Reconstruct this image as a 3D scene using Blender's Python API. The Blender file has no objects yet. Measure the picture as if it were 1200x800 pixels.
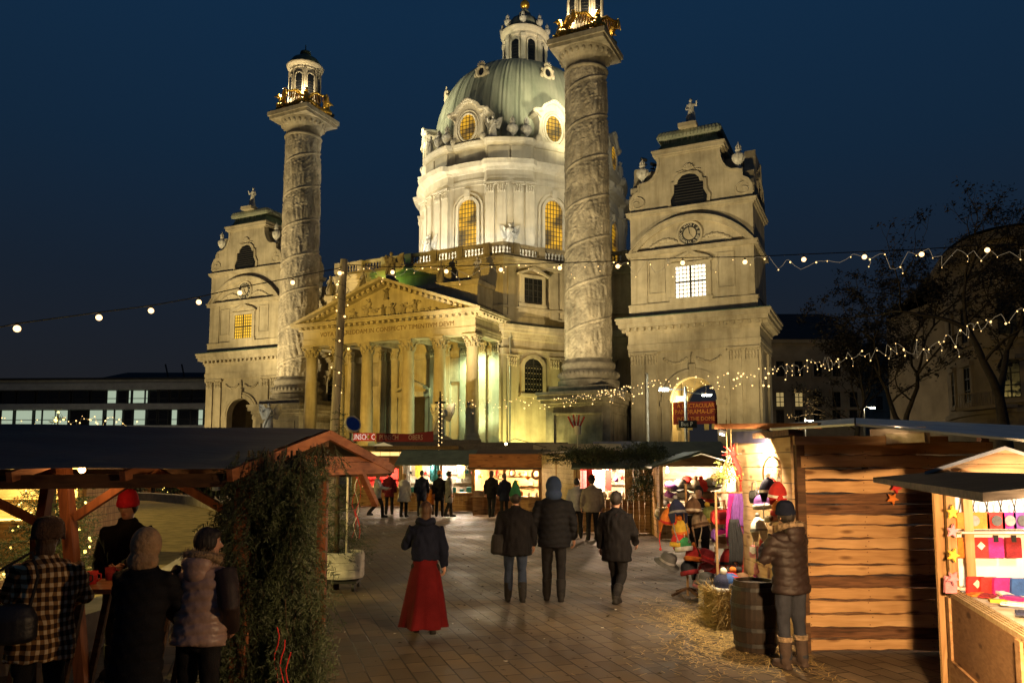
import bpy, math, random
import numpy as np
from math import sin, cos, pi, radians, sqrt, atan2
from mathutils import Vector, Matrix, Euler, noise as mnoise
random.seed(7)
RNG = np.random.default_rng(11)
S = bpy.context.scene
COL = S.collection

# ------------------------------------------------------------------ camera
F_PX, PITCH, HOR, EYE = 894.2, 0.0918, 541.0, 2.1
CP, SP = cos(PITCH), sin(PITCH)
CY = HOR - F_PX * math.tan(PITCH)
cam = bpy.data.cameras.new('camera')
cam.sensor_fit = 'HORIZONTAL'; cam.sensor_width = 36.0
cam.lens = 36.0 * F_PX / 1200.0
cam.shift_y = (CY - 400.0) / 1200.0
cam.clip_start = 0.05; cam.clip_end = 3000
camo = bpy.data.objects.new('camera', cam); COL.objects.link(camo)
camo.location = (0, 0, EYE); camo.rotation_euler = (pi / 2 + PITCH, 0, 0)
S.camera = camo

def ray(px, py):
    a = (px - 600) / F_PX; b = -(py - CY) / F_PX
    return Vector((a, CP - b * SP, SP + b * CP))
def at(px, py, Y):
    d = ray(px, py); k = Y / d.y
    return Vector((0, 0, EYE)) + d * k
def gnd(px, py, z=0.0):
    d = ray(px, py); k = (z - EYE) / d.z
    return Vector((0, 0, EYE)) + d * k

# ------------------------------------------------------------------ render settings
S.render.engine = 'CYCLES'
S.cycles.use_denoising = True
try: S.cycles.denoiser = 'OPENIMAGEDENOISE'
except Exception: pass
S.cycles.sample_clamp_indirect = 2.0
S.cycles.sample_clamp_direct = 0.0
S.cycles.max_bounces = 6; S.cycles.diffuse_bounces = 3; S.cycles.glossy_bounces = 3
S.cycles.transmission_bounces = 4; S.cycles.transparent_max_bounces = 8
S.cycles.caustics_reflective = False; S.cycles.caustics_refractive = False
S.cycles.use_light_tree = True
S.view_settings.view_transform = 'Standard'; S.view_settings.look = 'None'
S.view_settings.exposure = 0; S.view_settings.gamma = 1; S.view_settings.use_curve_mapping = False

# ------------------------------------------------------------------ mesh builder
class MB:
    def __init__(s): s.v = []; s.f = []; s.m = []; s.s = []; s.T = None
    def add(s, verts, faces, mi=0, smooth=False):
        b = len(s.v)
        if s.T is not None: verts = [tuple(s.T @ Vector(p)) for p in verts]
        s.v.extend([tuple(p) for p in verts])
        for f in faces:
            s.f.append(tuple(b + i for i in f)); s.m.append(mi); s.s.append(smooth)
        return s
    def box(s, x0, x1, y0, y1, z0, z1, mi=0):
        if x0 > x1: x0, x1 = x1, x0
        if y0 > y1: y0, y1 = y1, y0
        if z0 > z1: z0, z1 = z1, z0
        v = [(x0,y0,z0),(x1,y0,z0),(x1,y1,z0),(x0,y1,z0),(x0,y0,z1),(x1,y0,z1),(x1,y1,z1),(x0,y1,z1)]
        return s.add(v, [(0,3,2,1),(4,5,6,7),(0,1,5,4),(1,2,6,5),(2,3,7,6),(3,0,4,7)], mi)
    def obox(s, c, size, rot=(0,0,0), mi=0):
        R = Euler(rot).to_matrix(); c = Vector(c); hx, hy, hz = size[0]/2, size[1]/2, size[2]/2
        v = [tuple(c + R @ Vector((x*hx, y*hy, z*hz))) for z in (-1,1) for y in (-1,1) for x in (-1,1)]
        return s.add(v, [(0,2,3,1),(4,5,7,6),(0,1,5,4),(1,3,7,5),(3,2,6,7),(2,0,4,6)], mi)
    def beam(s, a, b, w, h, mi=0, up=(0,0,1)):
        a = Vector(a); b = Vector(b); d = b - a; L = d.length
        if L < 1e-6: return s
        d.normalize(); u = Vector(up)
        if abs(d.dot(u)) > .98: u = Vector((0,1,0))
        x = d.cross(u).normalized(); z = x.cross(d)
        v = []
        for p in (a, b):
            for (i, k) in ((-1,-1),(1,-1),(1,1),(-1,1)): v.append(tuple(p + x*(i*w/2) + z*(k*h/2)))
        return s.add(v, [(0,1,2,3),(7,6,5,4),(0,4,5,1),(1,5,6,2),(2,6,7,3),(3,7,4,0)], mi)
    def extr(s, poly, y0, y1, mi=0, fn=None, smooth=False):
        """polygon in (x,z), extruded along y"""
        n = len(poly)
        v = [(x, y0, z) for x, z in poly] + [(x, y1, z) for x, z in poly]
        if fn: v = [fn(*p) for p in v]
        s.add(v, [tuple(range(n)), tuple(range(2*n-1, n-1, -1))], mi)
        return s.add(v, [(i, n+i, n+(i+1) % n, (i+1) % n) for i in range(n)], mi, smooth)
    def strip(s, outer, inner, y0, y1, mi=0):
        """ribbon between two open polylines in (x,z), extruded y0..y1"""
        n = len(outer)
        v = [(x,y0,z) for x,z in outer] + [(x,y0,z) for x,z in inner] + [(x,y1,z) for x,z in outer] + [(x,y1,z) for x,z in inner]
        f = []
        for i in range(n-1):
            f += [(i,i+1,n+i+1,n+i), (2*n+i,3*n+i,3*n+i+1,2*n+i+1), (i,2*n+i,2*n+i+1,i+1), (n+i,n+i+1,3*n+i+1,3*n+i)]
        f += [(0,n,3*n,2*n),(n-1,3*n-1,4*n-1,2*n-1)]
        return s.add(v, f, mi)
    def tube(s, pts, rad, seg=8, mi=0, caps=True, smooth=True, flat=1.0):
        pts = [Vector(p) for p in pts]; n = len(pts)
        if not hasattr(rad, '__len__'): rad = [rad]*n
        v = []; prev = None
        for i, p in enumerate(pts):
            d = (pts[min(i+1,n-1)] - pts[max(i-1,0)])
            if d.length < 1e-9: d = Vector((0,0,1))
            d.normalize()
            if prev is None:
                u = Vector((0,0,1)) if abs(d.z) < .9 else Vector((1,0,0))
                x = d.cross(u).normalized()
            else:
                x = prev - d*prev.dot(d)
                x = x.normalized() if x.length > 1e-6 else d.orthogonal().normalized()
            prev = x; y = d.cross(x)
            for k in range(seg):
                a = 2*pi*k/seg
                v.append(tuple(p + x*(cos(a)*rad[i]) + y*(sin(a)*rad[i]*flat)))
        f = [(i*seg+k, i*seg+(k+1)%seg, (i+1)*seg+(k+1)%seg, (i+1)*seg+k) for i in range(n-1) for k in range(seg)]
        s.add(v, f, mi, smooth)
        if caps: s.add(v, [tuple(range(seg-1,-1,-1)), tuple(range((n-1)*seg, n*seg))], mi)
        return s
    def lathe(s, prof, c=(0,0,0), seg=24, sx=1, sy=1, mi=0, a0=0, a1=2*pi, smooth=False, caps=False):
        full = abs(a1-a0-2*pi) < 1e-6; m = seg if full else seg+1; n = len(prof); v = []
        for r, z in prof:
            for k in range(m):
                a = a0 + (a1-a0)*k/seg
                v.append((c[0]+r*cos(a)*sx, c[1]+r*sin(a)*sy, c[2]+z))
        f = []
        for i in range(n-1):
            for k in range(seg):
                k2 = (k+1) % m
                f.append((i*m+k, i*m+k2, (i+1)*m+k2, (i+1)*m+k))
        s.add(v, f, mi, smooth)
        if caps: s.add(v, [tuple(range(m-1,-1,-1)), tuple(range((n-1)*m, n*m))], mi)
        return s
    def ell(s, c, r, seg=12, rings=8, mi=0, rot=None, smooth=True, zmin=-1.0):
        if not hasattr(r, '__len__'): r = (r,r,r)
        R = Euler(rot).to_matrix() if rot else None
        v = []; c = Vector(c); t0 = math.acos(max(-1,min(1,-zmin)))
        t0 = pi - math.acos(max(-1.0, zmin)) 
        for i in range(rings+1):
            t = -pi/2 + t0*0 + pi*i/rings if zmin <= -1 else math.asin(zmin) + (pi/2-math.asin(zmin))*i/rings
            for k in range(seg):
                a = 2*pi*k/seg
                p = Vector((cos(t)*cos(a)*r[0], cos(t)*sin(a)*r[1], sin(t)*r[2]))
                if R: p = R @ p
                v.append(tuple(c+p))
        f = [(i*seg+k, i*seg+(k+1)%seg, (i+1)*seg+(k+1)%seg, (i+1)*seg+k) for i in range(rings) for k in range(seg)]
        return s.add(v, f, mi, smooth)
    def np_add(s, V, Fc, mi=0, smooth=False):
        return s.add(V.tolist(), Fc.tolist(), mi, smooth)
    def merge(s, o, T=None):
        b = len(s.v)
        s.v.extend([tuple(T @ Vector(p)) for p in o.v] if T is not None else o.v)
        s.f.extend([tuple(b+i for i in f) for f in o.f]); s.m.extend(o.m); s.s.extend(o.s)
        return s
    def mesh(s, name, mats):
        me = bpy.data.meshes.new(name)
        me.from_pydata(s.v, [], s.f)
        if not isinstance(mats, (list, tuple)): mats = [mats]
        for m in mats: me.materials.append(m)
        me.polygons.foreach_set('material_index', s.m)
        me.polygons.foreach_set('use_smooth', s.s)
        me.validate(); me.update()
        return me
    def build(s, name, mats, parent=None, loc=None, rotz=None):
        return link(s.mesh(name, mats), name, parent, loc, rotz)

def link(me, name, parent=None, loc=None, rotz=None):
    o = bpy.data.objects.new(name, me); COL.objects.link(o)
    if parent: o.parent = parent
    if loc is not None: o.location = loc
    if rotz is not None: o.rotation_euler = (0,0,rotz)
    return o
def tag(o, label=None, cat=None, group=None, kind=None):
    if label: o['label'] = label
    if cat: o['category'] = cat
    if group: o['group'] = group
    if kind: o['kind'] = kind
    return o
def thing(name, label, cat, loc=(0,0,0), rotz=0, group=None):
    o = bpy.data.objects.new(name, None); COL.objects.link(o)
    o.empty_display_size = .2
    o.location = loc; o.rotation_euler = (0,0,rotz)
    return tag(o, label, cat, group)
KIDS = {}
def dup(root, loc=None, rot=None, label=None, group=None, scale=None, mats=None):
    r = root.copy(); COL.objects.link(r)
    if loc is not None: r.location = loc
    if rot is not None: r.rotation_euler = rot if hasattr(rot,'__len__') else (0,0,rot)
    if scale is not None: r.scale = scale if hasattr(scale,'__len__') else (scale,)*3
    if label: r['label'] = label
    if group: r['group'] = group
    for ch in list(root.children):
        c = ch.copy(); COL.objects.link(c); c.parent = r
        for g in ch.children:
            d = g.copy(); COL.objects.link(d); d.parent = c
    return r
def remesh(mb, voxel, smooth=4, name='m', mats=None):
    """one continuous skin round overlapping closed pieces"""
    me = mb.mesh(name, mats or [])
    o = bpy.data.objects.new('tmp', me); COL.objects.link(o)
    m = o.modifiers.new('r', 'REMESH'); m.mode = 'VOXEL'; m.voxel_size = voxel; m.use_smooth_shade = True
    if smooth:
        q = o.modifiers.new('s', 'SMOOTH'); q.iterations = smooth; q.factor = .5
    dg = bpy.context.evaluated_depsgraph_get()
    r = bpy.data.meshes.new_from_object(o.evaluated_get(dg))
    bpy.data.objects.remove(o); r.name = name
    r.materials.clear()
    for k in (mats or []): r.materials.append(k)
    r.polygons.foreach_set('use_smooth', [True]*len(r.polygons))
    return r
def me_to_mb(me, mi=0):
    mb = MB(); mb.v = [tuple(v.co) for v in me.vertices]; mb.f = [tuple(p.vertices) for p in me.polygons]
    mb.m = [mi]*len(mb.f); mb.s = [True]*len(mb.f); return mb
def text_mesh(body, size, extrude=.01, align='CENTER'):
    c = bpy.data.curves.new('lettering', 'FONT'); c.body = body; c.size = size; c.extrude = extrude
    c.align_x = align; c.align_y = 'CENTER'; c.resolution_u = 2
    o = bpy.data.objects.new('tmp', c); COL.objects.link(o)
    dg = bpy.context.evaluated_depsgraph_get()
    me = bpy.data.meshes.new_from_object(o.evaluated_get(dg))
    bpy.data.objects.remove(o); return me
def text(name, body, size, mat, parent=None, loc=(0,0,0), rot=(pi/2,0,0), extrude=.01, sx=1.0):
    me = text_mesh(body, size, extrude); me.materials.clear(); me.materials.append(mat)
    o = bpy.data.objects.new(name, me); COL.objects.link(o)
    if parent: o.parent = parent
    o.location = loc; o.rotation_euler = rot; o.scale = (sx,1,1)
    return o

# ------------------------------------------------------------------ materials
MATS = {}
def lin(c): return tuple((x/12.92 if x <= .04045 else ((x+.055)/1.055)**2.4) for x in c)
def mat(name, col, rough=.7, noise=(3.0, .25), bump=.0, bscale=20.0, metal=0.0, col2=None, spec=.4, coords='Object', detail=6, stretch=None, emit=None, emits=0, sheen=0, trans=0, streak=0, bdist=.02):
    """principled with blotchy procedural colour variation and bump"""
    m = bpy.data.materials.new(name); m.use_nodes = True; MATS[name] = m
    nt = m.node_tree; N = nt.nodes; L = nt.links; b = N['Principled BSDF']
    b.inputs['Roughness'].default_value = rough; b.inputs['Metallic'].default_value = metal
    b.inputs['Specular IOR Level'].default_value = spec
    tc = N.new('ShaderNodeTexCoord'); mp = N.new('ShaderNodeMapping'); L.new(tc.outputs[coords], mp.inputs[0])
    if stretch: mp.inputs['Scale'].default_value = stretch
    nz = N.new('ShaderNodeTexNoise'); nz.inputs['Scale'].default_value = noise[0]; nz.inputs['Detail'].default_value = detail
    nz.inputs['Roughness'].default_value = .62
    L.new(mp.outputs[0], nz.inputs['Vector'])
    rp = N.new('ShaderNodeValToRGB'); L.new(nz.outputs['Fac'], rp.inputs[0])
    c2 = col2 if col2 else tuple(x*(1-noise[1]) for x in col)
    c1 = col if col2 else tuple(min(1, x*(1+noise[1]*.6)) for x in col)
    rp.color_ramp.elements[0].position = .32; rp.color_ramp.elements[1].position = .68
    rp.color_ramp.elements[0].color = (*c2, 1); rp.color_ramp.elements[1].color = (*c1, 1)
    if streak:      # rain streaks and soot down the wall
        m3 = N.new('ShaderNodeMapping'); m3.inputs['Scale'].default_value = (1.6,1.6,.13); L.new(tc.outputs[coords], m3.inputs[0])
        n4 = N.new('ShaderNodeTexNoise'); n4.inputs['Scale'].default_value = 1.0; n4.inputs['Detail'].default_value = 7; n4.inputs['Roughness'].default_value = .7; L.new(m3.outputs[0], n4.inputs[0])
        r4 = N.new('ShaderNodeValToRGB'); r4.color_ramp.elements[0].position = .36; r4.color_ramp.elements[1].position = .56
        k = 1-streak; r4.color_ramp.elements[0].color = (k,k*.97,k*.92,1); r4.color_ramp.elements[1].color = (1,1,1,1); L.new(n4.outputs['Fac'], r4.inputs[0])
        mm = N.new('ShaderNodeMix'); mm.data_type='RGBA'; mm.blend_type='MULTIPLY'; mm.inputs[0].default_value = 1
        L.new(rp.outputs[0], mm.inputs[6]); L.new(r4.outputs[0], mm.inputs[7]); L.new(mm.outputs[2], b.inputs['Base Color'])
    else: L.new(rp.outputs[0], b.inputs['Base Color'])
    if bump:
        n2 = N.new('ShaderNodeTexNoise'); n2.inputs['Scale'].default_value = bscale; n2.inputs['Detail'].default_value = 5
        L.new(mp.outputs[0], n2.inputs['Vector'])
        bp = N.new('ShaderNodeBump'); bp.inputs['Strength'].default_value = bump; bp.inputs['Distance'].default_value = bdist
        L.new(n2.outputs['Fac'], bp.inputs['Height']); L.new(bp.outputs[0], b.inputs['Normal'])
    if emit:
        b.inputs['Emission Color'].default_value = (*emit, 1); b.inputs['Emission Strength'].default_value = emits
    if trans: b.inputs['Transmission Weight'].default_value = trans
    m['ramp'] = rp.name
    return m
def emis(name, col, strength, sample='NONE'):
    m = bpy.data.materials.new(name); m.use_nodes = True; MATS[name] = m
    b = m.node_tree.nodes['Principled BSDF']
    b.inputs['Base Color'].default_value = tuple(.25*c for c in col)+(1,)
    b.inputs['Emission Color'].default_value = (*col,1); b.inputs['Emission Strength'].default_value = strength
    m.cycles.emission_sampling = sample
    return m
def wood(name, c1, c2, scale=2.0, axis=0, rough=.75, bump=.25):
    """sawn boards: grain streaks along one axis, knots, stains"""
    m = bpy.data.materials.new(name); m.use_nodes = True; MATS[name] = m
    nt = m.node_tree; N = nt.nodes; L = nt.links; b = N['Principled BSDF']; b.inputs['Roughness'].default_value = rough
    b.inputs['Specular IOR Level'].default_value = .3
    tc = N.new('ShaderNodeTexCoord'); mp = N.new('ShaderNodeMapping'); L.new(tc.outputs['Object'], mp.inputs[0])
    sc = [9.0,9.0,9.0]; sc[axis] = .8; mp.inputs['Scale'].default_value = [x*scale/2 for x in sc]
    nz = N.new('ShaderNodeTexNoise'); nz.inputs['Scale'].default_value = 2.2; nz.inputs['Detail'].default_value = 8; nz.inputs['Distortion'].default_value = .6
    L.new(mp.outputs[0], nz.inputs[0])
    rp = N.new('ShaderNodeValToRGB'); rp.color_ramp.elements[0].color = (*c2,1); rp.color_ramp.elements[1].color = (*c1,1)
    rp.color_ramp.elements[0].position = .33; rp.color_ramp.elements[1].position = .62
    L.new(nz.outputs['Fac'], rp.inputs[0])
    n3 = N.new('ShaderNodeTexNoise'); n3.inputs['Scale'].default_value = 1.3; n3.inputs['Detail'].default_value = 3; L.new(tc.outputs['Object'], n3.inputs[0])
    mx = N.new('ShaderNodeMix'); mx.data_type = 'RGBA'; mx.blend_type = 'MULTIPLY'
    r2 = N.new('ShaderNodeValToRGB'); r2.color_ramp.elements[0].position=.3; r2.color_ramp.elements[1].position=.65
    r2.color_ramp.elements[0].color = (.55,.5,.45,1); r2.color_ramp.elements[1].color = (1,1,1,1)
    L.new(n3.outputs['Fac'], r2.inputs[0]); mx.inputs[0].default_value = .8
    L.new(rp.outputs[0], mx.inputs[6]); L.new(r2.outputs[0], mx.inputs[7]); m5 = N.new('ShaderNodeMapping'); s5=[6.5,6.5,6.5]; s5[axis]=2.0; m5.inputs['Scale'].default_value = s5; L.new(tc.outputs['Object'], m5.inputs[0])
    vo = N.new('ShaderNodeTexVoronoi'); vo.inputs['Scale'].default_value = 1.0; L.new(m5.outputs[0], vo.inputs[0])
    r5 = N.new('ShaderNodeValToRGB'); r5.color_ramp.elements[0].position=.09; r5.color_ramp.elements[0].color=(.28,.2,.15,1); r5.color_ramp.elements[1].position=.21; r5.color_ramp.elements[1].color=(1,1,1,1); L.new(vo.outputs['Distance'], r5.inputs[0])
    m6 = N.new('ShaderNodeMix'); m6.data_type='RGBA'; m6.blend_type='MULTIPLY'; m6.inputs[0].default_value=.85; L.new(mx.outputs[2], m6.inputs[6]); L.new(r5.outputs[0], m6.inputs[7])
    L.new(m6.outputs[2], b.inputs['Base Color'])
    bp = N.new('ShaderNodeBump'); bp.inputs['Strength'].default_value = bump; bp.inputs['Distance'].default_value = .01
    L.new(nz.outputs['Fac'], bp.inputs['Height']); L.new(bp.outputs[0], b.inputs['Normal'])
    return m

M_STONE = mat('pale_stone', (.47,.41,.30), .8, (.55,.3), .3, 6, detail=10, streak=.22)
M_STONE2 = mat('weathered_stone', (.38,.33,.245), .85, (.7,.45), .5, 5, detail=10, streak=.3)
M_RELIEF = mat('carved_column_stone', (.48,.42,.33), .85, (.8,.5), 1.0, 4.5, detail=12, streak=.25, bdist=.09)
M_DARKSTONE = mat('sooty_stone', (.24,.21,.17), .85, (1.2,.5), .4, 8)
M_WHITE = mat('white_render', (.68,.63,.52), .75, (.5,.2), .2, 6, detail=8, streak=.13)
M_STATUE = mat('statue_stone', (.62,.60,.55), .7, (3,.35), .4, 10)
M_GOLD = mat('gilded_bronze', (.75,.45,.08), .35, (4,.5), .3, 12, metal=.85)
M_INSC = mat('inscription_bronze', (.16,.10,.04), .6, (4,.3))
M_DARKWIN = mat('dark_window_glass', (.012,.013,.015), .15, (2,.4), spec=.6)
M_BAR = mat('window_bar_iron', (.03,.028,.025), .6, (8,.3))
M_LOUVRE = mat('dark_louvre', (.03,.026,.022), .7, (6,.4))
M_DOOR = mat('dark_door_wood', (.035,.022,.012), .6, (5,.4))
def copper():
    m = mat('green_copper', (.35,.36,.28), .6, (.5,.3), .15, 5, col2=(.21,.235,.18), detail=9, stretch=(1.4,1.4,.25))
    return m
M_COPPER = copper()
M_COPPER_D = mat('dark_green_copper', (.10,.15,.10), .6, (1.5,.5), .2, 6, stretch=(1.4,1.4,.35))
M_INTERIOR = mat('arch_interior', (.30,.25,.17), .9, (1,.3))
M_TILE = mat('roof_dark', (.03,.03,.03), .7, (2,.4))
M_SLAB = mat('concrete_facade', (.40,.38,.33), .8, (1,.2))

M_WOOD = wood('fresh_spruce_boards', (.48,.29,.13), (.27,.14,.05), 2.0, 0)
M_WOODY = wood('spruce_boards_upright', (.48,.29,.13), (.27,.14,.05), 2.0, 2)
M_WOODB = wood('spruce_boards_depth', (.46,.28,.13), (.27,.14,.05), 2.0, 1)
M_PALEWOOD = wood('pale_boards', (.55,.42,.22), (.40,.28,.12), 2.0, 0)
M_WHITEWOOD = wood('limewashed_boards', (.75,.68,.55), (.62,.52,.38), 2.0, 0, bump=.1)
M_DARKWOOD = wood('brown_stained_wood', (.13,.065,.028), (.06,.03,.014), 2.0, 0)
M_REDWOOD = wood('red_brown_timber', (.25,.09,.035), (.13,.045,.02), 2.0, 2)
M_BARK = mat('bark', (.05,.036,.025), .9, (6,.5), .8, 25)
M_GREYWOOD = wood('grey_weathered_pole', (.50,.44,.34), (.30,.26,.19), 2.0, 2)
M_TARP = mat('dark_roofing_felt', (.085,.052,.026), .5, (1.5,.4), .25, 6, spec=.35, stretch=(.6,2.5,1))
M_TARPG = mat('green_felt', (.10,.13,.095), .6, (2,.4), .3, 9)
M_SHEET = mat('white_roof_sheet', (.76,.78,.74), .45, (1.5,.25), .2, 5)
M_METAL = mat('galvanised_metal', (.35,.36,.36), .4, (5,.2), metal=.7)
M_BLACK = mat('black_metal', (.015,.015,.015), .5, (4,.3))
M_FIR = mat('fir_needles', (.058,.078,.030), .6, (5,.55), col2=(.018,.027,.012))
M_TWIG = mat('fir_twig', (.06,.04,.022), .9, (9,.4))
M_LEAF = mat('dry_leaves', (.055,.040,.020), .8, (1.5,.5))
M_STRAW = mat('straw', (.50,.36,.14), .8, (9,.5), .2, 40)
M_CABLE = mat('black_cable', (.02,.02,.018), .6, (3,.2))
M_WIRE = emis('glowing_fairy_wire', (1,.78,.48), .22)  # wire glows faintly, standing in for the lamps' light on it
M_BULB = emis('warm_bulb', (1,.60,.26), 3.6)
M_LED = emis('warm_led', (1,.62,.22), 3.2)
M_LEDY = emis('yellow_led', (1,.70,.15), 6)
M_WINY = emis('lit_window_amber', (1,.58,.05), .85)
M_WINW = emis('lit_window_white', (1,.86,.62), 2.4)
M_COOL = emis('cool_office_light', (.74,.90,.66), .50)
M_LAMPW = emis('white_street_lamp', (.95,1,.86), 40)
M_LAMPO = emis('orange_lamp', (1,.6,.2), 25)
def amber_glass():
    m = emis('amber_leaded_glass', (1,.6,.08), .85); nt = m.node_tree; N = nt.nodes; L = nt.links; b = N['Principled BSDF']
    tc = N.new('ShaderNodeTexCoord'); nz = N.new('ShaderNodeTexNoise'); nz.inputs['Scale'].default_value = .45; nz.inputs['Detail'].default_value = 2
    L.new(tc.outputs['Object'], nz.inputs[0]); rp = N.new('ShaderNodeValToRGB')
    rp.color_ramp.elements[0].position=.38; rp.color_ramp.elements[0].color=(.10,.055,.018,1)
    rp.color_ramp.elements[1].position=.58; rp.color_ramp.elements[1].color=(1,.50,.02,1)
    L.new(nz.outputs['Fac'], rp.inputs[0]); L.new(rp.outputs[0], b.inputs['Emission Color'])
    b.inputs['Base Color'].default_value=(.1,.08,.04,1); b.inputs['Roughness'].default_value=.2
    return m
M_AMBER = amber_glass()

def paving():
    m = bpy.data.materials.new('brick_pavers'); m.use_nodes = True; nt = m.node_tree; N = nt.nodes; L = nt.links; b = N['Principled BSDF']
    tc = N.new('ShaderNodeTexCoord'); mp = N.new('ShaderNodeMapping'); mp.inputs['Rotation'].default_value = (0,0,radians(-108)); L.new(tc.outputs['Object'], mp.inputs[0])
    br = N.new('ShaderNodeTexBrick'); br.inputs['Scale'].default_value = 1.0; br.inputs['Brick Width'].default_value = .38; br.inputs['Row Height'].default_value = .21
    br.inputs['Mortar Size'].default_value = .010; br.inputs['Mortar Smooth'].default_value = .3; br.inputs['Bias'].default_value = 0
    br.inputs['Color1'].default_value = (.100,.075,.048,1); br.inputs['Color2'].default_value = (.152,.114,.073,1); br.inputs['Mortar'].default_value = (.028,.021,.015,1)
    L.new(mp.outputs[0], br.inputs['Vector'])
    nz = N.new('ShaderNodeTexNoise'); nz.inputs['Scale'].default_value = .8; nz.inputs['Detail'].default_value = 9; nz.inputs['Roughness'].default_value=.65; L.new(tc.outputs['Object'], nz.inputs[0])
    rp = N.new('ShaderNodeValToRGB'); rp.color_ramp.elements[0].position=.3; rp.color_ramp.elements[0].color=(.26,.25,.24,1); rp.color_ramp.elements[1].position=.7; rp.color_ramp.elements[1].color=(1.2,1.15,1.1,1)
    L.new(nz.outputs['Fac'], rp.inputs[0])
    mx = N.new('ShaderNodeMix'); mx.data_type='RGBA'; mx.blend_type='MULTIPLY'; mx.inputs[0].default_value=1
    L.new(br.outputs['Color'], mx.inputs[6]); L.new(rp.outputs[0], mx.inputs[7]); L.new(mx.outputs[2], b.inputs['Base Color'])
    r2 = N.new('ShaderNodeMapRange'); r2.inputs[1].default_value=.3; r2.inputs[2].default_value=.7; r2.inputs[3].default_value=.42; r2.inputs[4].default_value=.92; L.new(nz.outputs['Fac'], r2.inputs[0]); L.new(r2.outputs[0], b.inputs['Roughness'])
    b.inputs['Specular IOR Level'].default_value=.3
    n2 = N.new('ShaderNodeTexNoise'); n2.inputs['Scale'].default_value=40; n2.inputs['Detail'].default_value=4; L.new(tc.outputs['Object'], n2.inputs[0])
    ad = N.new('ShaderNodeMath'); ad.operation='MULTIPLY_ADD'; L.new(n2.outputs['Fac'], ad.inputs[0]); ad.inputs[1].default_value=.25; 
    iv = N.new('ShaderNodeMath'); iv.operation='SUBTRACT'; iv.inputs[0].default_value=1; L.new(br.outputs['Fac'], iv.inputs[1]); L.new(iv.outputs[0], ad.inputs[2])
    bp = N.new('ShaderNodeBump'); bp.inputs['Strength'].default_value=.6; bp.inputs['Distance'].default_value=.012; L.new(ad.outputs[0], bp.inputs['Height']); L.new(bp.outputs[0], b.inputs['Normal'])
    return m
M_PAVE = paving()

# ------------------------------------------------------------------ dusk sky
W = bpy.data.worlds.new('World'); S.world = W; W.use_nodes = True
def world():
    nt = W.node_tree; N = nt.nodes; L = nt.links; bg = N['Background']; bg.inputs['Strength'].default_value = 1
    sky = N.new('ShaderNodeTexSky'); sky.sky_type = 'NISHITA'; sky.sun_disc = False
    sky.sun_elevation = radians(-4.0); sky.sun_rotation = radians(160); sky.altitude = 200; sky.air_density = 1.0; sky.ozone_density = 3
    tc = N.new('ShaderNodeTexCoord'); sp = N.new('ShaderNodeSeparateXYZ'); L.new(tc.outputs['Generated'], sp.inputs[0])
    rp = N.new('ShaderNodeValToRGB'); e = rp.color_ramp.elements
    e[0].position = 0.0; e[0].color = (.0165,.0155,.0165,1)
    e[1].position = 1.0; e[1].color = (.0035,.0170,.0420,1)
    for p, c in ((.10,(.0125,.0140,.0185)),(.22,(.0085,.0150,.0270)),(.36,(.0060,.0190,.0420)),(.52,(.0056,.0235,.0570))):
        k = e.new(p); k.color = (*c,1)
    L.new(sp.outputs['Z'], rp.inputs[0])
    sc = N.new('ShaderNodeVectorMath'); sc.operation = 'SCALE'; sc.inputs['Scale'].default_value = .05; L.new(sky.outputs[0], sc.inputs[0])
    ad = N.new('ShaderNodeVectorMath'); ad.operation = 'ADD'; L.new(sc.outputs[0], ad.inputs[0]); L.new(rp.outputs[0], ad.inputs[1])
    L.new(ad.outputs[0], bg.inputs['Color'])
world()

def lamp(name, kind, loc, power, col, target=None, size=.1, spot=60, blend=.5):
    d = bpy.data.lights.new(name, kind); d.energy = power; d.color = col
    if kind in ('POINT','SPOT'): d.shadow_soft_size = size
    if kind == 'SPOT': d.spot_size = radians(spot); d.spot_blend = blend
    if kind == 'AREA': d.size = size
    o = bpy.data.objects.new(name, d); COL.objects.link(o); o.location = loc
    if target is not None:
        o.rotation_euler = (Vector(target)-Vector(loc)).to_track_quat('-Z','Y').to_euler()
    return o
WARM = (1,.78,.48); YEL = (1,.70,.28); TUNG = (1,.62,.30)
# ================================================================== the church
TH, CX0, CY0 = 0.445, -8.263, 75.493
church = thing('church', 'floodlit baroque church with green copper dome and two carved giant columns', 'church', (CX0, CY0, 0), -TH)
def cw(u, t, z):
    return Vector((CX0 + u*cos(TH) - t*sin(TH), CY0 - u*sin(TH) - t*cos(TH), z))

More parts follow.
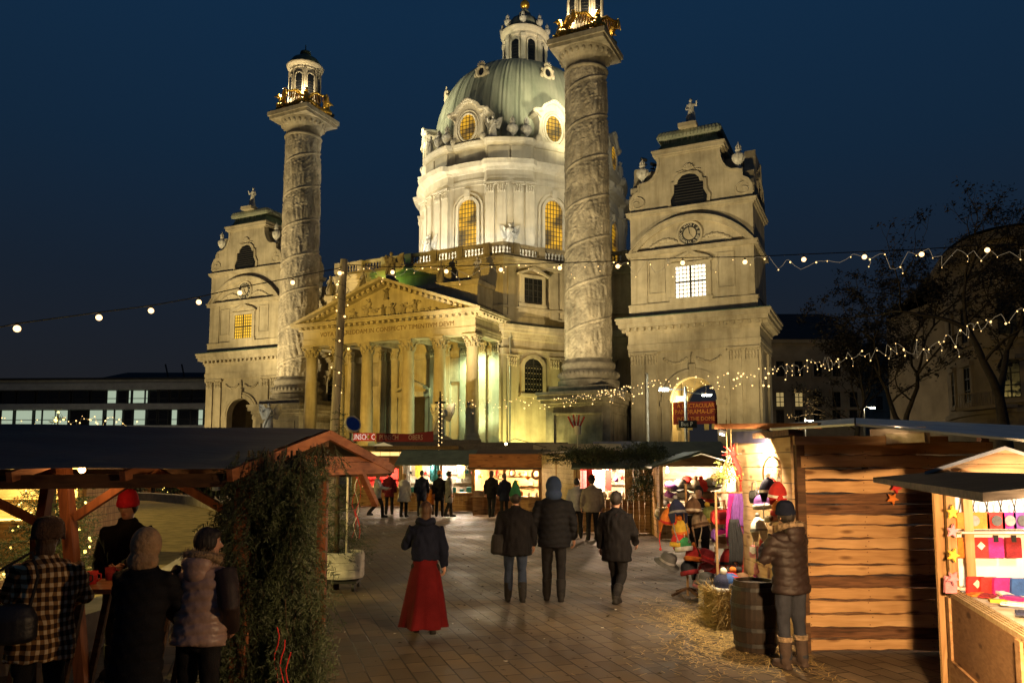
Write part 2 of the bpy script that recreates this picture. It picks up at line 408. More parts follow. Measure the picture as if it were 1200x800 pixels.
def statue_mb(h=2.4, seed=0, wings=False, arm=1):
    """draped standing figure, modelled as robe, torso, arms and head, facing -y"""
    r = random.Random(seed); s = h/2.4; mb = MB()
    sway = r.uniform(-.06,.06)
    rings = [(0,.42,.34,0),(.25,.40,.33,0),(.7,.33,.28,sway),(1.15,.27,.23,sway),(1.45,.25,.2,sway*.5),(1.75,.31,.2,0),(1.93,.22,.16,0),(2.0,.10,.10,0)]
    seg = 14; v = []
    for z,a,b,dx in rings:
        for k in range(seg):
            an = 2*pi*k/seg; w = 1 + .10*sin(5*an+z*2+seed)*(1 if z < 1.5 else .2)
            v.append(((dx+a*cos(an)*w)*s, b*sin(an)*w*s, z*s))
    f = [(i*seg+k,i*seg+(k+1)%seg,(i+1)*seg+(k+1)%seg,(i+1)*seg+k) for i in range(len(rings)-1) for k in range(seg)]
    mb.add(v,f,0,True)
    mb.ell((0,-.02*s,2.2*s),(.13*s,.15*s,.18*s),10,8)
    mb.ell((0,.03*s,2.24*s),(.15*s,.15*s,.17*s),8,6)
    a = r.choice((-1,1))*arm
    mb.tube([(a*.27*s,0,1.82*s),(a*.5*s,-.12*s,1.6*s),(a*.55*s,-.3*s,(2.0 if r.random()<.5 else 1.4)*s)],[.10*s,.085*s,.06*s],7)
    mb.tube([(-a*.27*s,0,1.82*s),(-a*.42*s,-.05*s,1.45*s),(-a*.2*s,-.28*s,1.35*s)],[.10*s,.085*s,.06*s],7)
    mb.tube([(.25*s,-.22*s,1.75*s),(0,-.3*s,1.2*s),(-.3*s,-.25*s,.6*s),(-.35*s,-.1*s,.1*s)],[.07*s,.1*s,.11*s,.07*s],6)
    mb.box(-.5*s,.5*s,-.42*s,.42*s,-.22*s,.02*s)
    if wings:
        for q in (-1,1):
            pts = [(q*.12,.2,1.7),(q*.55,.38,2.25),(q*.95,.42,2.35),(q*.9,.42,1.7),(q*.6,.36,1.0),(q*.25,.26,1.15)]
            P = [Vector(p)*s for p in pts]; n = len(P)
            v = [tuple(p) for p in P]+[tuple(p+Vector((0,.09*s,0))) for p in P]
            mb.add(v,[tuple(range(n)),tuple(range(2*n-1,n-1,-1))]+[(i,(i+1)%n,n+(i+1)%n,n+i) for i in range(n)])
            for j in range(5):
                a0 = Vector((q*(.3+.13*j),.35,1.15+.14*j))*s; b0 = Vector((q*(.5+.1*j),.42,1.8+.1*j))*s
                mb.tube([a0,b0],[.05*s,.03*s],5)
    return mb
ST_ME = [statue_mb(2.4,i,w).mesh('statue',M_STATUE) for i,w in enumerate((False,False,True,False))]
def urn_mb():
    mb = MB()
    mb.lathe([(0,0),(.32,0),(.32,.12),(.14,.2),(.12,.35),(.36,.6),(.48,.95),(.44,1.2),(.2,1.35),(.16,1.45),(.28,1.55),(.2,1.65),(0,1.68)],seg=14,smooth=True)
    for k in range(5):
        a = 2*pi*k/5; mb.tube([(.1*cos(a),.1*sin(a),1.6),(.2*cos(a),.2*sin(a),1.8),(.08*cos(a+.6),.08*sin(a+.6),2.05)],[.08,.07,.015],5)
    mb.tube([(0,0,1.6),(.03,0,1.95),(0,0,2.25)],[.1,.08,.01],5)
    for k in range(8):
        a = 2*pi*k/8; mb.tube([(.37*cos(a),.37*sin(a),.62),(.49*cos(a),.49*sin(a),.95),(.44*cos(a),.44*sin(a),1.2)],.04,4)
    return mb
URN_ME = urn_mb().mesh('urn',M_STATUE)
def put(me, name, parent, loc, rotz=0, sc=1.0, m=None):
    o = link(me if m is None else me.copy(), name, parent, loc, rotz); o.scale = (sc,)*3
    if m is not None: o.data.materials.clear(); o.data.materials.append(m)
    return o

def steps(mb, x0,x1,y0,y1, st, mi=0):
    for z0,z1,o in st: mb.box(x0-o,x1+o,y0-o,y1+o,z0,z1,mi)
def dentils(mb, x0,x1,y,z0,z1, w=.28, pitch=.62, d=.3, mi=0):
    n = max(1,int((x1-x0)/pitch)); p = (x1-x0)/n
    for i in range(n): mb.box(x0+p*(i+.5)-w/2, x0+p*(i+.5)+w/2, y-d, y+.02, z0, z1, mi)
def arc(cx, cz, r, a0, a1, n): return [(cx+r*cos(a0+(a1-a0)*i/n), cz+r*sin(a0+(a1-a0)*i/n)) for i in range(n+1)]
def archnotch(x0,x1,z0,z1, hw, spring, n=16):
    return [(x0,z0),(-hw,z0)] + arc(0,spring,hw,pi,0,n) + [(hw,z0),(x1,z0),(x1,z1),(x0,z1)]
def capital(mb, x, y, z0, z1, w, d, mi=0, seed=0):
    """leafy Corinthian capital of a flat pilaster"""
    h = z1-z0; mb.box(x-w/2,x+w/2,y-d,y+.01,z0,z1-.12*h,mi)
    mb.box(x-w*.66,x+w*.66,y-d-.2*w,y+.01,z1-.13*h,z1,mi)
    for r_ in range(2):
        for k in range(4):
            cx = x-w/2+w*(k+.5+.25*r_*0)/4
            mb.ell((cx,y-d,z0+h*(.22+.36*r_)),(w*.13,.12,h*.2),6,5,mi)
            mb.ell((cx,y-d-.08,z0+h*(.36+.36*r_)),(w*.1,.09,h*.07),6,4,mi)
    for q in (-1,1): mb.ell((x+q*w*.58,y-d-.03,z1-.2*h),(w*.13,.13,h*.11),6,5,mi)

def lattice(mb, x0,x1,z0,z1,y,nx,nz,w=.05,mi=0,d=.05):
    for i in range(nx+1): xx=x0+(x1-x0)*i/nx; mb.box(xx-w/2,xx+w/2,y-d,y,z0,z1,mi)
    for i in range(nz+1): zz=z0+(z1-z0)*i/nz; mb.box(x0,x1,y-d*.8,y-.003,zz-w/2,zz+w/2,mi)

# ---------------------------------------------------------------- twin bell towers
def gable(mb, y0, y1, T=None):
    half = [(5.4,24.5),(5.42,25.0),(5.38,25.7),(5.1,26.2),(4.75,26.4),(4.62,26.5),(4.62,27.05),(4.2,27.2),(3.7,27.25),(3.3,27.5),(3.0,27.95),(2.82,28.5),(2.75,29.3)]
    poly = half + [(-x,z) for x,z in reversed(half)]
    mb.extr(poly, y0, y1, 0)
    inn = [(x*.93 if z>24.6 else x*.93, z-.28 if z>25 else z+.2) for x,z in half]
    for q in (1,-1):
        a = [(q*x,z) for x,z in half[1:]]; b = [(q*(x-.22),z-.12) for x,z in half[1:]]
        mb.strip(a,b,y0-.1,y0-.002,0)
    win = [(1.55,24.75),(1.62,25.2),(1.3,25.8),(1.28,26.55),(.98,26.62),(.9,26.95),(.55,27.3),(0,27.42)]
    wp = win + [(-x,z) for x,z in reversed(win[:-1])]
    mb.extr(wp, y0-.05, y0-.004, 1)
    out = [(x+.28,z+(.05 if i<3 else .2)) for i,(x,z) in enumerate(win)]; out[0]=(win[0][0]+.28,24.62)
    mb.strip(out+[(-x,z) for x,z in reversed(out[:-1])], wp, y0-.2, y0-.002, 0)
    for k in range(9): mb.box(-1.25,1.25,y0-.09,y0-.05,25.0+.25*k,25.06+.25*k,2)
    for q in (-1,1):
        for rr in (.62,.38,.16): mb.add([(q*4.65+rr*cos(2*pi*k/14)*1.1, y0-.10*(1-rr), 25.32+rr*sin(2*pi*k/14)*.8) for k in range(14)],[tuple(range(14))],0)
        mb.lathe([(.72,0),(.72,.12),(.6,.12),(.6,0)],(0,0,0),16) if False else None
        pts = [(q*4.65+(.75-.045*k)*cos(.55*k*q+pi/2)*1.05, y0-.06, 25.32+(.62-.038*k)*sin(.55*k*q+pi/2)) for k in range(16)]
        mb.tube(pts,.07,5)
    # shell above the window
    for k in range(-3,4): mb.tube([(0,y0-.06,27.75),(.5*sin(k*.35),y0-.1,27.75+.55*cos(k*.35))],[.05,.1],5)
    for k in range(10): mb.ell((-1+k*.22,y0-.03,27.65+.1*sin(k)),(.14,.08,.09),6,4)

def tower(sg):
    tw = link(None,'bell_tower',church,(sg*25.9,1.03,0)) if False else None
    mb = MB(); mats=[M_STONE,M_DARKWIN,M_LOUVRE,M_COPPER_D,M_INTERIOR,M_STONE2]
    hw = 5.46; D = 10.9
    # lower storey, open passage front to back and sideways
    mb.extr(archnotch(-hw,hw,0,13.4,2.0,7.35), 0, 1.0, 0)
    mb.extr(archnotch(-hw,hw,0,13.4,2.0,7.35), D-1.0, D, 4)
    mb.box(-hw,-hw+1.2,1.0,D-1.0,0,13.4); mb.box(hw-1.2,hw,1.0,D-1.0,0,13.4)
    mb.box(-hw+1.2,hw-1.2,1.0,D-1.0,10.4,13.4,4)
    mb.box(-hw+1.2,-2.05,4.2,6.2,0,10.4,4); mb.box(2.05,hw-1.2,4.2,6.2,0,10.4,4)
    # arch surround, keystone, imposts
    mb.strip(arc(0,7.35,2.75,pi,0,22), arc(0,7.35,2.02,pi,0,22), -.22,-.002,0)
    mb.strip(arc(0,7.35,2.5,pi,0,22), arc(0,7.35,2.2,pi,0,22), -.29,-.222,0)
    mb.box(-.28,.28,-.4,-.003,9.35,10.5)
    for q in (-1,1):
        mb.box(q*2.02,q*2.75,-.2,-.002,.3,6.9); mb.box(q*1.95,q*2.85,-.32,-.003,6.9,7.35)
    # pilaster pairs and panels
    for x in (-4.95,-3.62,3.62,4.95):
        mb.box(x-.5,x+.5,-.2,-.001,1.2,10.6); mb.box(x-.62,x+.62,-.34,-.001,0,1.2); mb.box(x-.57,x+.57,-.28,-.001,1.2,1.5)
        capital(mb,x,-.001,10.6,11.75,1.0,.22)
    for q in (-1,1):     # flanks
        for y in (1.0,2.3,8.6,9.9): mb.box(q*hw,q*(hw+.2),y-.5,y+.5,0,11.7)
    # festoons
    for q in (-1,1):
        for k in range(12):
            t = k/11; mb.ell((q*(.5+1.9*t),-.1,11.0-.42*sin(pi*t)+.02*(k%3)),(.14,.12,.13),6,5)
    for k in range(7): mb.ell((0,-.1,10.7+.12*k),(.22-.02*k,.14,.1),6,4)
    steps(mb,-hw,hw,0,D,[(11.75,12.1,.22),(12.1,12.45,.28),(12.45,13.35,.2),(13.35,13.6,.34),(13.6,13.95,.42),(13.95,14.3,.95),(14.3,14.62,1.12),(14.62,14.8,1.22)])
    dentils(mb,-hw-.4,hw+.4,-.4,13.64,13.93,.26,.62,.42)
    for q in (-1,1):
        n=17
        for i in range(n): yy=.2+(D-.4)*i/(n-1); mb.box(q*(hw+.4),q*(hw+.84),yy-.13,yy+.13,13.64,13.93)
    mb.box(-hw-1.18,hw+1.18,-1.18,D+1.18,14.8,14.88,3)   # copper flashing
    # upper storey
    h2 = 5.36
    mb.box(-h2,h2,.05,D-.05,14.88,24.05)
    steps(mb,-h2,h2,.05,D-.05,[(14.88,15.9,.2),(15.9,16.05,.26)])
    for x,w in ((-4.6,.75),(4.6,.75)):
        mb.box(x-w,x+w,-.06,.048,16.05,20.4)
    for cx in (-3.0,3.0):   # framed panels
        for a,b,c,d in ((cx-.75,cx+.75,16.9,17.0),(cx-.75,cx+.75,19.9,20.0),(cx-.75,cx-.65,17.0,19.9),(cx+.65,cx+.75,17.0,19.9)): mb.box(a,b,-.05,.046,c,d)
    # window surround with eared pediment
    mb.box(-1.75,-1.32,-.14,.047,16.2,19.5); mb.box(1.32,1.75,-.14,.047,16.2,19.5); mb.box(-1.75,1.75,-.15,.046,19.15,19.5); mb.box(-1.85,1.85,-.22,.047,16.05,16.35)
    mb.strip([(-2.0,19.55),(-1.5,19.9),(-.7,20.15),(0,20.5),(.7,20.15),(1.5,19.9),(2.0,19.55)],[(-1.9,19.4),(-1.45,19.65),(-.65,19.85),(0,20.15),(.65,19.85),(1.45,19.65),(1.9,19.4)],-.35,.045,0)
    # segmental pediment
    R = 6.6; cz = 23.55-R; a0 = math.acos(5.3/R) if 5.3<R else .1
    aa = math.asin((20.75-cz)/R)
    mb.strip(arc(0,cz,R,pi-aa,aa,28),arc(0,cz,R-.45,pi-aa,aa,28),-.45,.044,0)
    mb.strip(arc(0,cz,R+.08,pi-aa,aa,28),arc(0,cz,R-.12,pi-aa,aa,28),-.6,-.452,0)
    mb.box(-h2-.3,h2+.3,-.42,.043,20.42,20.78); mb.box(-h2-.38,h2+.38,-.55,.042,20.66,20.80)
    for q in (-1,1): mb.box(q*h2,q*(h2+.35),.3,D-.3,20.42,20.8)
    for q in (-1,1):
        for k in range(11):
            t=k/10; mb.ell((q*(1.25+2.2*t),0,21.35+.35*sin(3.4*t+.3)),(.2,.12,.14+.06*(k%2)),6,5)
    steps(mb,-h2,h2,.05,D-.05,[(24.05,24.2,.12),(24.2,24.42,.3),(24.42,24.52,.38)])
    gable(mb,.05,1.05)
    o = mb.build('bell_tower',mats,church,(sg*25.9,1.03,0)); o.scale = (1,.68,1)
    # flank and rear gables, belfry core
    gb = MB()
    for kk,ang in enumerate((pi/2,pi,-pi/2)):
        gb.T = Matrix.Translation((0,D/2,0)) @ Matrix.Rotation(ang,4,'Z') @ Matrix.Translation((0,-D/2+.02*(kk+1),0))
        gable(gb,.05,.9)
    gb.T=None; gb.box(-2.7,2.7,D/2-2.7,D/2+2.7,24.52,29.3,0)
    for dy in ((1.06,D/2-2.7),(D/2+2.7,D-1.06)): gb.box(-2.6,2.6,dy[0],dy[1],24.52,29.0,0)
    for dx in (-1,1): gb.box(dx*2.7,dx*4.4,D/2-2.6,D/2+2.6,24.52,28.9,0)
    gb.build('belfry',mats,o)
    # gable cornice and pagoda roof of copper
    rf = MB(); c = D/2; yb=c-.0
    for z0,z1,hx in ((29.3,29.45,2.95),(29.45,29.75,3.15),(29.75,29.9,3.25)):
        rf.box(-hx,hx,.05-(hx-2.75)-.0,D-.05+(hx-2.75),z0,z1,1)
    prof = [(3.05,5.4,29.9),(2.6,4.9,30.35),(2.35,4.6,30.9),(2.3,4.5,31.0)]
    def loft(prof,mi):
        for (a,b,z),(a2,b2,z2) in zip(prof,prof[1:]):
            v=[(-a,c-b,z),(a,c-b,z),(a,c+b,z),(-a,c+b,z),(-a2,c-b2,z2),(a2,c-b2,z2),(a2,c+b2,z2),(-a2,c+b2,z2)]
            rf.add(v,[(0,1,5,4),(1,2,6,5),(2,3,7,6),(3,0,4,7)],mi)
    loft(prof,2); loft([(2.3,4.5,31.0),(2.75,5.0,31.05),(2.85,5.1,31.3),(2.7,4.9,31.65),(2.2,4.4,31.85),(.6,2,32.1)],0)
    n=18
    for i in range(n):   # standing seams along the eaves
        x=-2.7+5.4*i/(n-1); rf.tube([(x,c-5.05,31.06),(x,c-5.12,31.3),(x*.95,c-4.92,31.66),(x*.8,c-4.42,31.86)],.05,4,0)
        y=c-4.9+9.8*i/(n-1)
        for q in (-1,1): rf.tube([(q*2.78,y,31.06),(q*2.87,y,31.3),(q*2.7,c+(y-c)*.96,31.66)],.05,4,0)
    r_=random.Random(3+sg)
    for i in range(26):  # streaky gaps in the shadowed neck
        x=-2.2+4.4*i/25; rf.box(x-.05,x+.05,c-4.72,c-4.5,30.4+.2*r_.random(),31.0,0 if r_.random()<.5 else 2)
    rf.build('tower_roof',[M_COPPER,M_STONE,M_COPPER_D],o)
    sp=MB(); sp.box(-.8,.8,-.4,1.0,31.7,32.05); 
    st = put(ST_ME[0 if sg>0 else 1],'statue',o,(.2,.95,32.1),0,1.02)
    sp.build('statue_base',M_STONE,o)
    for x,y in ((-4.25,.55),(4.25,.55),(-4.25,D-.6),(4.25,D-.6)): put(URN_ME,'urn',o,(x,y,27.2),0,1.1)
    # window
    wn=MB(); wn.box(-1.32,1.32,.0,.045,16.35,19.15,0); lattice(wn,-1.32,1.32,16.35,19.15,-.002,8,8,.06,1)
    wn.box(-.09,.09,-.1,-.06,16.35,19.15,1); wn.box(-1.32,1.32,-.11,-.062,17.65,17.8,1)
    wn.build('window',[M_WINW if sg>0 else M_WINY,M_BAR],o)
    # clock
    ck=MB(); n=36
    def disc(r,y,mi): ck.add([(r*cos(2*pi*k/n),y,22.0+r*sin(2*pi*k/n)) for k in range(n)],[tuple(range(n))],mi)
    ck.tube([(1.05*cos(2*pi*k/n),-.02,22+1.05*sin(2*pi*k/n)) for k in range(n+1)],.13,6,0,False)
    disc(1.0,-.05,0); disc(.98,-.06,1); disc(.55,-.07,0)
    for i,nm in enumerate(('XII','I','II','III','IIII','V','VI','VII','VIII','IX','X','XI')):
        a=pi/2-i*pi/6; t=me_to_mb(text_mesh(nm,.36,.005)); 
        ck.merge(t, Matrix.Translation((.77*cos(a),-.075,22+.77*sin(a))) @ Matrix.Rotation(a-pi/2,4,'Y').inverted() @ Matrix.Rotation(pi/2,4,'X'))
        for j in range(len(t.m)): ck.m[-1-j]=2
    ck.beam((0,-.09,22),(-.1,-.09,22.75),.07,.03,1); ck.beam((0,-.1,22),(.28,-.1,21.6),.09,.03,1)
    ck.build('clock',[M_STONE,M_BAR,M_WHITE],o)
    return o
towers = [tower(1), tower(-1)]

# ---------------------------------------------------------------- carved giant columns
def relief_mesh():
    na, nz = 132, 460; z0, z1 = 11.2, 37.9
    A = np.linspace(0,2*pi,na,endpoint=False); Z = np.linspace(z0,z1,nz)
    AA, ZZ = np.meshgrid(A,Z)
    tt = (ZZ-z0)/(z1-z0); R = 2.06-.20*tt**1.6
    pit = 3.75; ph = (ZZ/pit - AA/(2*pi)) % 1.0
    edge = np.exp(-((np.minimum(ph,1-ph)*pit)/.11)**2)
    bump = edge*.10
    # crowd of little figures in the spiral band
    turns = int((z1-z0)/pit)+3
    rr = np.random.default_rng(4)
    s = AA/(2*pi); ks = np.floor(ZZ/pit - s)      # which turn of the spiral
    L = (ks + s)                                   # unrolled coordinate in turns
    hgt = np.zeros_like(ZZ)
    wid = 2*pi*2.0
    xc = L*wid; yc = ph*pit
    lo, hi = L.min()*wid, L.max()*wid
    x = lo
    while x < hi:
        x += rr.uniform(.28,.55)
        for row in (0,1):
            if rr.random()<.2: continue
            cy = (.95 if row==0 else 2.35)+rr.uniform(-.25,.25); h = rr.uniform(.5,.85); w = rr.uniform(.11,.2); a=rr.uniform(.07,.14)
            m = (np.abs(xc-x-row*.2)<1.0)
            dx=(xc[m]-x-row*.2)-.25*rr.uniform(-1,1)*(yc[m]-cy); dy=yc[m]-cy
            hgt[m] = np.maximum(hgt[m], a*np.exp(-(dx/w)**4-(dy/h)**4))
            hgt[m] = np.maximum(hgt[m], a*1.1*np.exp(-(dx/.13)**2-((dy-h-.13)/.15)**2))
            dl = dx*.8+dy*.6*rr.choice((-1,1)); dn=-dx*.6+dy*.8
            hgt[m] = np.maximum(hgt[m], a*.8*np.exp(-(dl/.5)**4-((dn-.25)/.07)**2))
    inside=(ph>.05)&(ph<.95)
    bump = np.maximum(bump, hgt*inside)
    R = R+bump
    V = np.stack([R*np.cos(AA),R*np.sin(AA),ZZ],-1).reshape(-1,3)
    i,k = np.meshgrid(np.arange(nz-1),np.arange(na),indexing='ij'); k2=(k+1)%na
    F = np.stack([i*na+k,i*na+k2,(i+1)*na+k2,(i+1)*na+k],-1).reshape(-1,4)
    mb=MB(); mb.np_add(V,F,0,True); return mb.mesh('carved_shaft',M_RELIEF)
SHAFT_ME = relief_mesh()
def eagle_mb():
    mb=MB()
    mb.ell((0,0,.9),(.42,.5,.75),10,8); mb.ell((0,-.35,1.75),(.22,.3,.25),8,6); mb.tube([(0,-.1,1.3),(0,-.25,1.7)],[.3,.2],8)
    mb.tube([(0,-.55,1.78),(0,-.85,1.62)],[.12,.02],6)
    for q in (-1,1):
        pts=[(q*.3,.05,1.25),(q*1.0,.1,1.75),(q*1.7,.15,1.55),(q*2.3,.15,1.75)]
        mb.tube(pts,[.28,.22,.16,.05],7,flat=.6)
        for j in range(9):
            t=j/8; bx=q*(.5+1.75*t); bz=1.5+.2*sin(t*3)
            mb.tube([(bx,.12,bz),(bx+q*.12,.2,bz-(.95-.45*t)),(bx+q*.2,.22,bz-(1.15-.5*t))],[.16,.13,.03],5,flat=.5)
        mb.tube([(q*.2,0,.5),(q*.25,-.1,0)],[.16,.12],6)
    for j in range(-2,3): mb.tube([(j*.1,.4,.4),(j*.22,.75,-.05)],[.12,.08],5,flat=.6)
    return mb
EAGLE_ME = eagle_mb().mesh('gilded_eagle',M_GOLD)
def giant_column(sg):
    mb=MB(); 
    steps(mb,-2.95,2.95,-2.95,2.95,[(0,.9,.35),(.9,1.3,.2),(1.3,6.9,0),(6.9,7.15,.15),(7.15,7.5,.35),(7.5,7.9,.6),(7.9,8.15,.7)])
    for y in (-2.95,):      # sunk panel mouldings
        for a,b,c,d in ((-2.3,2.3,2.1,2.25),(-2.3,2.3,6.2,6.35),(-2.3,-2.15,2.25,6.2),(2.15,2.3,2.25,6.2)):
            mb.box(a,b,-3.05,-2.949,c,d); mb.box(-3.05,-2.949,a,b,c,d); mb.box(2.949,3.05,a,b,c,d)
    mb.box(-2.75,2.75,-2.75,2.75,8.15,8.7,1); 
    mb.lathe([(2.75,8.7),(2.75,9.25),(2.5,9.3),(2.5,9.4)],seg=40,mi=1)
    mb.lathe([(2.45,9.4),(2.62,9.5),(2.72,9.75),(2.62,10.05),(2.4,10.15),(2.3,10.3),(2.38,10.5),(2.45,10.65),(2.38,10.85),(2.18,10.95),(2.1,11.2)],seg=44,smooth=True,mi=1)
    for k in range(40):
        a=2*pi*k/40; mb.ell((2.66*cos(a),2.66*sin(a),9.78),(.16,.16,.2),6,5,1)
    # necking, echinus with egg-and-dart, abacus
    o=mb.build('giant_column',[M_STONE2,M_DARKSTONE],church,(sg*16.8,0,0)); mb=MB()
    zq=-1.8
    mb.lathe([(r,z+zq) for r,z in [(1.86,39.7),(2.02,39.8),(2.08,39.95),(1.98,40.1),(1.86,40.15),(1.86,40.75),(1.95,40.85),(2.2,41.1),(2.45,41.45),(2.5,41.7)]],seg=44,smooth=True)
    for k in range(24):
        a=2*pi*k/24; mb.ell((2.3*cos(a),2.3*sin(a),41.32+zq),(.2,.2,.27),6,6); 
    mb.box(-2.62,2.62,-2.62,2.62,41.7+zq,42.05+zq); mb.box(-2.78,2.78,-2.78,2.78,42.05+zq,42.5+zq); mb.box(-2.68,2.68,-2.68,2.68,42.5+zq,42.62+zq)
    mb.build('capital',[M_STONE2,M_DARKSTONE],o)
    link(SHAFT_ME,'carved_shaft',o,(0,0,0),0 if sg>0 else 2.2)
    for k in range(4):
        a=pi/4+k*pi/2; e=put(EAGLE_ME,'gilded_eagle',o,(2.35*cos(a),2.35*sin(a),42.62+zq),a+pi/2,1.05)
    # garland railing of gilt between the eagles
    g=MB()
    for k in range(4):
        g=MB(); a=k*pi/2
        for j in range(12):
            t=(j-5.5)/5.5; x,y=2.3,1.7*t; g.ell((x*cos(a)-y*sin(a),x*sin(a)+y*cos(a),42.95+zq+.3*abs(t)),(.24,.24,.26),6,5)
        g.build('gilded_garland',M_GOLD,o)
    # little belvedere on top
    t=MB(); n=8
    t.lathe([(1.75,40.8),(1.75,41.6),(1.62,41.65),(1.62,45.75),(1.7,45.8),(1.7,46.0),(1.85,46.1),(2.02,46.3),(2.05,46.42),(1.8,46.44)],seg=32,smooth=False)
    for k in range(8):
        a=2*pi*k/8+pi/8-radians(4); Tm=Matrix.Rotation(a+pi/2,4,'Z')
        t.T=Tm @ Matrix.Translation((0,-1.62,0))
        pane=[(-.36,42.4),(.36,42.4)]+arc(0,44.75,.36,0,pi,8); t.extr(pane,-.03,.12,1)
        t.strip(arc(0,44.75,.5,pi,0,8),arc(0,44.75,.37,pi,0,8),-.09,.1,0)
        for q in (-1,1): t.box(q*.37,q*.5,-.08,.1,42.3,44.75)
        for j in range(6): t.box(-.34,.34,-.05,-.031,42.6+.3*j,42.64+.3*j,2)
        t.T=None
        a2=a+pi/8; t.box(0,0,0,0,0,0) if False else t.tube([(1.66*cos(a2),1.66*sin(a2),41.6),(1.66*cos(a2),1.66*sin(a2),45.8)],.13,8)
    t.lathe([(1.82,46.42),(1.72,46.9),(1.4,47.35),(.9,47.65),(.55,47.75),(.5,48.05),(.62,48.1),(.55,48.35),(.2,48.5),(.06,48.7),(.05,49.2),(0,49.25)],seg=24,smooth=True,mi=3)
    for a_ in (-pi/2-.7,-pi/2+.7): lamp('belvedere_light','POINT',Vector(cw(sg*16.8,0,0))+Matrix.Rotation(-TH,3,'Z')@Vector((2.5*cos(a_),2.5*sin(a_),42.9)),560,(1,.82,.5),None,.15)
    t.build('belvedere',[M_STONE,M_DARKWIN,M_LOUVRE,M_COPPER_D],o)
    return o
for sg in (1,-1): giant_column(sg)

# ---------------------------------------------------------------- centre block with concave wings
def spline(P, n=6):
    P=[np.array(p,float) for p in P]; Q=[2*P[0]-P[1]]+P+[2*P[-1]-P[-2]]; out=[]
    for i in range(1,len(Q)-2):
        a,b,c,d=Q[i-1:i+3]
        for k in range(n):
            t=k/n; out.append(.5*((2*b)+(-a+c)*t+(2*a-5*b+4*c-d)*t*t+(-a+3*b-3*c+d)*t**3))
    out.append(P[-1]); return [tuple(p) for p in out]
wingR = spline([(9.45,-2.5),(10.9,-.05),(12.7,2.3),(15,4.2),(17.6,5.3),(20.6,5.7)],6)
pathF = [(-x,y) for x,y in reversed(wingR)] + wingR          # left to right along the front
def offset(path,o):
    out=[]
    for i,p in enumerate(path):
        a=np.array(path[max(i-1,0)]);b=np.array(path[min(i+1,len(path)-1)]);c=np.array(p)
        d1=c-a; d2=b-c
        n=np.zeros(2)
        for d in (d1,d2):
            l=np.hypot(*d)
            if l>1e-6: n+=np.array([d[1],-d[0]])/l
        n/= (np.hypot(*n) or 1); k=1.0
        out.append(tuple(c+n*o*k))
    return out
def band(mb,path,o0,o1,z0,z1,mi=0):
    A=offset(path,o0);B=offset(path,o1);n=len(path)
    v=[(x,y,z0) for x,y in A]+[(x,y,z0) for x,y in B]+[(x,y,z1) for x,y in B]+[(x,y,z1) for x,y in A]
    f=[]
    for i in range(n-1): f+=[(i,i+1,n+i+1,n+i),(n+i,n+i+1,2*n+i+1,2*n+i),(2*n+i,2*n+i+1,3*n+i+1,3*n+i)]
    f+=[(0,n,2*n,3*n),(n-1,4*n-1,3*n-1,2*n-1)]
    mb.add(v,f,mi)
def along(path,s):
    d=0
    for a,b in zip(path,path[1:]):
        l=math.hypot(b[0]-a[0],b[1]-a[1])
        if d+l>=s: t=(s-d)/l; return (a[0]+(b[0]-a[0])*t,a[1]+(b[1]-a[1])*t), atan2(b[1]-a[1],b[0]-a[0])
        d+=l
    return path[-1], atan2(path[-1][1]-path[-2][1],path[-1][0]-path[-2][0])
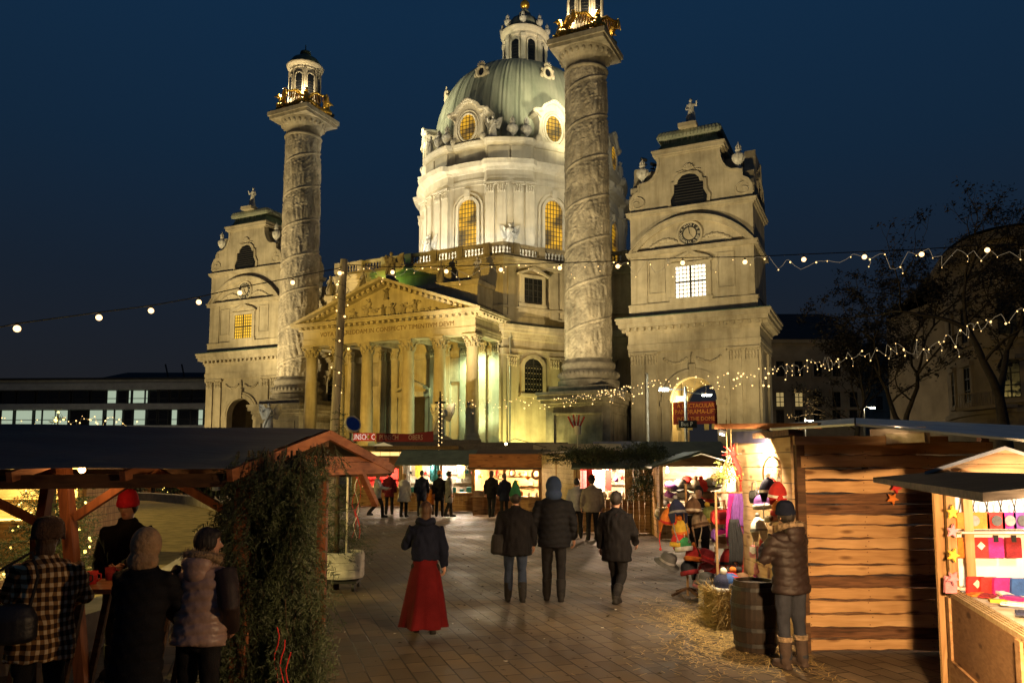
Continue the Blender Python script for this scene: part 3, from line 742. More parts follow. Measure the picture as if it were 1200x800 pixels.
def centre():
    mb=MB(); P=pathF+[(20.6,16),(-20.6,16)]; n=len(P)
    v=[(x,y,0) for x,y in P]+[(x,y,21.0) for x,y in P]
    mb.add(v,[tuple(range(n-1,-1,-1)),tuple(range(n,2*n))]+[(i,(i+1)%n,n+(i+1)%n,n+i) for i in range(n)],0)
    for o,z0,z1 in ((.35,0,1.6),(.2,11.9,12.25),(.27,12.25,12.5),(.32,13.4,13.65),(.45,13.65,13.95),(.85,13.95,14.25),(1.0,14.25,14.6),(.15,14.6,15.6),(.2,16.3,16.5),(.28,20.2,20.45),(.5,20.45,20.8),(.7,20.8,21.02)):
        band(mb,pathF,-.3,o,z0,z1)
    band(mb,pathF,-.2,.92,14.6,14.66,2)
    # pilasters on the wings
    for sg in (1,-1):
        for s in (.9,5.6,6.9,11.2):
            (x,y),a=along(wingR,s)
            if sg<0: x=-x; a=-a
            mb.T=Matrix.Translation((x,y,0))@Matrix.Rotation(a,4,'Z')
            mb.box(-.5,.5,-.22,.2,1.6,10.8); capital(mb,0,-.01,10.8,11.9,1.0,.24); mb.box(-.45,.45,-.14,.2,15.6,20.2)
            mb.T=None
    o=mb.build('centre_block',[M_STONE,M_DARKWIN,M_COPPER_D],church)
    # wing windows
    for sg in (1,-1):
        for s in (3.2,9.1):
            (x,y),a=along(wingR,s)
            if sg<0: x=-x; a=-a
            w=MB(); w.T=Matrix.Translation((0,-.25,0))
            win=[(-1.0,8.5),(1.0,8.5),(1.0,11.0)]+[(.85,11.3),(.5,11.6),(0,11.7),(-.5,11.6),(-.85,11.3)]+[(-1.0,11.0)]
            w.extr(win,.02,.2,1)
            lattice(w,-.97,.97,8.55,11.0,.0,6,8,.06,3); w.box(-.06,.06,-.06,.0,8.5,11.7,3)
            for k in range(5): 
                for j in range(6): w.lathe([(.0,0),(.07,.05),(0,.1)],(-.8+.32*j,-.03,8.75+.5*k),5,mi=0)
            w.strip([(-1.35,8.4),(-1.35,11.1),(-1.1,11.6),(-.6,11.95),(0,12.1),(.6,11.95),(1.1,11.6),(1.35,11.1),(1.35,8.4)],[(-1.0,8.4),(-1.0,11.0),(-.85,11.3),(-.5,11.6),(0,11.7),(.5,11.6),(.85,11.3),(1.0,11.0),(1.0,8.4)],-.12,.22,0)
            w.box(-1.5,1.5,-.22,.22,8.1,8.4)
            w.build('window',[M_STONE,M_DARKWIN,M_LOUVRE,M_BAR],o,(x,y,0),a)
            w=MB(); w.T=Matrix.Translation((0,-.25,0))
            w.box(-1.0,1.0,.02,.2,17.0,19.3,1); lattice(w,-1,1,17,19.3,.0,4,4,.06,3); w.box(-.07,.07,-.08,.0,17,19.3,3)
            for a_,b_,c_,d_ in ((-1.35,-1.0,16.8,19.6),(1.0,1.35,16.8,19.6),(-1.0,1.0,19.3,19.6),(-1.5,1.5,16.55,16.85)): w.box(a_,b_,-.1,.21,c_,d_)
            w.strip([(-1.8,19.65),(-.9,20.0),(0,20.45),(.9,20.0),(1.8,19.65)],[(-1.7,19.5),(-.8,19.8),(0,20.15),(.8,19.8),(1.7,19.5)],-.3,.21,0)
            w.build('window',[M_STONE,M_DARKWIN,M_LOUVRE,M_BAR],o,(x,y,0),a)
        # drainpipe at the corner
        d=MB(); d.tube([(sg*9.95,-2.1,1),(sg*9.95,-2.1,14)],.09,7); d.box(sg*9.75,sg*10.15,-2.3,-1.9,13.4,13.9); d.build('drainpipe',M_METAL,o)
    # balustrade
    b=MB(); band(b,pathF,-.25,.35,21.02,21.35); band(b,pathF,-.12,.28,22.1,22.4)
    tot=sum(math.hypot(q[0]-p[0],q[1]-p[1]) for p,q in zip(pathF,pathF[1:])); s=.3; i=0
    while s<tot:
        (x,y),a=along(pathF,s)
        nx,ny=sin(a),-cos(a); x+=nx*.08;y+=ny*.08
        if i%8==0:
            b.T=Matrix.Translation((x,y,0))@Matrix.Rotation(a,4,'Z'); b.box(-.34,.34,-.3,.3,21.35,22.42); b.T=None
        else:
            b.lathe([(.10,21.35),(.10,21.42),(.05,21.47),(.13,21.66),(.06,21.92),(.10,22.02),(.10,22.1)],(x,y,0),6)
        s+=.36; i+=1
    b.build('balustrade',M_STONE2,o)
    # podium that carries the drum
    d=MB(); DY=23.2; d.lathe([(1,15),(1,23.0),(1.02,23.0),(1.02,23.4),(.99,23.4),(.0,23.4)],(0,DY,0),48,13.4,15.8); d.box(-13,13,12,36,0,21.0)
    d.box(-10,10,36,60,0,20)
    d.build('nave',[M_STONE],o)
    return o
cblock=centre()

# ---------------------------------------------------------------- portico
def portico():
    mb=MB(); yF=-7.16; xs=[-8.785,-5.52,-2.25,2.25,5.52,8.785]
    mb.box(-9.9,9.9,yF-.95,-2.3,0,3.5)
    for k in range(12): mb.box(-9.9,9.9,yF-.95-.36*(12-k),yF-.95-.36*(11-k)+.0,0,3.5*k/12.0+.29)
    # entablature: three sides, hollow
    def ring(z0,z1,o,th=1.1,mi=0):
        x0,x1,y0=-9.35-o,9.35+o,yF-.56-o
        mb.box(x0,x1,y0,yF+.56,z0,z1,mi); mb.box(x0,-8.25,yF+.56,-2.5,z0,z1,mi); mb.box(8.25,x1,yF+.56,-2.5,z0,z1,mi)
    for z0,z1,o in ((13.05,13.3,0),(13.3,13.55,.05),(13.55,13.68,.1),(13.68,14.45,.02),(14.45,14.58,.12),(14.58,14.8,.2),(14.8,14.98,.85),(14.98,15.14,.95)): ring(z0,z1,o)
    dentils(mb,-9.5,9.5,yF-.75,14.6,14.79,.3,.62,.5)
    for sg in (-1,1):
        for i in range(8): yy=yF-.3+.62*i; mb.box(sg*9.5,sg*10.1,yy-.15,yy+.15,14.6,14.79)
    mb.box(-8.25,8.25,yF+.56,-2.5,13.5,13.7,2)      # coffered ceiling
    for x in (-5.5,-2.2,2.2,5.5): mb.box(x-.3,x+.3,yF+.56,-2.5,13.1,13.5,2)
    # inner wall pilasters, door, niches
    for x in (-8.785,-7.4,-5.52,-3.6,-2.25,2.25,3.6,5.52,7.4,8.785):
        mb.box(x-.42,x+.42,-2.85,-2.45,3.5,12.0); capital(mb,x,-2.849,12.0,13.05,.84,.05); mb.box(x-.5,x+.5,-2.95,-2.45,3.5,4.1)
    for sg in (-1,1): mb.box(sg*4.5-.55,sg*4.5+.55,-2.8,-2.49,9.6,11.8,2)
    mb.box(-1.75,-1.3,-2.8,-2.49,3.5,8.3); mb.box(1.3,1.75,-2.8,-2.49,3.5,8.3); mb.box(-1.9,1.9,-2.95,-2.49,8.3,8.8)
    mb.strip([(-2,9.0),(0,9.9),(2,9.0)],[(-1.9,8.8),(0,9.6),(1.9,8.8)],-3.1,-2.49)
    # attic blocks behind the pediment
    mb.box(-8.4,8.4,yF+1.6,-2.55,15.14,17.9); mb.box(-8.6,8.6,yF+1.4,-2.55,17.9,18.3)
    o=mb.build('portico',[M_STONE,M_DARKWIN,M_STONE2],church)
    d=MB(); d.box(-1.3,1.3,-2.62,-2.5,3.5,8.3,0)
    for x in (-.65,.65):
        for z in (4.3,6.2): d.box(x-.45,x+.45,-2.66,-2.619,z-.5,z+1.1,0)
    d.build('door',M_DOOR,o)
    # columns
    def col():
        c=MB(); seg=20
        c.box(-.8,.8,-.8,.8,3.5,3.8); c.lathe([(.78,3.8),(.8,3.95),(.72,4.1),(.64,4.15),(.7,4.3),(.62,4.42),(.585,4.5)],seg=seg,smooth=True)
        c.lathe([(.585,4.5),(.58,7),(.53,10),(.495,11.9),(.55,11.95),(.55,12.02)],seg=seg,smooth=True)
        c.lathe([(.48,12.0),(.5,12.5),(.62,12.9)],seg=seg,smooth=True)
        for r_,z,nn,h in ((.52,12.2,8,.2),(.58,12.5,8,.2)):
            for k in range(nn):
                a=2*pi*(k+(.5 if r_>.55 else 0))/nn; c.ell((r_*cos(a),r_*sin(a),z),(.13,.13,h),6,5); c.ell(((r_+.1)*cos(a),(r_+.1)*sin(a),z+h*.7),(.1,.1,.06),6,4)
        for k in range(4):
            a=pi/4+k*pi/2; c.ell((.78*cos(a),.78*sin(a),12.8),(.15,.15,.13),6,5)
        c.box(-.72,.72,-.72,.72,12.9,13.05)
        return c.mesh('portico_column',M_STONE)
    cm=col()
    for x in xs: link(cm,'column',o,(x,yF,0))
    # pediment
    p=MB(); y0=yF-.56; AP=18.75; hwid=10.3
    p.extr([(-9.4,15.14),(9.4,15.14),(0,18.25)],y0+.3,y0+1.6,0)
    sl=(AP-15.14)/hwid; th=.62
    for sg in (-1,1):
        L=[(sg*hwid,15.14),(0,AP),(0,AP-th),(sg*(hwid-th/sl*.98),15.145)]
        p.extr(L,y0-.3,y0+1.9,0)
        L=[(sg*(hwid),15.16),(0,AP+.02),(0,AP-.26),(sg*(hwid-.26/sl),15.16)]
        p.extr(L,y0-.98,y0-.3,0)
        n=17
        for i in range(n):
            t=(i+.6)/n; x=sg*hwid*(1-t)*.95; z=15.14+(hwid-abs(x))*sl-.50
            p.obox((x,y0-.5,z),(.3,.42,.2),(0,sg*math.atan(sl),0))
    # carved scene
    r_=random.Random(5)
    for x,z,h in ((0,16.9,1.0),(-2.2,15.5,1.1),(-1.9,16.2,.9),(-.3,15.4,1.0),(.7,15.4,1.1),(1.9,15.4,.9),(3.1,15.6,1.0),(-3.4,15.4,.6),(-4.6,15.3,.5),(4.6,15.3,.5),(5.4,15.3,.4),(-5.6,15.25,.4)):
        p.ell((x,y0+.25,z+h*.35),(h*.22,.28,h*.4),8,6,1,(0,r_.uniform(-.4,.4),0)); p.ell((x+r_.uniform(-.1,.1),y0+.15,z+h*.85),(h*.13,.18,h*.15),7,6,1)
        for q in (-1,1): p.tube([(x,y0+.2,z+h*.6),(x+q*h*.35,y0+.1,z+h*r_.uniform(.5,.95))],[h*.09,h*.05],5,1); p.tube([(x,y0+.2,z+h*.2),(x+q*h*.25,y0+.1,z-h*.05)],[h*.12,h*.08],5,1)
    for k in range(14): p.ell((r_.uniform(-4,4),y0+.3,r_.uniform(15.6,16.4)),(.3,.14,.14),6,5,1)
    po=p.build('pediment',[M_STONE,M_STONE2],church)
    text('inscription','VOTA MEA REDDAM IN CONSPECTV TIMENTIVM DEVM',.60,M_INSC,po,(0,yF-.56-.03,14.06),(pi/2,0,0),.015,.98)
    st=put(ST_ME[2],'statue',po,(0,y0+.9,18.85),0,1.1,M_DARKSTONE)
    for x in (-8.3,-4.3,4.4,8.2): put(ST_ME[int(abs(x))%2],'statue',o,(x,yF+1.9,18.45),0,.85,M_DARKSTONE)
    return o
portico()

# ---------------------------------------------------------------- drum and dome
DA,DB,DY=15.3,11.8,23.2
def pier(a):
    k=((a+pi/2)-pi/8)%(pi/4); k=min(k,pi/4-k); return 1.0 if k<radians(12.2) else 0.0
def elath(mb,prof,seg=192,mi=0,fn=None,a=DA,b=DB,smooth=False):
    v=[];n=len(prof)
    for dr,z in prof:
        for k in range(seg):
            an=2*pi*k/seg; e=fn(an,z) if fn else 0
            v.append(((b+dr+e)*cos(an),DY+(a+dr+e)*sin(an),z))
    mb.add(v,[(i*seg+k,i*seg+(k+1)%seg,(i+1)*seg+(k+1)%seg,(i+1)*seg+k) for i in range(n-1) for k in range(seg)],mi,smooth)
def onell(an,dr,a=DA,b=DB):
    x,y=(b)*cos(an),a*sin(an); nx,ny=cos(an)/b,sin(an)/a; l=math.hypot(nx,ny); nx/=l;ny/=l
    return (x+nx*dr,DY+y+ny*dr), atan2(ny,nx)+pi/2       # rotation so that local -y points outwards
def M_on(an,dr,a=DA,b=DB):
    (x,y),r=onell(an,dr,a,b); return Matrix.Translation((x,y,0))@Matrix.Rotation(r,4,'Z')
def drum():
    mb=MB(); f=lambda an,z: .55*pier(an)
    elath(mb,[(.3,22.5),(.3,25.0),(.12,25.1),(0,25.1),(0,32.6),(.14,32.62),(.14,33.0),(.2,33.02),(.2,33.3),(.12,33.32),(.12,34.0),(.3,34.05),(.45,34.3),(.95,34.45),(1.05,34.8),(1.1,34.95),(.0,35.1),(-.1,35.12),(-.1,36.9),(.15,36.95),(.4,37.2),(.5,37.5),(.5,37.6),(-1.6,37.95)],192,0,f)
    # pilaster pairs on the piers
    for k in range(8):
        c=-pi/2+pi/8+k*pi/4
        for off in (-9.6,-3.9,3.9,9.6):
            mb.T=M_on(c+radians(off),.53); mb.box(-.5,.5,-.24,.2,25.1,31.4); capital(mb,0,-.01,31.4,32.6,1.0,.26); mb.box(-.58,.58,-.32,.2,24.4,25.5); mb.T=None
        for off in (-5.5,5.5):
            mb.T=M_on(c+radians(off),.4); mb.box(-1.1,1.1,-.2,.2,35.4,36.7); mb.T=None
    o=mb.build('drum',[M_WHITE],church)
    for k in range(8):
        c=-pi/2+k*pi/4; hw=1.15
        w=MB(); pane=[(-hw,25.6),(hw,25.6)]+arc(0,29.95,hw,0,pi,12); w.extr(pane,-.02,.3,1)
        for i in range(1,6): x=-hw+2*hw*i/6; zt=29.95+sqrt(max(0,hw*hw-x*x)); w.box(x-.03,x+.03,-.06,-.022,25.6,zt,2)
        for i in range(11):
            z=25.6+.5*i; xx=hw if z<29.95 else sqrt(max(0,hw*hw-(z-29.95)**2)); w.box(-xx,xx,-.055,-.023,z-.03,z+.03,2)
        w.strip([(-1.5,25.3)]+arc(0,29.95,1.5,pi,0,16)+[(1.5,25.3)],[(-1.17,25.3)]+arc(0,29.95,1.17,pi,0,16)+[(1.17,25.3)],-.25,.3,0)
        w.strip([(-2.0,25.3)]+arc(0,30.0,1.9,pi,0,16)+[(2.0,25.3)],[(-1.75,25.3)]+arc(0,30.0,1.68,pi,0,16)+[(1.75,25.3)],-.13,.3,0)
        w.box(-1.8,1.8,-.35,.3,25.05,25.32); w.box(-.3,.3,-.42,.3,31.3,32.2)
        (x,y),r=onell(c,.0); w.build('drum_window',[M_WHITE,M_AMBER,M_BAR],o,(x,y,0),r)
        # oval lucarne standing on the attic
        l=MB(); half=[(2.35,36.9),(2.35,37.6),(1.9,38.2),(1.75,39.6),(1.95,40.3),(2.4,40.6),(2.4,41.0),(1.7,41.1),(1.35,41.6),(.7,42.05),(0,42.25)]
        l.extr(half+[(-x,z) for x,z in reversed(half[:-1])],-.1,2.6,0)
        l.strip(half[4:]+[(-x,z) for x,z in reversed(half[4:-1])],[(x*.84,z-.3) for x,z in half[4:]]+[(-x*.84,z-.3) for x,z in reversed(half[4:-1])],-.4,-.102,0)
        ov=[(1.08*cos(2*pi*j/24),39.05+1.55*sin(2*pi*j/24)) for j in range(24)]; l.extr(ov,-.14,-.105,1)
        for sc in (1.0,1.28):
            l.tube([(1.12*sc*cos(2*pi*j/24),-.15+.06*(sc-1),39.05+1.6*sc**.8*sin(2*pi*j/24)) for j in range(25)],.13 if sc==1 else .09,6,0,False)
        for i in range(1,5):
            x=-1.08+2.16*i/5; h_=1.55*sqrt(max(0,1-(x/1.08)**2)); l.box(x-.03,x+.03,-.18,-.142,39.05-h_,39.05+h_,2)
        for i in range(1,7):
            z=-1.55+3.1*i/7; h_=1.08*sqrt(max(0,1-(z/1.55)**2)); l.box(-h_,h_,-.175,-.143,39.05+z-.03,39.05+z+.03,2)
        for j in range(-3,4): l.ell((j*.22,-.35,41.9+.35*cos(j*.5)),(.16,.25,.2),6,5)
        for q in (-1,1): l.ell((q*2.3,-.2,40.8),(.35,.3,.3),8,6); l.ell((q*1.9,-.15,37.6),(.4,.2,.5),8,6)
        (x,y),r=onell(c,.05); l.build('oval_window',[M_WHITE,M_AMBER,M_BAR],o,(x,y,.35),r)
        # figures over the piers
        c2=c+pi/8
        for off,kind in ((-8.5,'a'),(1.5,'u'),(8.5,'u')):
            (x,y),r=onell(c2+radians(off),.2)
            if kind=='a':
                put(ST_ME[2],'statue',o,(x,y,37.9),r,1.05); 
            else: put(URN_ME,'urn',o,(x,y,37.65),r,1.25)
        (x,y),r=onell(c2,1.4); put(ST_ME[2],'statue',o,(x,y,24.9),r,1.2)
    return o
drum()
def dome():
    mb=MB(); a,b=14.1,11.0
    prof=[]
    N_=34
    for i in range(N_+1):
        t=i/N_*radians(81.5); prof.append((cos(t)**.77,37.9+14.4*sin(t)**.77))
    seg=288; v=[]
    for c,z in prof:
        for k in range(seg):
            an=2*pi*k/seg; e=.0
            if k%36 in (14,22): e=.16*c
            elif k%4==0: e=.07
            v.append(((b*c+e)*cos(an),DY+(a*c+e)*sin(an),z))
    n=len(prof); mb.add(v,[(i*seg+k,i*seg+(k+1)%seg,(i+1)*seg+(k+1)%seg,(i+1)*seg+k) for i in range(n-1) for k in range(seg)],0,False)
    mb.lathe([(1.02,37.3),(1.02,38.2),(.99,38.3)],(0,DY,0),96,b+.25,a+.25,mi=1)
    o=mb.build('dome',[M_COPPER,M_COPPER_D],church)
    for k in range(8):
        c=-pi/2+k*pi/4; t=radians(36); zz=37.9+14.4*sin(t)**.77; rr=cos(t)**.77
        d=MB(); d.tube([(.55*cos(2*pi*j/16),-.35,.65*sin(2*pi*j/16)) for j in range(17)],.2,6,0,False)
        d.add([(.55*cos(2*pi*j/16),-.3,.65*sin(2*pi*j/16)) for j in range(16)],[tuple(range(16))],1)
        d.lathe([(.6,0),(.6,1.2)],(0,0,0),4) if False else d.box(-.6,.6,-.25,1.6,-.6,.55,0)
        for j in range(-3,4): d.tube([(0,-.3,.7),(.55*sin(j*.45),-.35,.75+.55*cos(j*.45))],[.09,.05],5)
        for q in (-1,1): d.ell((q*.75,-.25,-.35),(.25,.2,.4),6,5); d.ell((q*.7,-.25,.35),(.2,.2,.2),6,5)
        (x,y),r=onell(c,0,a*rr,b*rr); d.build('dormer',[M_STONE,M_DARKWIN],o,(x,y,zz),r)
    # lantern
    l=MB(); sx,sy=1.0,1.15; cc=(0,DY,0)
    l.lathe([(3.3,51.60),(3.3,52.10),(2.7,52.15),(2.6,52.20),(2.6,56.90),(2.75,56.95),(2.75,57.30),(3.0,57.50),(3.15,57.80),(3.15,57.95),(2.4,58.00)],cc,32,sx,sy,0)
    for k in range(8):
        an=-pi/2+k*pi/4; (x,y),r=onell(an,0,2.6*sy,2.6*sx)
        l.T=Matrix.Translation((x,y,0))@Matrix.Rotation(r,4,'Z')
        l.extr([(-.5,52.9),(.5,52.9)]+arc(0,55.80,.5,0,pi,10),-.03,.3,1)
        l.strip([(-.7,52.6)]+arc(0,55.80,.7,pi,0,10)+[(.7,52.6)],[(-.52,52.6)]+arc(0,55.80,.52,pi,0,10)+[(.52,52.6)],-.14,.3,0)
        for j in range(6): l.box(-.48,.48,-.05,-.031,53.50+.4*j,53.54+.4*j,2)
        l.T=None
        an2=an+pi/8; (x,y),r=onell(an2,.08,2.6*sy,2.6*sx)
        l.T=Matrix.Translation((x,y,0))@Matrix.Rotation(r,4,'Z'); l.box(-.28,.28,-.2,.2,52.15,56.90); l.box(-.34,.34,-.3,.2,56.40,56.90); l.T=None
    # railing
    for k in range(40):
        a_=2*pi*k/40; l.tube([(3.25*cos(a_),DY+3.6*sin(a_),52.05),(3.25*cos(a_),DY+3.6*sin(a_),52.85)],.03,4,2)
    l.tube([(3.25*cos(2*pi*k/40),DY+3.6*sin(2*pi*k/40),52.85) for k in range(41)],.05,4,2,False)
    l.lathe([(2.3,58.00),(2.35,58.60),(2.2,59.30),(1.8,60.00),(1.3,60.50),(.8,60.80),(.7,61.20),(.75,61.30),(.35,61.80),(.25,62.20)],cc,32,sx,sy,3,smooth=True)
    for k in range(16):
        a_=2*pi*k/16; l.tube([(2.37*cos(a_),DY+2.37*1.15*sin(a_),58.40),(2.24*cos(a_),DY+2.24*1.15*sin(a_),59.30),(1.83*cos(a_),DY+1.83*1.15*sin(a_),60.00),(.85*cos(a_),DY+.85*1.15*sin(a_),60.80)],.06,4,3)
    ob=l.build('lantern',[M_WHITE,M_DARKWIN,M_LOUVRE,M_COPPER],church)
    for k in range(8):
        a_=-pi/2+pi/8+k*pi/4; put(URN_ME,'urn',ob,(2.85*cos(a_),DY+2.85*1.15*sin(a_),57.95),0,.9)
    g=MB(); g.ell((0,DY,62.60),.62,16,10); g.box(-.09,.09,DY-.09,DY+.09,63.20,65.80); g.box(-.8,.8,DY-.085,DY+.085,64.60,64.80); g.build('gilded_cross',M_GOLD,ob)
dome()

# red banner hung in the arch of the right-hand tower
bn=MB(); bn.box(-1.98,1.98,-.02,.02,5.35,7.3,0)
for x in (-1.98,1.9): bn.tube([(x+.04,0,7.25),(x+.04,0,7.5)],.03,5,1)
for x in (-1.5,-.5,.9,1.55): bn.box(x-.2,x+.2,-.02,.02,4.85 if x<1 else 4.9,5.35,2)
M_REDCLOTH=mat('red_banner_cloth',(.16,.018,.015),.8,(2,.2)); M_GOLDINK=mat('gold_lettering',(.55,.25,.04),.7,(9,.1))
M_BANPALE=mat('pale_banner_tab',(.5,.40,.16),.8,(3,.2))
p0=cw(25.9,-1.9,0)
ban=bn.build('banner',[M_REDCLOTH,M_METAL,M_BANPALE]); ban.location=p0; ban.rotation_euler=(0,0,-TH)
tag(ban,'red banner with gold lettering hung across the arch under the church clock','banner')
for s_,z_ in (('A SPECTACULAR',6.95),('PANORAMA-LIFT',6.42),('INTO THE DOME',5.8)): text('lettering',s_,.50 if z_!=6.42 else .56,M_GOLDINK,ban,(0,-.03,z_),(pi/2,0,0),.004,.85)
# ================================================================== floodlights of the church
M_LAMPO2=emis('sodium_lamp',(1,.75,.25),4)
def flood_proto():
    t=thing('floodlight','','floodlight')
    b=MB(); b.box(-.3,.3,-.12,.12,0,.06); b.box(-.04,.04,-.04,.04,.06,.3); b.build('stand',M_BLACK,t)
    h=MB(); h.obox((0,0,.48),(.5,.25,.38),(-.9,0,0)); h.build('housing',M_BLACK,t)
    return t
FL=flood_proto(); FL_USED=[False]
def flood(label, u,t,z, tu,tt,tz, power, col=YEL, spot=70, size=.25, blend=.6, lift=.6):
    p=cw(u,t,z); q=cw(tu,tt,tz); a=atan2(q.y-p.y,q.x-p.x)-pi/2
    if FL_USED[0]: o=dup(FL,p,a)
    else: o=FL; o.location=p; o.rotation_euler=(0,0,a); FL_USED[0]=True
    o['label']=label; o['category']='floodlight'; o['group']='floodlights on the church'
    d=(q-p).normalized()
    lamp('flood_beam','SPOT',p+Vector((0,0,lift))+d*.35,power,col,q,size,spot,blend)
WH=(1,.91,.68); DIM=(1,.76,.40)
# towers and giant columns, lit from the square
flood('floodlight on the ground aimed at the clock tower',36,19,0, 26,0,20, 17500,(1,.76,.36),75)
flood('floodlight on the ground aimed at the tower with the amber window',-40,20,0, -26,0,17, 24000,(1,.75,.32),75)
flood('floodlight on the ground aimed up the nearer carved column',10,22,0, 17,2,25, 38000,(1,.80,.43),60)
flood('floodlight on the ground aimed up the farther carved column',-24,22,0, -17,2,25, 46000,(1,.79,.40),60)
flood('floodlight before the steps aimed at the pediment',6,47,3.2, 0,6,13, 58000,(1,.62,.10),36)
# portico inside and the niches
flood('floodlight inside the portico by its end column',7.2,4.8,3.5, 7.4,3.4,12, 1300,(.74,1,.55),130,lift=.3,size=.5)
flood('floodlight under the portico ceiling by its end column',7.1,4.9,12.3, 7.3,3.2,6, 2600,(.74,1,.55),150,lift=.2,size=.5)
flood('floodlight in the niche behind the nearer carved column',13.4,3.6,0, 11.5,.6,15, 5200,(1,.86,.26),120,size=.5)
flood('floodlight in the niche behind the farther carved column',-13.2,3.0,0, -11,0,14, 1800,(1,.80,.36),120)
flood('green floodlight on the portico roof behind the pediment',-3.5,4.2,18.3, -3,2.5,20.5, 260,(.5,1,.12),140,lift=.3)
# drum and dome, from the roofs round it
for i,(u,t) in enumerate(((-9,-3.6),(-3.5,-1.5),(3.5,-1.5),(9,-3.6),(14,-9),(-14,-9))):
    flood(('first','second','third','fourth','fifth','sixth')[i]+' roof floodlight from the left lighting the white drum',u,t,21.3, u*.62,-8,31.5, (3100,3000,2500,1500,650,1800)[i],WH,130,lift=.4,size=1.1)
flood('strong lamp on the clock tower roof aimed at the dome',22,-4,29.5, 1,-21,50, 24000,(1,.88,.50),34,size=1.0)
flood('strong lamp on the amber windowed tower roof aimed at the dome',-22,-4,29.5, -1,-21,50, 24000,(1,.88,.50),34,size=1.0)
flood('narrow lamp on the clock tower roof aimed at the lantern',21.5,-6,29.5, .3,-23.2,56.5, 20000,(1,.74,.52),17)
flood('added lamp on top of the nearer carved column to even the dome light',14.6,-2.2,40.82, 0,-22,46.5, 7500,(1,.90,.55),52)  # added pair shining from the front to even out the dome
flood('added lamp on top of the farther carved column to even the dome light',-14.6,-2.2,40.82, 0,-22,47, 12500,(1,.90,.55),52)
flood('wide lamp on the clock tower roof aimed at the attic of the drum',21.5,-2.5,29.5, 0,-20,38, 4500,(1,.87,.56),75,size=1.0)
flood('wide lamp on the amber windowed tower roof aimed at the attic of the drum',-21.5,-2.5,29.5, 0,-20,38, 9500,(1,.87,.56),75,size=1.0)

# ================================================================== setting
gb=MB(); gb.add([(-700,-300,0),(700,-300,0),(700,1200,0),(-700,1200,0)],[(0,1,2,3)])
tag(gb.build('ground',M_PAVE),kind='structure')
# straw-covered drained basin with its stone rim
BASIN=[(-5.2,9.6),(-6.2,15),(-7.9,21),(-9.8,26.5),(-12.8,33),(-17.5,39.5),(-24,43.5),(-34,42),(-41,30),(-37,16),(-26,8.5),(-12,6.9),(-6.6,7.6)]
def closed_spline(P,n=8):
    P=[np.array(p,float) for p in P];m=len(P);out=[]
    for i in range(m):
        a,b,c,d=P[(i-1)%m],P[i],P[(i+1)%m],P[(i+2)%m]
        for k in range(n):
            t=k/n; out.append(tuple(.5*((2*b)+(-a+c)*t+(2*a-5*b+4*c-d)*t*t+(-a+3*b-3*c+d)*t**3)))
    return out
BS=closed_spline(BASIN)
M_STRAWBED=mat('trodden_straw',(.40,.30,.11),.9,(2.2,.5),1.0,30,col2=(.17,.13,.045),detail=12)
bb=MB(); bb.add([(x,y,.03) for x,y in BS],[tuple(range(len(BS)))]); tag(bb.build('straw_bed',M_STRAWBED),kind='structure')
rm=MB(); n=len(BS); cx=sum(p[0] for p in BS)/n; cyy=sum(p[1] for p in BS)/n
def sc(p,o): d=Vector((p[0]-cx,p[1]-cyy)); d*= (d.length+o)/d.length; return (cx+d.x,cyy+d.y)
v=[];f=[]
for p in BS:
    for o,z in ((0,.0),(0,.42),(.75,.42),(.75,0)): q=sc(p,o); v.append((q[0],q[1],z))
for i in range(n):
    j=(i+1)%n
    for k in range(3): f.append((i*4+k,i*4+k+1,j*4+k+1,j*4+k))
rm.add(v,f); tag(rm.build('basin_rim',M_DARKSTONE),'low dark stone rim running round the straw covered basin','rim')

def street_lamp(label,px,py,Y,arms=1,L=.6,sign=False,stren=None):
    p=at(px,py,Y); t=thing('street_lamp',label,'street lamp',(p.x,Y,0),0,'street lamps'); h=p.z
    m=MB(); m.tube([(0,0,0),(0,0,1.2),(0,0,h+.1)],[.12,.09,.07],8); m.build('pole',M_METAL,t)
    for s in ((-1,1) if arms==2 else (1,)):
        a=MB(); a.beam((0,0,h-.05-(0 if s<0 else .12)),(s*L,0,h-.05-(0 if s<0 else .25)),.05,.05); a.obox((s*(L+.18),0,h-.0-(0 if s<0 else .25)),(.5,.22,.1)); a.build('arm',M_METAL,t)
        b=MB(); b.obox((s*(L+.18),0,h-.09-(0 if s<0 else .25)),(.42,.18,.07)); b.build('lamp_head',M_LAMPW,t)
    return t,h
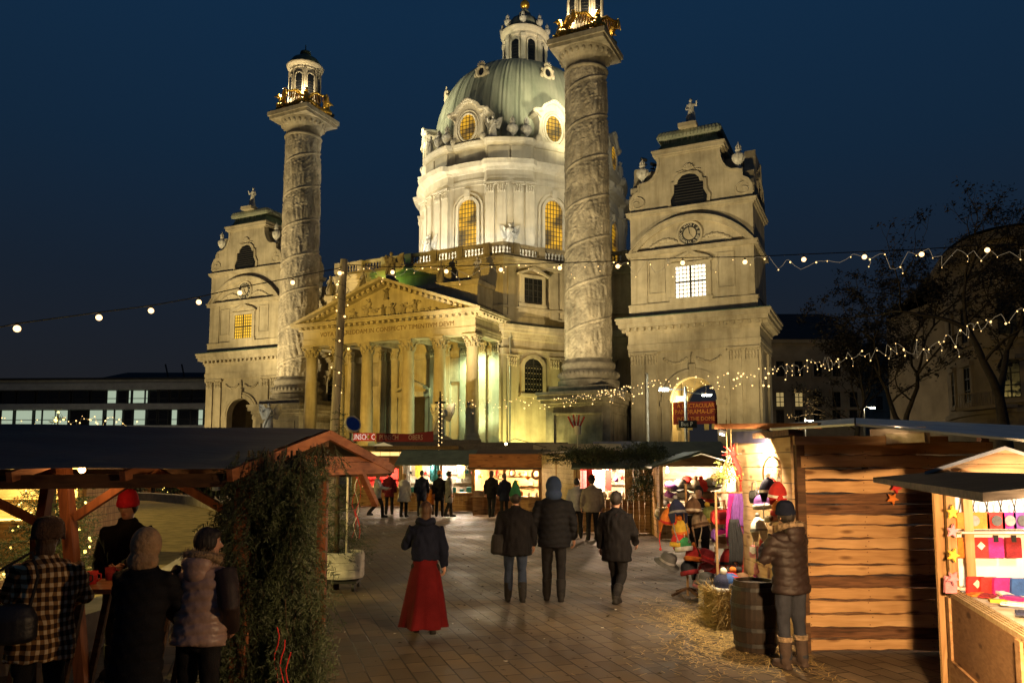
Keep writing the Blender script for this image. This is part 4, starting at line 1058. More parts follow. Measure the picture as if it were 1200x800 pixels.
# modern two-storey building on the left
def modern():
    t=thing('office_building','long low two storey concrete office building with lit ribbon windows','building')
    Y=112.0; A=at(-40,480,Y+2); B=at(250,480,Y)
    d=Vector((B.x-A.x,B.y-A.y,0)); L=d.length; ang=atan2(d.y,d.x); t.location=(A.x,A.y,0); t.rotation_euler=(0,0,ang)
    z=lambda py: at(120,py,Y).z
    zr0,zr1,zw1,zs1,zw2=z(444),z(456),z(472),z(479),z(498)
    w=MB(); w.box(0,L,0,14,zr1,zr0); w.box(0,L,-.35,0,zr1,zr1+1.0); w.box(0,L,0,14,0,zw2); w.box(0,L,0.0,14,zs1,zw1); w.box(0,L,-.3,0,zs1,zw1-.05); w.box(0,L,1.6,14,zw2,zs1,1); w.box(0,L,1.6,14,zw1,zr1,1)
    w.box(0,L,-.3,.0,zw2-.8,zw2)
    w.build('wall',[M_SLAB,M_BLACK],t)
    r=MB(); r.box(0,L,-.6,14.5,zr0,zr0+.25); r.build('roof',M_TILE,t)
    rr=random.Random(2)
    sx=L/290.0
    def win(px0,px1,za,zb,m):
        x0=(px0+40)*sx; x1=(px1+40)*sx; q=MB()
        q.box(x0,x1,.5,.55,za+.1,zb-.1,0)
        n=max(1,int((x1-x0)/1.6))
        for i in range(n+1): xx=x0+(x1-x0)*i/n; q.box(xx-.06,xx+.06,.42,.498,za,zb,1)
        q.box(x0,x1,.42,.49,za+(zb-za)*.35,za+(zb-za)*.35+.1,1)
        if m is not M_DARKWIN:
            for k in range(int((x1-x0)*1.2)): 
                xx=rr.uniform(x0,x1-.3); hh=rr.uniform(.2,.7)*(zb-za); q.box(xx,xx+rr.uniform(.3,.9),.60,.64,za+.1,za+hh,2)
        q.build('window',[m,M_BAR,M_DARKWIN],t)
    lit1=[(124,135),(149,152),(154,168),(169,172)]; 
    for a,b in [(0,15),(18,38),(41,80),(83,102),(105,122),(137,147),(174,183),(185,196),(198,208),(210,222),(224,237)]: win(a,b,zw1,zr1,M_DARKWIN)
    for a,b in lit1: win(a,b,zw1,zr1,M_COOL)
    for a,b in [(0,14),(17,37),(40,48),(49,79),(104,120),(124,133),(134,143),(156,170),(200,207),(231,237)]: win(a,b,zw2,zs1,M_COOL)
    for a,b in [(-30,-3),(82,102),(145,154),(173,183),(185,196),(209,222),(223,230)]: win(a,b,zw2,zs1,M_DARKWIN)
    for i in range(30):
        pass
    return t
modern()
for i,(px,lab) in enumerate([(60,'added unseen street lamp before the left half of the office building'),(190,'added unseen street lamp before the right half of the office building')]):
    t_,h_=street_lamp(lab,px,503,93,1,.6); lamp('street_light','POINT',(t_.location.x+.7,92.6,h_-.4),1500,(1,.9,.66),None,.15)  # added unseen lamps to brighten the office front
t=thing('hall_building','dark hipped roof of a hall rising behind the office building','building',at(165,440,135))
z0=at(165,448,135).z-t.location.z
m=MB(); m.add([(-16,0,z0-1),(16,0,z0-1),(16,14,z0-1),(-16,14,z0-1),(-6,7,z0+2.6),(9,7,z0+2.6)],[(0,1,5,4),(1,2,5),(2,3,4,5),(3,0,4)]); m.build('roof',M_TILE,t)
m=MB(); m.box(-15,15,.5,13,-t.location.z,z0-1); m.build('wall',M_SLAB,t)
m=MB()
for x,h in ((2,3.3),(5,3.3)): m.tube([(x+1,5,z0),(x,5,z0+h+.6)],.15,5)
m.build('aerial',M_BLACK,t)

# houses behind on the right
def house(name,label,px0,px1,ptop,Y,mw,wins,lit,depth=14,rise=4):
    a=at(px0,500,Y);b=at(px1,500,Y); t=thing(name,label,'building',(a.x,Y,0)); L=b.x-a.x; H=at((px0+px1)/2,ptop,Y).z
    w=MB(); w.box(0,L,0,depth,0,H); w.box(-.3,L+.3,-.4,depth,H-.5,H,0); w.box(-.15,L+.15,-.2,0,H*.36,H*.36+.4)
    w.build('wall',mw,t)
    r=MB(); r.add([(-.4,-.5,H),(L+.4,-.5,H),(L+.4,depth,H),(-.4,depth,H),(2,depth/2,H+rise),(L-2,depth/2,H+rise)],[(0,1,5,4),(1,2,5),(2,3,4,5),(3,0,4)])
    r.build('roof',M_TILE,t)
    i=0
    for (px,py) in wins:
        p=at(px,py,Y); x=p.x-a.x; z=p.z; q=MB(); q.box(x-.55,x+.55,-.03,.05,z-1.0,z+1.0,0); lattice(q,x-.55,x+.55,z-1,z+1,-.031,2,3,.09,1); 
        q.box(x-.85,x-.55,-.1,.04,z-1.1,z+1.1,2);q.box(x+.55,x+.85,-.1,.04,z-1.1,z+1.1,2);q.box(x-.95,x+.95,-.2,.04,z+1.1,z+1.35,2);q.box(x-.95,x+.95,-.15,.04,z-1.3,z-1.1,2)
        q.build('window',[M_WINY2 if (px,py) in lit else M_DARKWIN,M_BAR,mw],t)
    return t
M_WINY2=emis('dim_room_light',(1,.72,.28),.35)
M_FAC=mat('night_facade',(.33,.27,.19),.85,(.4,.35),.2,5)
house('town_house','distant town house with two lit windows beside the clock tower',896,1012,398,105,M_FAC,[(x,y) for y in (432,468,489) for x in (914,936,958,980,1000)]+[],[(917,468),(936,468),(914,468),(906,500)],14,5)
house('town_house','dim town house behind the bare trees farther right',1014,1125,430,125,M_FAC,[(x,y) for y in (450,472) for x in (1030,1052,1075,1098)],[],14,5)
# big pale building at the right edge
def big_house():
    t=thing('corner_house','tall pale corner house with curved front at the edge of the square','building')
    Y=62; p=[at(1113,500,66),at(1135,500,59),at(1180,500,54.5),at(1260,500,53),at(1340,500,54)]
    pts=spline([(q.x,q.y) for q in p],5); H=at(1150,285,58).z
    w=MB(); P=pts+[(pts[-1][0],90),(pts[0][0]*90/pts[0][1]+2,90)]; n=len(P)
    v=[(x,y,0) for x,y in P]+[(x,y,H) for x,y in P]
    w.add(v,[tuple(range(n-1,-1,-1)),tuple(range(n,2*n))]+[(i,(i+1)%n,n+(i+1)%n,n+i) for i in range(n)])
    for o,z0,z1 in ((.25,0,4.2),(.3,5.6,6.0),(.5,H-1.4,H-.9),(.9,H-.9,H-.3),(.15,H*.55,H*.55+.4)): band(w,pts,-.2,o,z0,z1)
    for k in range(14): band(w,pts,-.1,.06,.6+.36*k,.9+.36*k)
    w.build('wall',[M_FAC2],t)
    r=MB(); top=[(x,y,H) for x,y in offset(pts,.7)]; c=(sum(x for x,y in P)/n+4,74,H+3); 
    r.add(top+[(pts[-1][0],90,H),(pts[0][0]*90/pts[0][1]+2,90,H),c],[(i,(i+1)%(len(top)+2),len(top)+2) for i in range(len(top)+2)]); r.build('roof',M_TILE,t)
    for s in (3.5,8.0,12.5,17,21.5):
        (x,y),a=along(pts,s)
        for z in (8.0,12.6,17):
            if z+1.6>H-1.5: continue
            q=MB(); q.box(-.6,.6,-.06,.1,z-1.3,z+1.3,1); lattice(q,-.6,.6,z-1.3,z+1.3,-.061,2,3,.09,2)
            for e in (-1,1): q.box(e*.6,e*.95,-.15,.1,z-1.4,z+1.4)
            q.box(-1.1,1.1,-.3,.1,z+1.4,z+1.75); q.box(-1.1,1.1,-.25,.1,z-1.7,z-1.4)
            q.build('window',[M_FAC2,M_DARKWIN,M_BAR],t,(x,y,0),a)
    (x,y),a=along(pts,11); q=MB(); q.box(-2.2,2.2,-1.1,.1,5.9,6.15)
    for k in range(19): xx=-2.15+4.3*k/18; q.box(xx-.02,xx+.02,-1.06,-1.02,6.15,7.1)
    q.box(-2.2,2.2,-1.08,-1.0,7.1,7.18); q.build('balcony',[M_FAC2],t,(x,y,0),a)
M_FAC2=mat('pale_night_facade',(.30,.23,.15),.85,(.4,.3),.2,5)
big_house()

# ------------------------------------------------------------------ bare trees
def bare_tree(label, base, h, seed, spread=1.0, leaf=1.0, lean=(0,0), fork=.3, trunk=.2):
    r=random.Random(seed); t=thing('bare_tree',label,'tree',base,0,'bare winter trees on the right'); mb=MB(); tips=[]
    def grow(p,d,L,R,lev):
        n=4; pts=[p]; q=p.copy(); dd=d.copy()
        for i in range(n):
            dd=(dd+Vector((r.gauss(0,.16),r.gauss(0,.16),r.gauss(0,.10)))*(1 if lev else .35)).normalized()
            if lev>1: dd.z+=.03
            q=q+dd*(L/n); pts.append(q.copy())
        mb.tube(pts,[R*(1-.42*i/n) for i in range(n+1)],6 if lev<2 else 4,0,False)
        if lev>=6 or R<.0045: tips.append((q,dd)); return
        if lev>=3: tips.append((pts[2],dd))
        k=2 if lev<1 else r.choice((2,3,3)) if lev<4 else r.choice((2,2,3))
        for i in range(k):
            a=r.uniform(0,2*pi); s=r.uniform(.45,.95)*spread
            nd=(dd+Vector((cos(a),sin(a),r.uniform(-.25,.35)))*s).normalized()
            grow(q,nd,L*r.uniform(.62,.85),R*.56,lev+1)
        if lev in (1,2,3):
            a=r.uniform(0,2*pi); nd=(dd*.4+Vector((cos(a),sin(a),.2))).normalized(); grow(pts[2],nd,L*.6,R*.4,lev+2)
    grow(Vector((0,0,0)),Vector((lean[0],lean[1],1)).normalized(),h*fork,trunk,0)
    mb.build('trunk',M_BARK,t)
    lf=MB(); V=[];F=[]
    for p,d in tips:
        for k in range(int(r.uniform(7,25)*leaf)):
            c=p+Vector((r.gauss(0,.15),r.gauss(0,.15),r.gauss(0,.12))); s=r.uniform(.05,.11)
            a=Vector((r.gauss(0,1),r.gauss(0,1),r.gauss(0,1))).normalized(); b=a.orthogonal().normalized()
            n0=len(V); V+= [tuple(c+a*s),tuple(c+b*s*.6),tuple(c-a*s),tuple(c-b*s*.6)]; F.append((n0,n0+1,n0+2,n0+3))
    if V: lf.add(V,F); lf.build('crown',M_LEAF,t)
    return t
bare_tree('large bare tree with dark clumps standing before the pale corner house',gnd(1187,560)*1.0 if False else (at(1187,500,33).x,33,0),14.5,21,1.0,1.0,(-.08,0),.34,.33)
bare_tree('slender bare tree in the middle of the three right hand trees',(at(1078,500,40).x,40,0),11.6,5,.9,1.3,(-.10,0),.34,.25)
bare_tree('leaning bare tree nearest the clock tower with low spreading twigs',(at(1022,500,43).x,43,0),10.2,12,1.0,.8,(-.16,0),.3,.22)
# street lamps far behind the trees
lt,lh=street_lamp('grey lamp post with two white lamps and a dark sign before the arch',803,455,38,2,.9)
sg_=MB(); sg_.box(-.45,.45,-.06,.0,-.18,.18,0); 
so=sg_.build('sign_board',[M_BLACK],lt,(.05,-.13,at(806,497,38).z))
text('lettering','Bus P',.30,M_WHITE,so,(-.05,-.065,0),(pi/2,0,0),.004,.9)
lamp('street_light','POINT',(lt.location.x-1.1,37.7,lh-.4),260,(.95,1,.84),None,.15)
t_,h_=street_lamp('street lamp with a bright white head seen below the bare trees',1012,474,75,1,.7); lamp('street_light','POINT',(t_.location.x+.8,74.5,h_-.4),150,(1,.8,.45),None,.15)
t_,h_=street_lamp('small far street lamp low beside the market roof',943,490,85,1,.5); lamp('street_light','POINT',(t_.location.x+.6,84.5,h_-.4),900,(1,.85,.55),None,.15)
t_,h_=street_lamp('added unseen street lamp for the corner house beyond the right edge of the market',1250,470,44,1,.7); lamp('street_light','POINT',(t_.location.x+.8,44,h_-.4),80,(1,.7,.35),None,.15)  # added lamp out of view to brighten the dark corner house
# two slim poles on the market
def slim_pole(label,px,ptop,Y,r=.06,m=None):
    p=at(px,ptop,Y); t=MB(); t.tube([(0,0,0),(0,0,p.z)],[r*1.3,r],8); o=t.build('pole',m or M_GREYWOOD,None,(p.x,Y,0)); return tag(o,label,'pole')
slim_pole('slim bare wooden pole standing before the clock tower pilaster',758,437,40,.07)

# lamp burning inside the arch of the right-hand tower
t=thing('passage_lamp','bright lamp burning inside the church arch above the red banner','lamp',cw(24.4,-3.2,0))
m=MB(); m.obox((0,0,7.75),(.95,.3,.4)); m.build('shade',M_LAMPO2,t); m=MB(); m.tube([(0,0,7.9),(0,0,10.4)],.03,5); m.build('cord',M_BLACK,t)
lamp('passage_light','POINT',cw(24.4,-3.2,7.3),1600,(1,.72,.24),None,.2)
# ================================================================== the market
def np_obj(V,F,name,m,parent=None,smooth=False):
    mb=MB(); mb.np_add(np.asarray(V),np.asarray(F),0,smooth); return mb.build(name,m,parent)
def fir_needles(branches, seed=0, per=1.0, nl=.026, nw=.0045, gap=.0075):
    """branches: (base, dir, length). Returns needle quads and twig tubes."""
    r=np.random.default_rng(seed); VV=[]; tw=MB(); 
    for (p,d,L) in branches:
        p=np.array(p,float); d=np.array(d,float); d/=np.linalg.norm(d)
        up=np.array([r.normal(),r.normal(),r.normal()]); s=np.cross(d,up); s/=np.linalg.norm(s); n=np.cross(s,d)
        segs=[(p,p+d*L,1.0)]
        k=int(L/.055)
        for i in range(k):
            t=(i+.6)/k; q=p+d*L*t; 
            for sg in (-1,1):
                if r.random()<.12: continue
                l=(.10+.16*(1-t))*r.uniform(.7,1.2)*min(1.5,L/.45)
                dd=d*.75+s*sg*.8+n*r.normal(0,.16)+np.array([0,0,-.18]); dd/=np.linalg.norm(dd); segs.append((q,q+dd*l,.6))
        tw.tube([p,p+d*L],[.006,.002],3,0,False)
        for a,b,w in segs:
            ax=b-a; l=np.linalg.norm(ax); ax/=l; m=max(3,int(l/gap*per))
            t=r.random(m)*l; base=a+ax[None]*t[:,None]
            rad=r.normal(size=(m,3)); rad-=ax[None]*(rad@ax)[:,None]; rad/=np.linalg.norm(rad,axis=1)[:,None]
            rad=s[None]*np.sign(rad@s)[:,None]*.9+rad*.38; nd=ax[None]*.75+rad*.75; nd/=np.linalg.norm(nd,axis=1)[:,None]
            sd=np.cross(nd,r.normal(size=(m,3))); sd/=np.linalg.norm(sd,axis=1)[:,None]
            ln=(nl*r.uniform(.7,1.2,m))[:,None]
            VV.append(np.stack([base-sd*nw/2,base+sd*nw/2,base+nd*ln+sd*nw*.3,base+nd*ln-sd*nw*.3],1).reshape(-1,3))
    V=np.concatenate(VV); F=np.arange(len(V)).reshape(-1,4)
    return V,F,tw
def fir_thing(name,label,cat,branches,seed,per=1.0,extra=None,group=None,**kw):
    V,F,tw=fir_needles(branches,seed,per,**kw); c=np.mean(np.array([b[0] for b in branches]),0); base=(float(c[0]),float(c[1]),0)
    t=thing(name,label,cat,base,0,group); off=np.array(base)
    o=np_obj(V-off,F,'needles',M_FIR,t)
    tw.v=[tuple(np.array(p)-off) for p in tw.v]
    if extra: extra.v=[tuple(np.array(p)-off) for p in extra.v]; tw.merge(extra)
    tw.build('stem' if extra else 'twigs',M_TWIG,t); return t
def fir_tree(label,x,y,h,rad,seed,per=.6,zb=.3,leds=0,name='fir_tree',group=None,**kw):
    r=random.Random(seed); br=[]; z=zb
    while z<h-.1:
        f=1-(z-zb)/(h-zb); n=int(5+7*f)
        for k in range(n):
            a=2*pi*k/n+r.uniform(-.3,.3); L=max(.12,rad*f*r.uniform(.8,1.1))
            br.append(((x,y,z+r.uniform(-.05,.05)),(cos(a),sin(a),r.uniform(-.25,.12)),L))
        z+=.11+.13*f
    br.append(((x,y,h-.15),(0,0,1),.2))
    ex=MB(); ex.tube([(x,y,0),(x,y,h)],[.035+.01*h,.008],7)
    t=fir_thing(name,label,'fir tree',br,seed,per,ex,group,**kw)
    if leds:
        P=[]
        for p,d,L in r.sample(br,min(leds,len(br))):
            dd=Vector(d).normalized(); q=Vector(p)+dd*L*r.uniform(.6,1.0); P.append((q.x-t.location.x,q.y-t.location.y,q.z))
        led_parts(t,P,.022 if y<20 else .035,M_LEDY)
    return t

LEDME={}
def led_parts(t,P,r,m):
    """each little lamp of a string is a part; past a hundred the rest are one part"""
    k=(r,m.name)
    if k not in LEDME: q=MB(); q.ell((0,0,0),r,6,4); LEDME[k]=q.mesh('fairy_light',m)
    for i,p in enumerate(P[:100]): link(LEDME[k],'fairy_light',t,p).scale=((.6,1.0,.75,1.35,.85)[i*7%5],)*3
    if len(P)>100:
        q=MB()
        for p in P[100:]: q.ell(tuple(p),r,6,4)
        o=q.build('fairy_lights',m,t); o['kind']='stuff'
# ------------------------------------------------------------------ generic small hut
def hut(label,x,y,ang,w,d,eave,ridge,counter,bays,mwall=M_WOODY,mfront=M_WOOD,mroof=M_TARPG,gable_front=False,over=.45,back=M_WHITEWOOD,power=60,lcol=TUNG,fascia=.0,name='market_stall',solid=(),cat='market stall',side=None,lampx=.5):
    t=thing(name,label,cat,(x,y,0),ang)
    wl=MB(); th=.06
    wl.box(0,w,d-th,d,0,eave); wl.box(0,th,.0,d-th,0,eave); wl.box(w-th,w,.0,d-th,0,eave)
    n=int(w/.18)
    for i in range(n): wl.box(w*i/n,w*i/n+.012,d-th-.008,d-th-.001,.0,eave,1)
    n=int(d/.18)
    for q in (-.004,w+.001):
        for i in range(1,int(eave/.16)): wl.box(q,q+.003,0,d,.16*i,.16*i+.012,1)
    wl.build('wall',[side or mwall,M_DARKWOOD],t)
    il=MB(); il.box(th+.003,w-th-.003,d-th-.05,d-th-.02,.2,eave-.02); il.box(th+.003,th+.02,.1,d-th-.055,.2,eave-.02); il.box(w-th-.02,w-th-.003,.1,d-th-.055,.2,eave-.02)
    for k in range(2): il.box(th+.03,w-th-.03,d-th-.3,d-th-.052,counter+.35+.4*k,counter+.38+.4*k)
    il.build('lining',back,t)
    fp=MB(); n=max(2,int(w/.16))
    for i in range(n): fp.box(w*i/n+.003,w*(i+1)/n-.003,-.03,.0,.03,counter-.03)
    for a,b in solid: 
        m=int((b-a)/.15) or 1
        for i in range(m): fp.box(a+(b-a)*i/m+.003,a+(b-a)*(i+1)/m-.003,-.035,-.003,counter,eave)
    fp.build('front_panel',mfront,t)
    c=MB(); c.box(-.03,w+.03,-.22,.45,counter-.03,counter+.02); c.build('counter',M_PALEWOOD,t)
    for a in bays: 
        p=MB(); p.box(a-.05,a+.05,-.06,.05,counter+.02,eave); p.build('post',M_WOODY,t)
    rf=MB()
    if gable_front:
        L=[(-over*.6,eave),(w/2,ridge),(w+over*.6,eave)]
        rf.extr([L[0],L[1],L[2],(w+over*.6,eave-.05),(w/2,ridge-.06),(-over*.6,eave-.05)],-over,d+.1)
        g=MB(); g.extr([(0,eave-.0),(w,eave-.0),(w/2,ridge-.1)],-over+.12,-over+.17); g.build('gable_boards',M_WOOD,t)
    else:
        pts=[(-over,eave-.12),(d*.5,ridge),(d+.25,eave-.08)]
        v=[]
        for px_ in (-.15,w+.15):
            for (yy,zz) in pts: v+=[(px_,yy,zz),(px_,yy,zz-.05)]
        rf.add(v,[(0,6,8,2),(2,8,10,4),(1,3,9,7),(3,5,11,9),(0,1,7,6),(4,10,11,5),(0,2,3,1),(2,4,5,3),(6,7,9,8),(8,9,11,10)])
        g=MB()
        for xx in (.02,w-.06): g.extr([(0,eave),(d,eave),(d*.5,ridge-.07)],xx,xx+.04,fn=lambda a,b,c_: (b,a,c_))
        g.build('gable_boards',M_WOOD,t)
    rf.build('roof',mroof,t)
    if fascia:
        f=MB(); f.box(-.1,w+.1,-over+.03,-over+.07,eave-.2,eave-.2+fascia); f.build('fascia',M_REDWOODX,t)
    R=Matrix.Rotation(ang,3,'Z')
    for lx,ly,f_ in ((w*lampx,.25,.45),(w*(1-lampx if abs(lampx-.5)>.15 else .75),d*.48,.75)):
        b=MB(); b.ell((lx,ly,eave-.14),.05,10,8); b.tube([(lx,ly,eave-.09),(lx,ly,eave)],.02,5); b.build('light_bulb',M_BULB2,t)
        lamp('stall_light','POINT',Vector((x,y,0))+R@Vector((lx,ly-.1,eave-.24)),power*f_,lcol,None,.07)
    return t
M_BULB2=emis('bare_stall_bulb',(1,.80,.5),22)
M_REDWOODX=wood('orange_brown_fascia',(.42,.17,.06),(.26,.10,.035),2.0,0)
def hloc(t,p): return t.matrix_basis @ Vector(p) if False else Vector(t.location)+Matrix.Rotation(t.rotation_euler.z,3,'Z')@Vector(p)

GOODM={}
def gm(name,col,rough=.8):
    if name not in GOODM: GOODM[name]=mat(name+'_goods',col,rough,(14,.3),.3,60)
    return GOODM[name]
PAL={'red':(.50,.025,.02),'dark red':(.22,.012,.015),'orange':(.62,.17,.02),'yellow':(.62,.40,.04),'green':(.04,.25,.08),'olive':(.22,.24,.06),'blue':(.03,.09,.30),'navy':(.015,.02,.06),'purple':(.16,.05,.24),'magenta':(.45,.02,.20),'pink':(.60,.22,.25),'white':(.70,.67,.60),'cream':(.60,.50,.35),'grey':(.22,.21,.20),'dark grey':(.07,.068,.065),'black':(.02,.02,.022),'brown':(.16,.085,.04),'tan':(.42,.29,.16),'teal':(.05,.28,.33)}
def C_(n): return gm(n.replace(' ','_'),PAL[n])
# small goods prototypes
def bauble_mb():
    m=MB(); m.ell((0,0,-.06),.055,10,8); m.tube([(0,0,-.01),(0,0,.03)],.012,5); m.tube([(0,0,.03),(0,0,.10)],.003,4); return m
def jar_mb():
    m=MB(); m.lathe([(0,0),(.045,0),(.05,.02),(.05,.11),(.035,.13),(.035,.15),(0,.15)],seg=12,smooth=True); return m
def box_mb():
    m=MB(); m.box(-.08,.08,-.06,.06,0,.11); m.box(-.085,.085,-.065,.065,.11,.13); m.box(-.012,.012,-.067,.067,0,.133); return m
def cloth_mb():
    m=MB(); 
    for i in range(6):
        x=-.15+.05*i; m.box(x,x+.052,-.02+.012*(i%2),.0+.012*(i%2),-.5-.04*(i%3),0)
    m.tube([(-.16,0,.0),(.16,0,.0)],.012,5); return m
def star_mb(r=.1,th=.02):
    m=MB(); m.extr([((r if k%2==0 else r*.45)*sin(pi*k/5),(r if k%2==0 else r*.45)*cos(pi*k/5)) for k in range(10)],-th/2,th/2); return m
def wreath_mb():
    m=MB(); m.tube([(.12*cos(2*pi*k/16),0,.12*sin(2*pi*k/16)) for k in range(17)],.035,6,0,False); return m
GP={}
for n_,f_ in (('bauble',bauble_mb),('jar',jar_mb),('gift_box',box_mb),('shawl',cloth_mb),('star',star_mb),('wreath',wreath_mb)): GP[n_]=f_()
GME={}
def goods(kind,colr,loc,label,group,cat,rot=0,sc=1.0):
    k=(kind,colr)
    if k not in GME: GME[k]=GP[kind].mesh(kind,C_(colr))
    o=link(GME[k],kind,None,loc,rot); o.scale=(sc,)*3
    return tag(o,label,cat,group)
def stock(t,w,counter,eave,d,where,kinds,seed,nh=9,nc=9):
    """goods hanging in the opening and standing on the counter of a stall"""
    r=random.Random(seed); a=t.rotation_euler.z
    for i in range(nh):
        kd,co=r.choice(kinds[0]); x=w*(i+.6)/(nh+.2); z=eave-.22-r.uniform(0,.25)
        dz = .30 if kd=='shawl' else 0
        goods(kd,co,hloc(t,(x,r.uniform(.12,d*.5),z+dz-.1)),f'{co} {kd} hanging in {where}',f'goods hanging in {where}',kd.replace('_',' '),a,r.uniform(.9,1.5))
    for i in range(nc):
        kd,co=r.choice(kinds[1]); x=w*(i+.6)/(nc+.2)
        goods(kd,co,hloc(t,(x,r.uniform(-.1,.3),counter+.021)),f'{co} {kd.replace("_"," ")} on the counter of {where}',f'goods on the counter of {where}',kd.replace('_',' '),a,r.uniform(1.0,1.7))
    for i in range(nc):
        kd,co=r.choice(kinds[1]); x=w*(i+.6)/(nc+.2)
        goods(kd,co,hloc(t,(x,d-.25,counter+.38+.4*(i%2)+.001)),f'{co} {kd.replace("_"," ")} on the back shelf of {where}',f'goods on the shelves of {where}',kd.replace('_',' '),a,r.uniform(1.0,1.6))

# ---- the row of stalls in the middle distance
sB=hut('long market stall with green roof and two bright openings',-4.75,32.6,-.04,3.15,2.4,2.12,2.62,.80,[.06,1.75,3.09],mroof=M_TARPG,power=800,lcol=(1,.80,.58),lampx=.42,over=.5)
stock(sB,3.15,.80,2.12,2.4,'the stall with two bright openings',([('star','teal'),('shawl','white'),('bauble','white'),('star','dark grey'),('shawl','teal'),('bauble','red'),('shawl','yellow')],[('gift_box','white'),('jar','teal'),('jar','cream'),('gift_box','teal')]),3,12,9)
sC=hut('wooden stall with orange fascia board and glaring bright interior',-1.55,30.5,-.22,2.75,2.6,1.99,2.6,.74,[.05,1.30,2.70],mroof=M_TARP,fascia=.62,power=1000,lcol=(1,.66,.36),over=.3,back=M_PALEWOOD,lampx=.25)
stock(sC,2.7,.74,1.99,2.4,'the stall with the orange fascia',([('wreath','brown'),('star','tan'),('bauble','orange')],[('jar','orange'),('gift_box','tan'),('jar','red'),('jar','white')]),5,8,9)
sD=hut('stall with fir branches laid on its roof and pale plank side',1.95,23.0,-.12,2.15,3.0,2.05,2.42,1.0,[.05,1.46,2.1],mroof=M_TARPG,power=600,lcol=(1,.68,.44),over=.5,side=M_PALEWOOD,solid=((1.5,2.13),),lampx=.42)
stock(sD,1.45,1.0,2.05,2.4,'the stall with fir branches on its roof',([('shawl','red'),('shawl','white'),('star','red'),('bauble','purple'),('shawl','pink')],[('jar','tan'),('gift_box','brown'),('jar','white'),('jar','cream')]),6,8,8)
n_=MB(); n_.box(-.07,.07,-.004,.004,-.13,.13,0); n_.box(-.05,.05,-.006,-.0045,.03,.05,1); n_.box(-.04,.05,-.006,-.0045,-.03,-.01,1)
M_NOTE=mat('yellow_paper',(.7,.62,.08),.8,(2,.1)); 
tag(n_.build('notice',[M_NOTE,M_BLACK],None,hloc(sD,(1.85,-.05,1.5)),-.12),'small yellow paper notice pinned on a brown stall front','notice')
# long pale plank shed linking the two stalls
sh=thing('plank_shed','pale horizontal plank shed wall between two lit stalls','shed',(1.12,29.0,0))
A=Vector((0,0,0));B=Vector((.80,-5.9,0)); m=MB(); d=(B-A).normalized(); nrm=Vector((d.y,-d.x,0))
for k in range(15): m.beam(A+Vector((0,0,.10+.155*k)),B+Vector((0,0,.10+.155*k)),.03,.148)
for q in (.02,.5,.98): p=A+(B-A)*q; m.box(p.x-.04,p.x+.02,p.y-.04,p.y+.04,0,2.36,1)
m.build('wall',[M_PALEWOOD,M_WOODY],sh)
m=MB(); m.beam(A+Vector((.6,0,2.42)),B+Vector((.6,0,2.42)),1.5,.06); m.build('roof',M_TARP,sh)
lamp('shed_glow','POINT',(-.2,25.6,2.6),60,(1,.8,.4),None,.1)
lb=thing('lantern_lamp','small wall lamp over the walkway by the pale plank shed','lamp',(-.2,25.6,0)); m=MB(); m.ell((0,0,2.7),.04,8,6); m.build('light_bulb',M_BULB2,lb); m=MB(); m.tube([(0,0,2.74),(0.3,.6,2.9),(1.4,1.2,2.6)],.012,5); m.build('cord',M_CABLE,lb)
sE=hut('small gabled hat stall with white lined interior',4.02,21.0,-.05,2.2,2.2,1.98,2.4,.85,[.05,2.15],mroof=M_TARPG,gable_front=True,power=420,lcol=(1,.70,.44),over=.4,lampx=.12)
sA=hut('little stall with a red interior seen past the shelter gable',-7.2,36.5,0,1.9,2.0,1.95,2.4,.9,[.05,1.85],mroof=M_REDWOODX,power=350,lcol=(1,.75,.5),over=.4,back=C_('red'))
# fir branches on the roof of D
br=[];r=random.Random(8)
for k in range(46):
    p=hloc(sD,(r.uniform(-.6,2.5),r.uniform(-.7,.5),2.18+r.uniform(0,.22))); a=r.uniform(-.6,.6); br.append((p,(r.choice((-1,1))*cos(a),sin(a),r.uniform(-.15,.35)),r.uniform(.5,.9)))
for k in range(16): p=hloc(sD,(r.uniform(1.6,2.2),-.55,2.1-r.uniform(0,.6))); br.append((p,(r.uniform(-.3,.3),r.uniform(-.2,.1),-1),r.uniform(.35,.6)))
fir_thing('fir_branches','fir branches lying along the roof edge of a lit stall','fir branches',br,8,.35,nl=.06,nw=.016)

# ---- roofs and sheds behind
def shed(label,px0,px1,ptop,pbot,Y,m,mr,name='shed',depth=4,rot=0):
    a=at(px0,ptop,Y);b=at(px1,ptop,Y); t=thing(name,label,'shed',(a.x,Y,0),rot); L=b.x-a.x; zt=a.z; zb=at(px0,pbot,Y).z
    w=MB(); n=max(2,int(L/.2)); 
    for i in range(n): w.box(L*i/n+.006,L*(i+1)/n-.006,0,.05,.02,zt-.5)
    w.box(0,L,.051,depth,.02,zt-.52); w.build('wall',m,t)
    r=MB(); r.extr([(-.5,zt-.62),(depth/2,zt),(depth+.3,zt-.5),(depth+.3,zt-.58),(depth/2,zt-.09),(-.5,zt-.70)],-.3,L+.3,fn=lambda a_,b_,c_:(b_,a_,c_))
    r.build('roof',mr,t); return t
M_GREYROOF=wood('old_roof_boards',(.22,.14,.07),(.12,.075,.035),2.0,1)
shed('long wooden shed with a board roof under the round column of lights',448,556,514,536,44,M_WOODY,M_GREYROOF)
shed('wooden shed with a low board roof left of the column pedestal',556,662,517,536,42,M_WOODY,M_GREYROOF)
shed('shed with yellow lit boards in front of the column pedestal',634,724,519,534,33,M_PALEWOOD,M_PALEWOOD,depth=2.5)
shed('shed under a dark blue tarpaulin by the column pedestal',706,752,516,532,34,M_DARKWOOD,mat('blue_tarpaulin',(.02,.025,.07),.4,(3,.4),.5,8),depth=2.5)
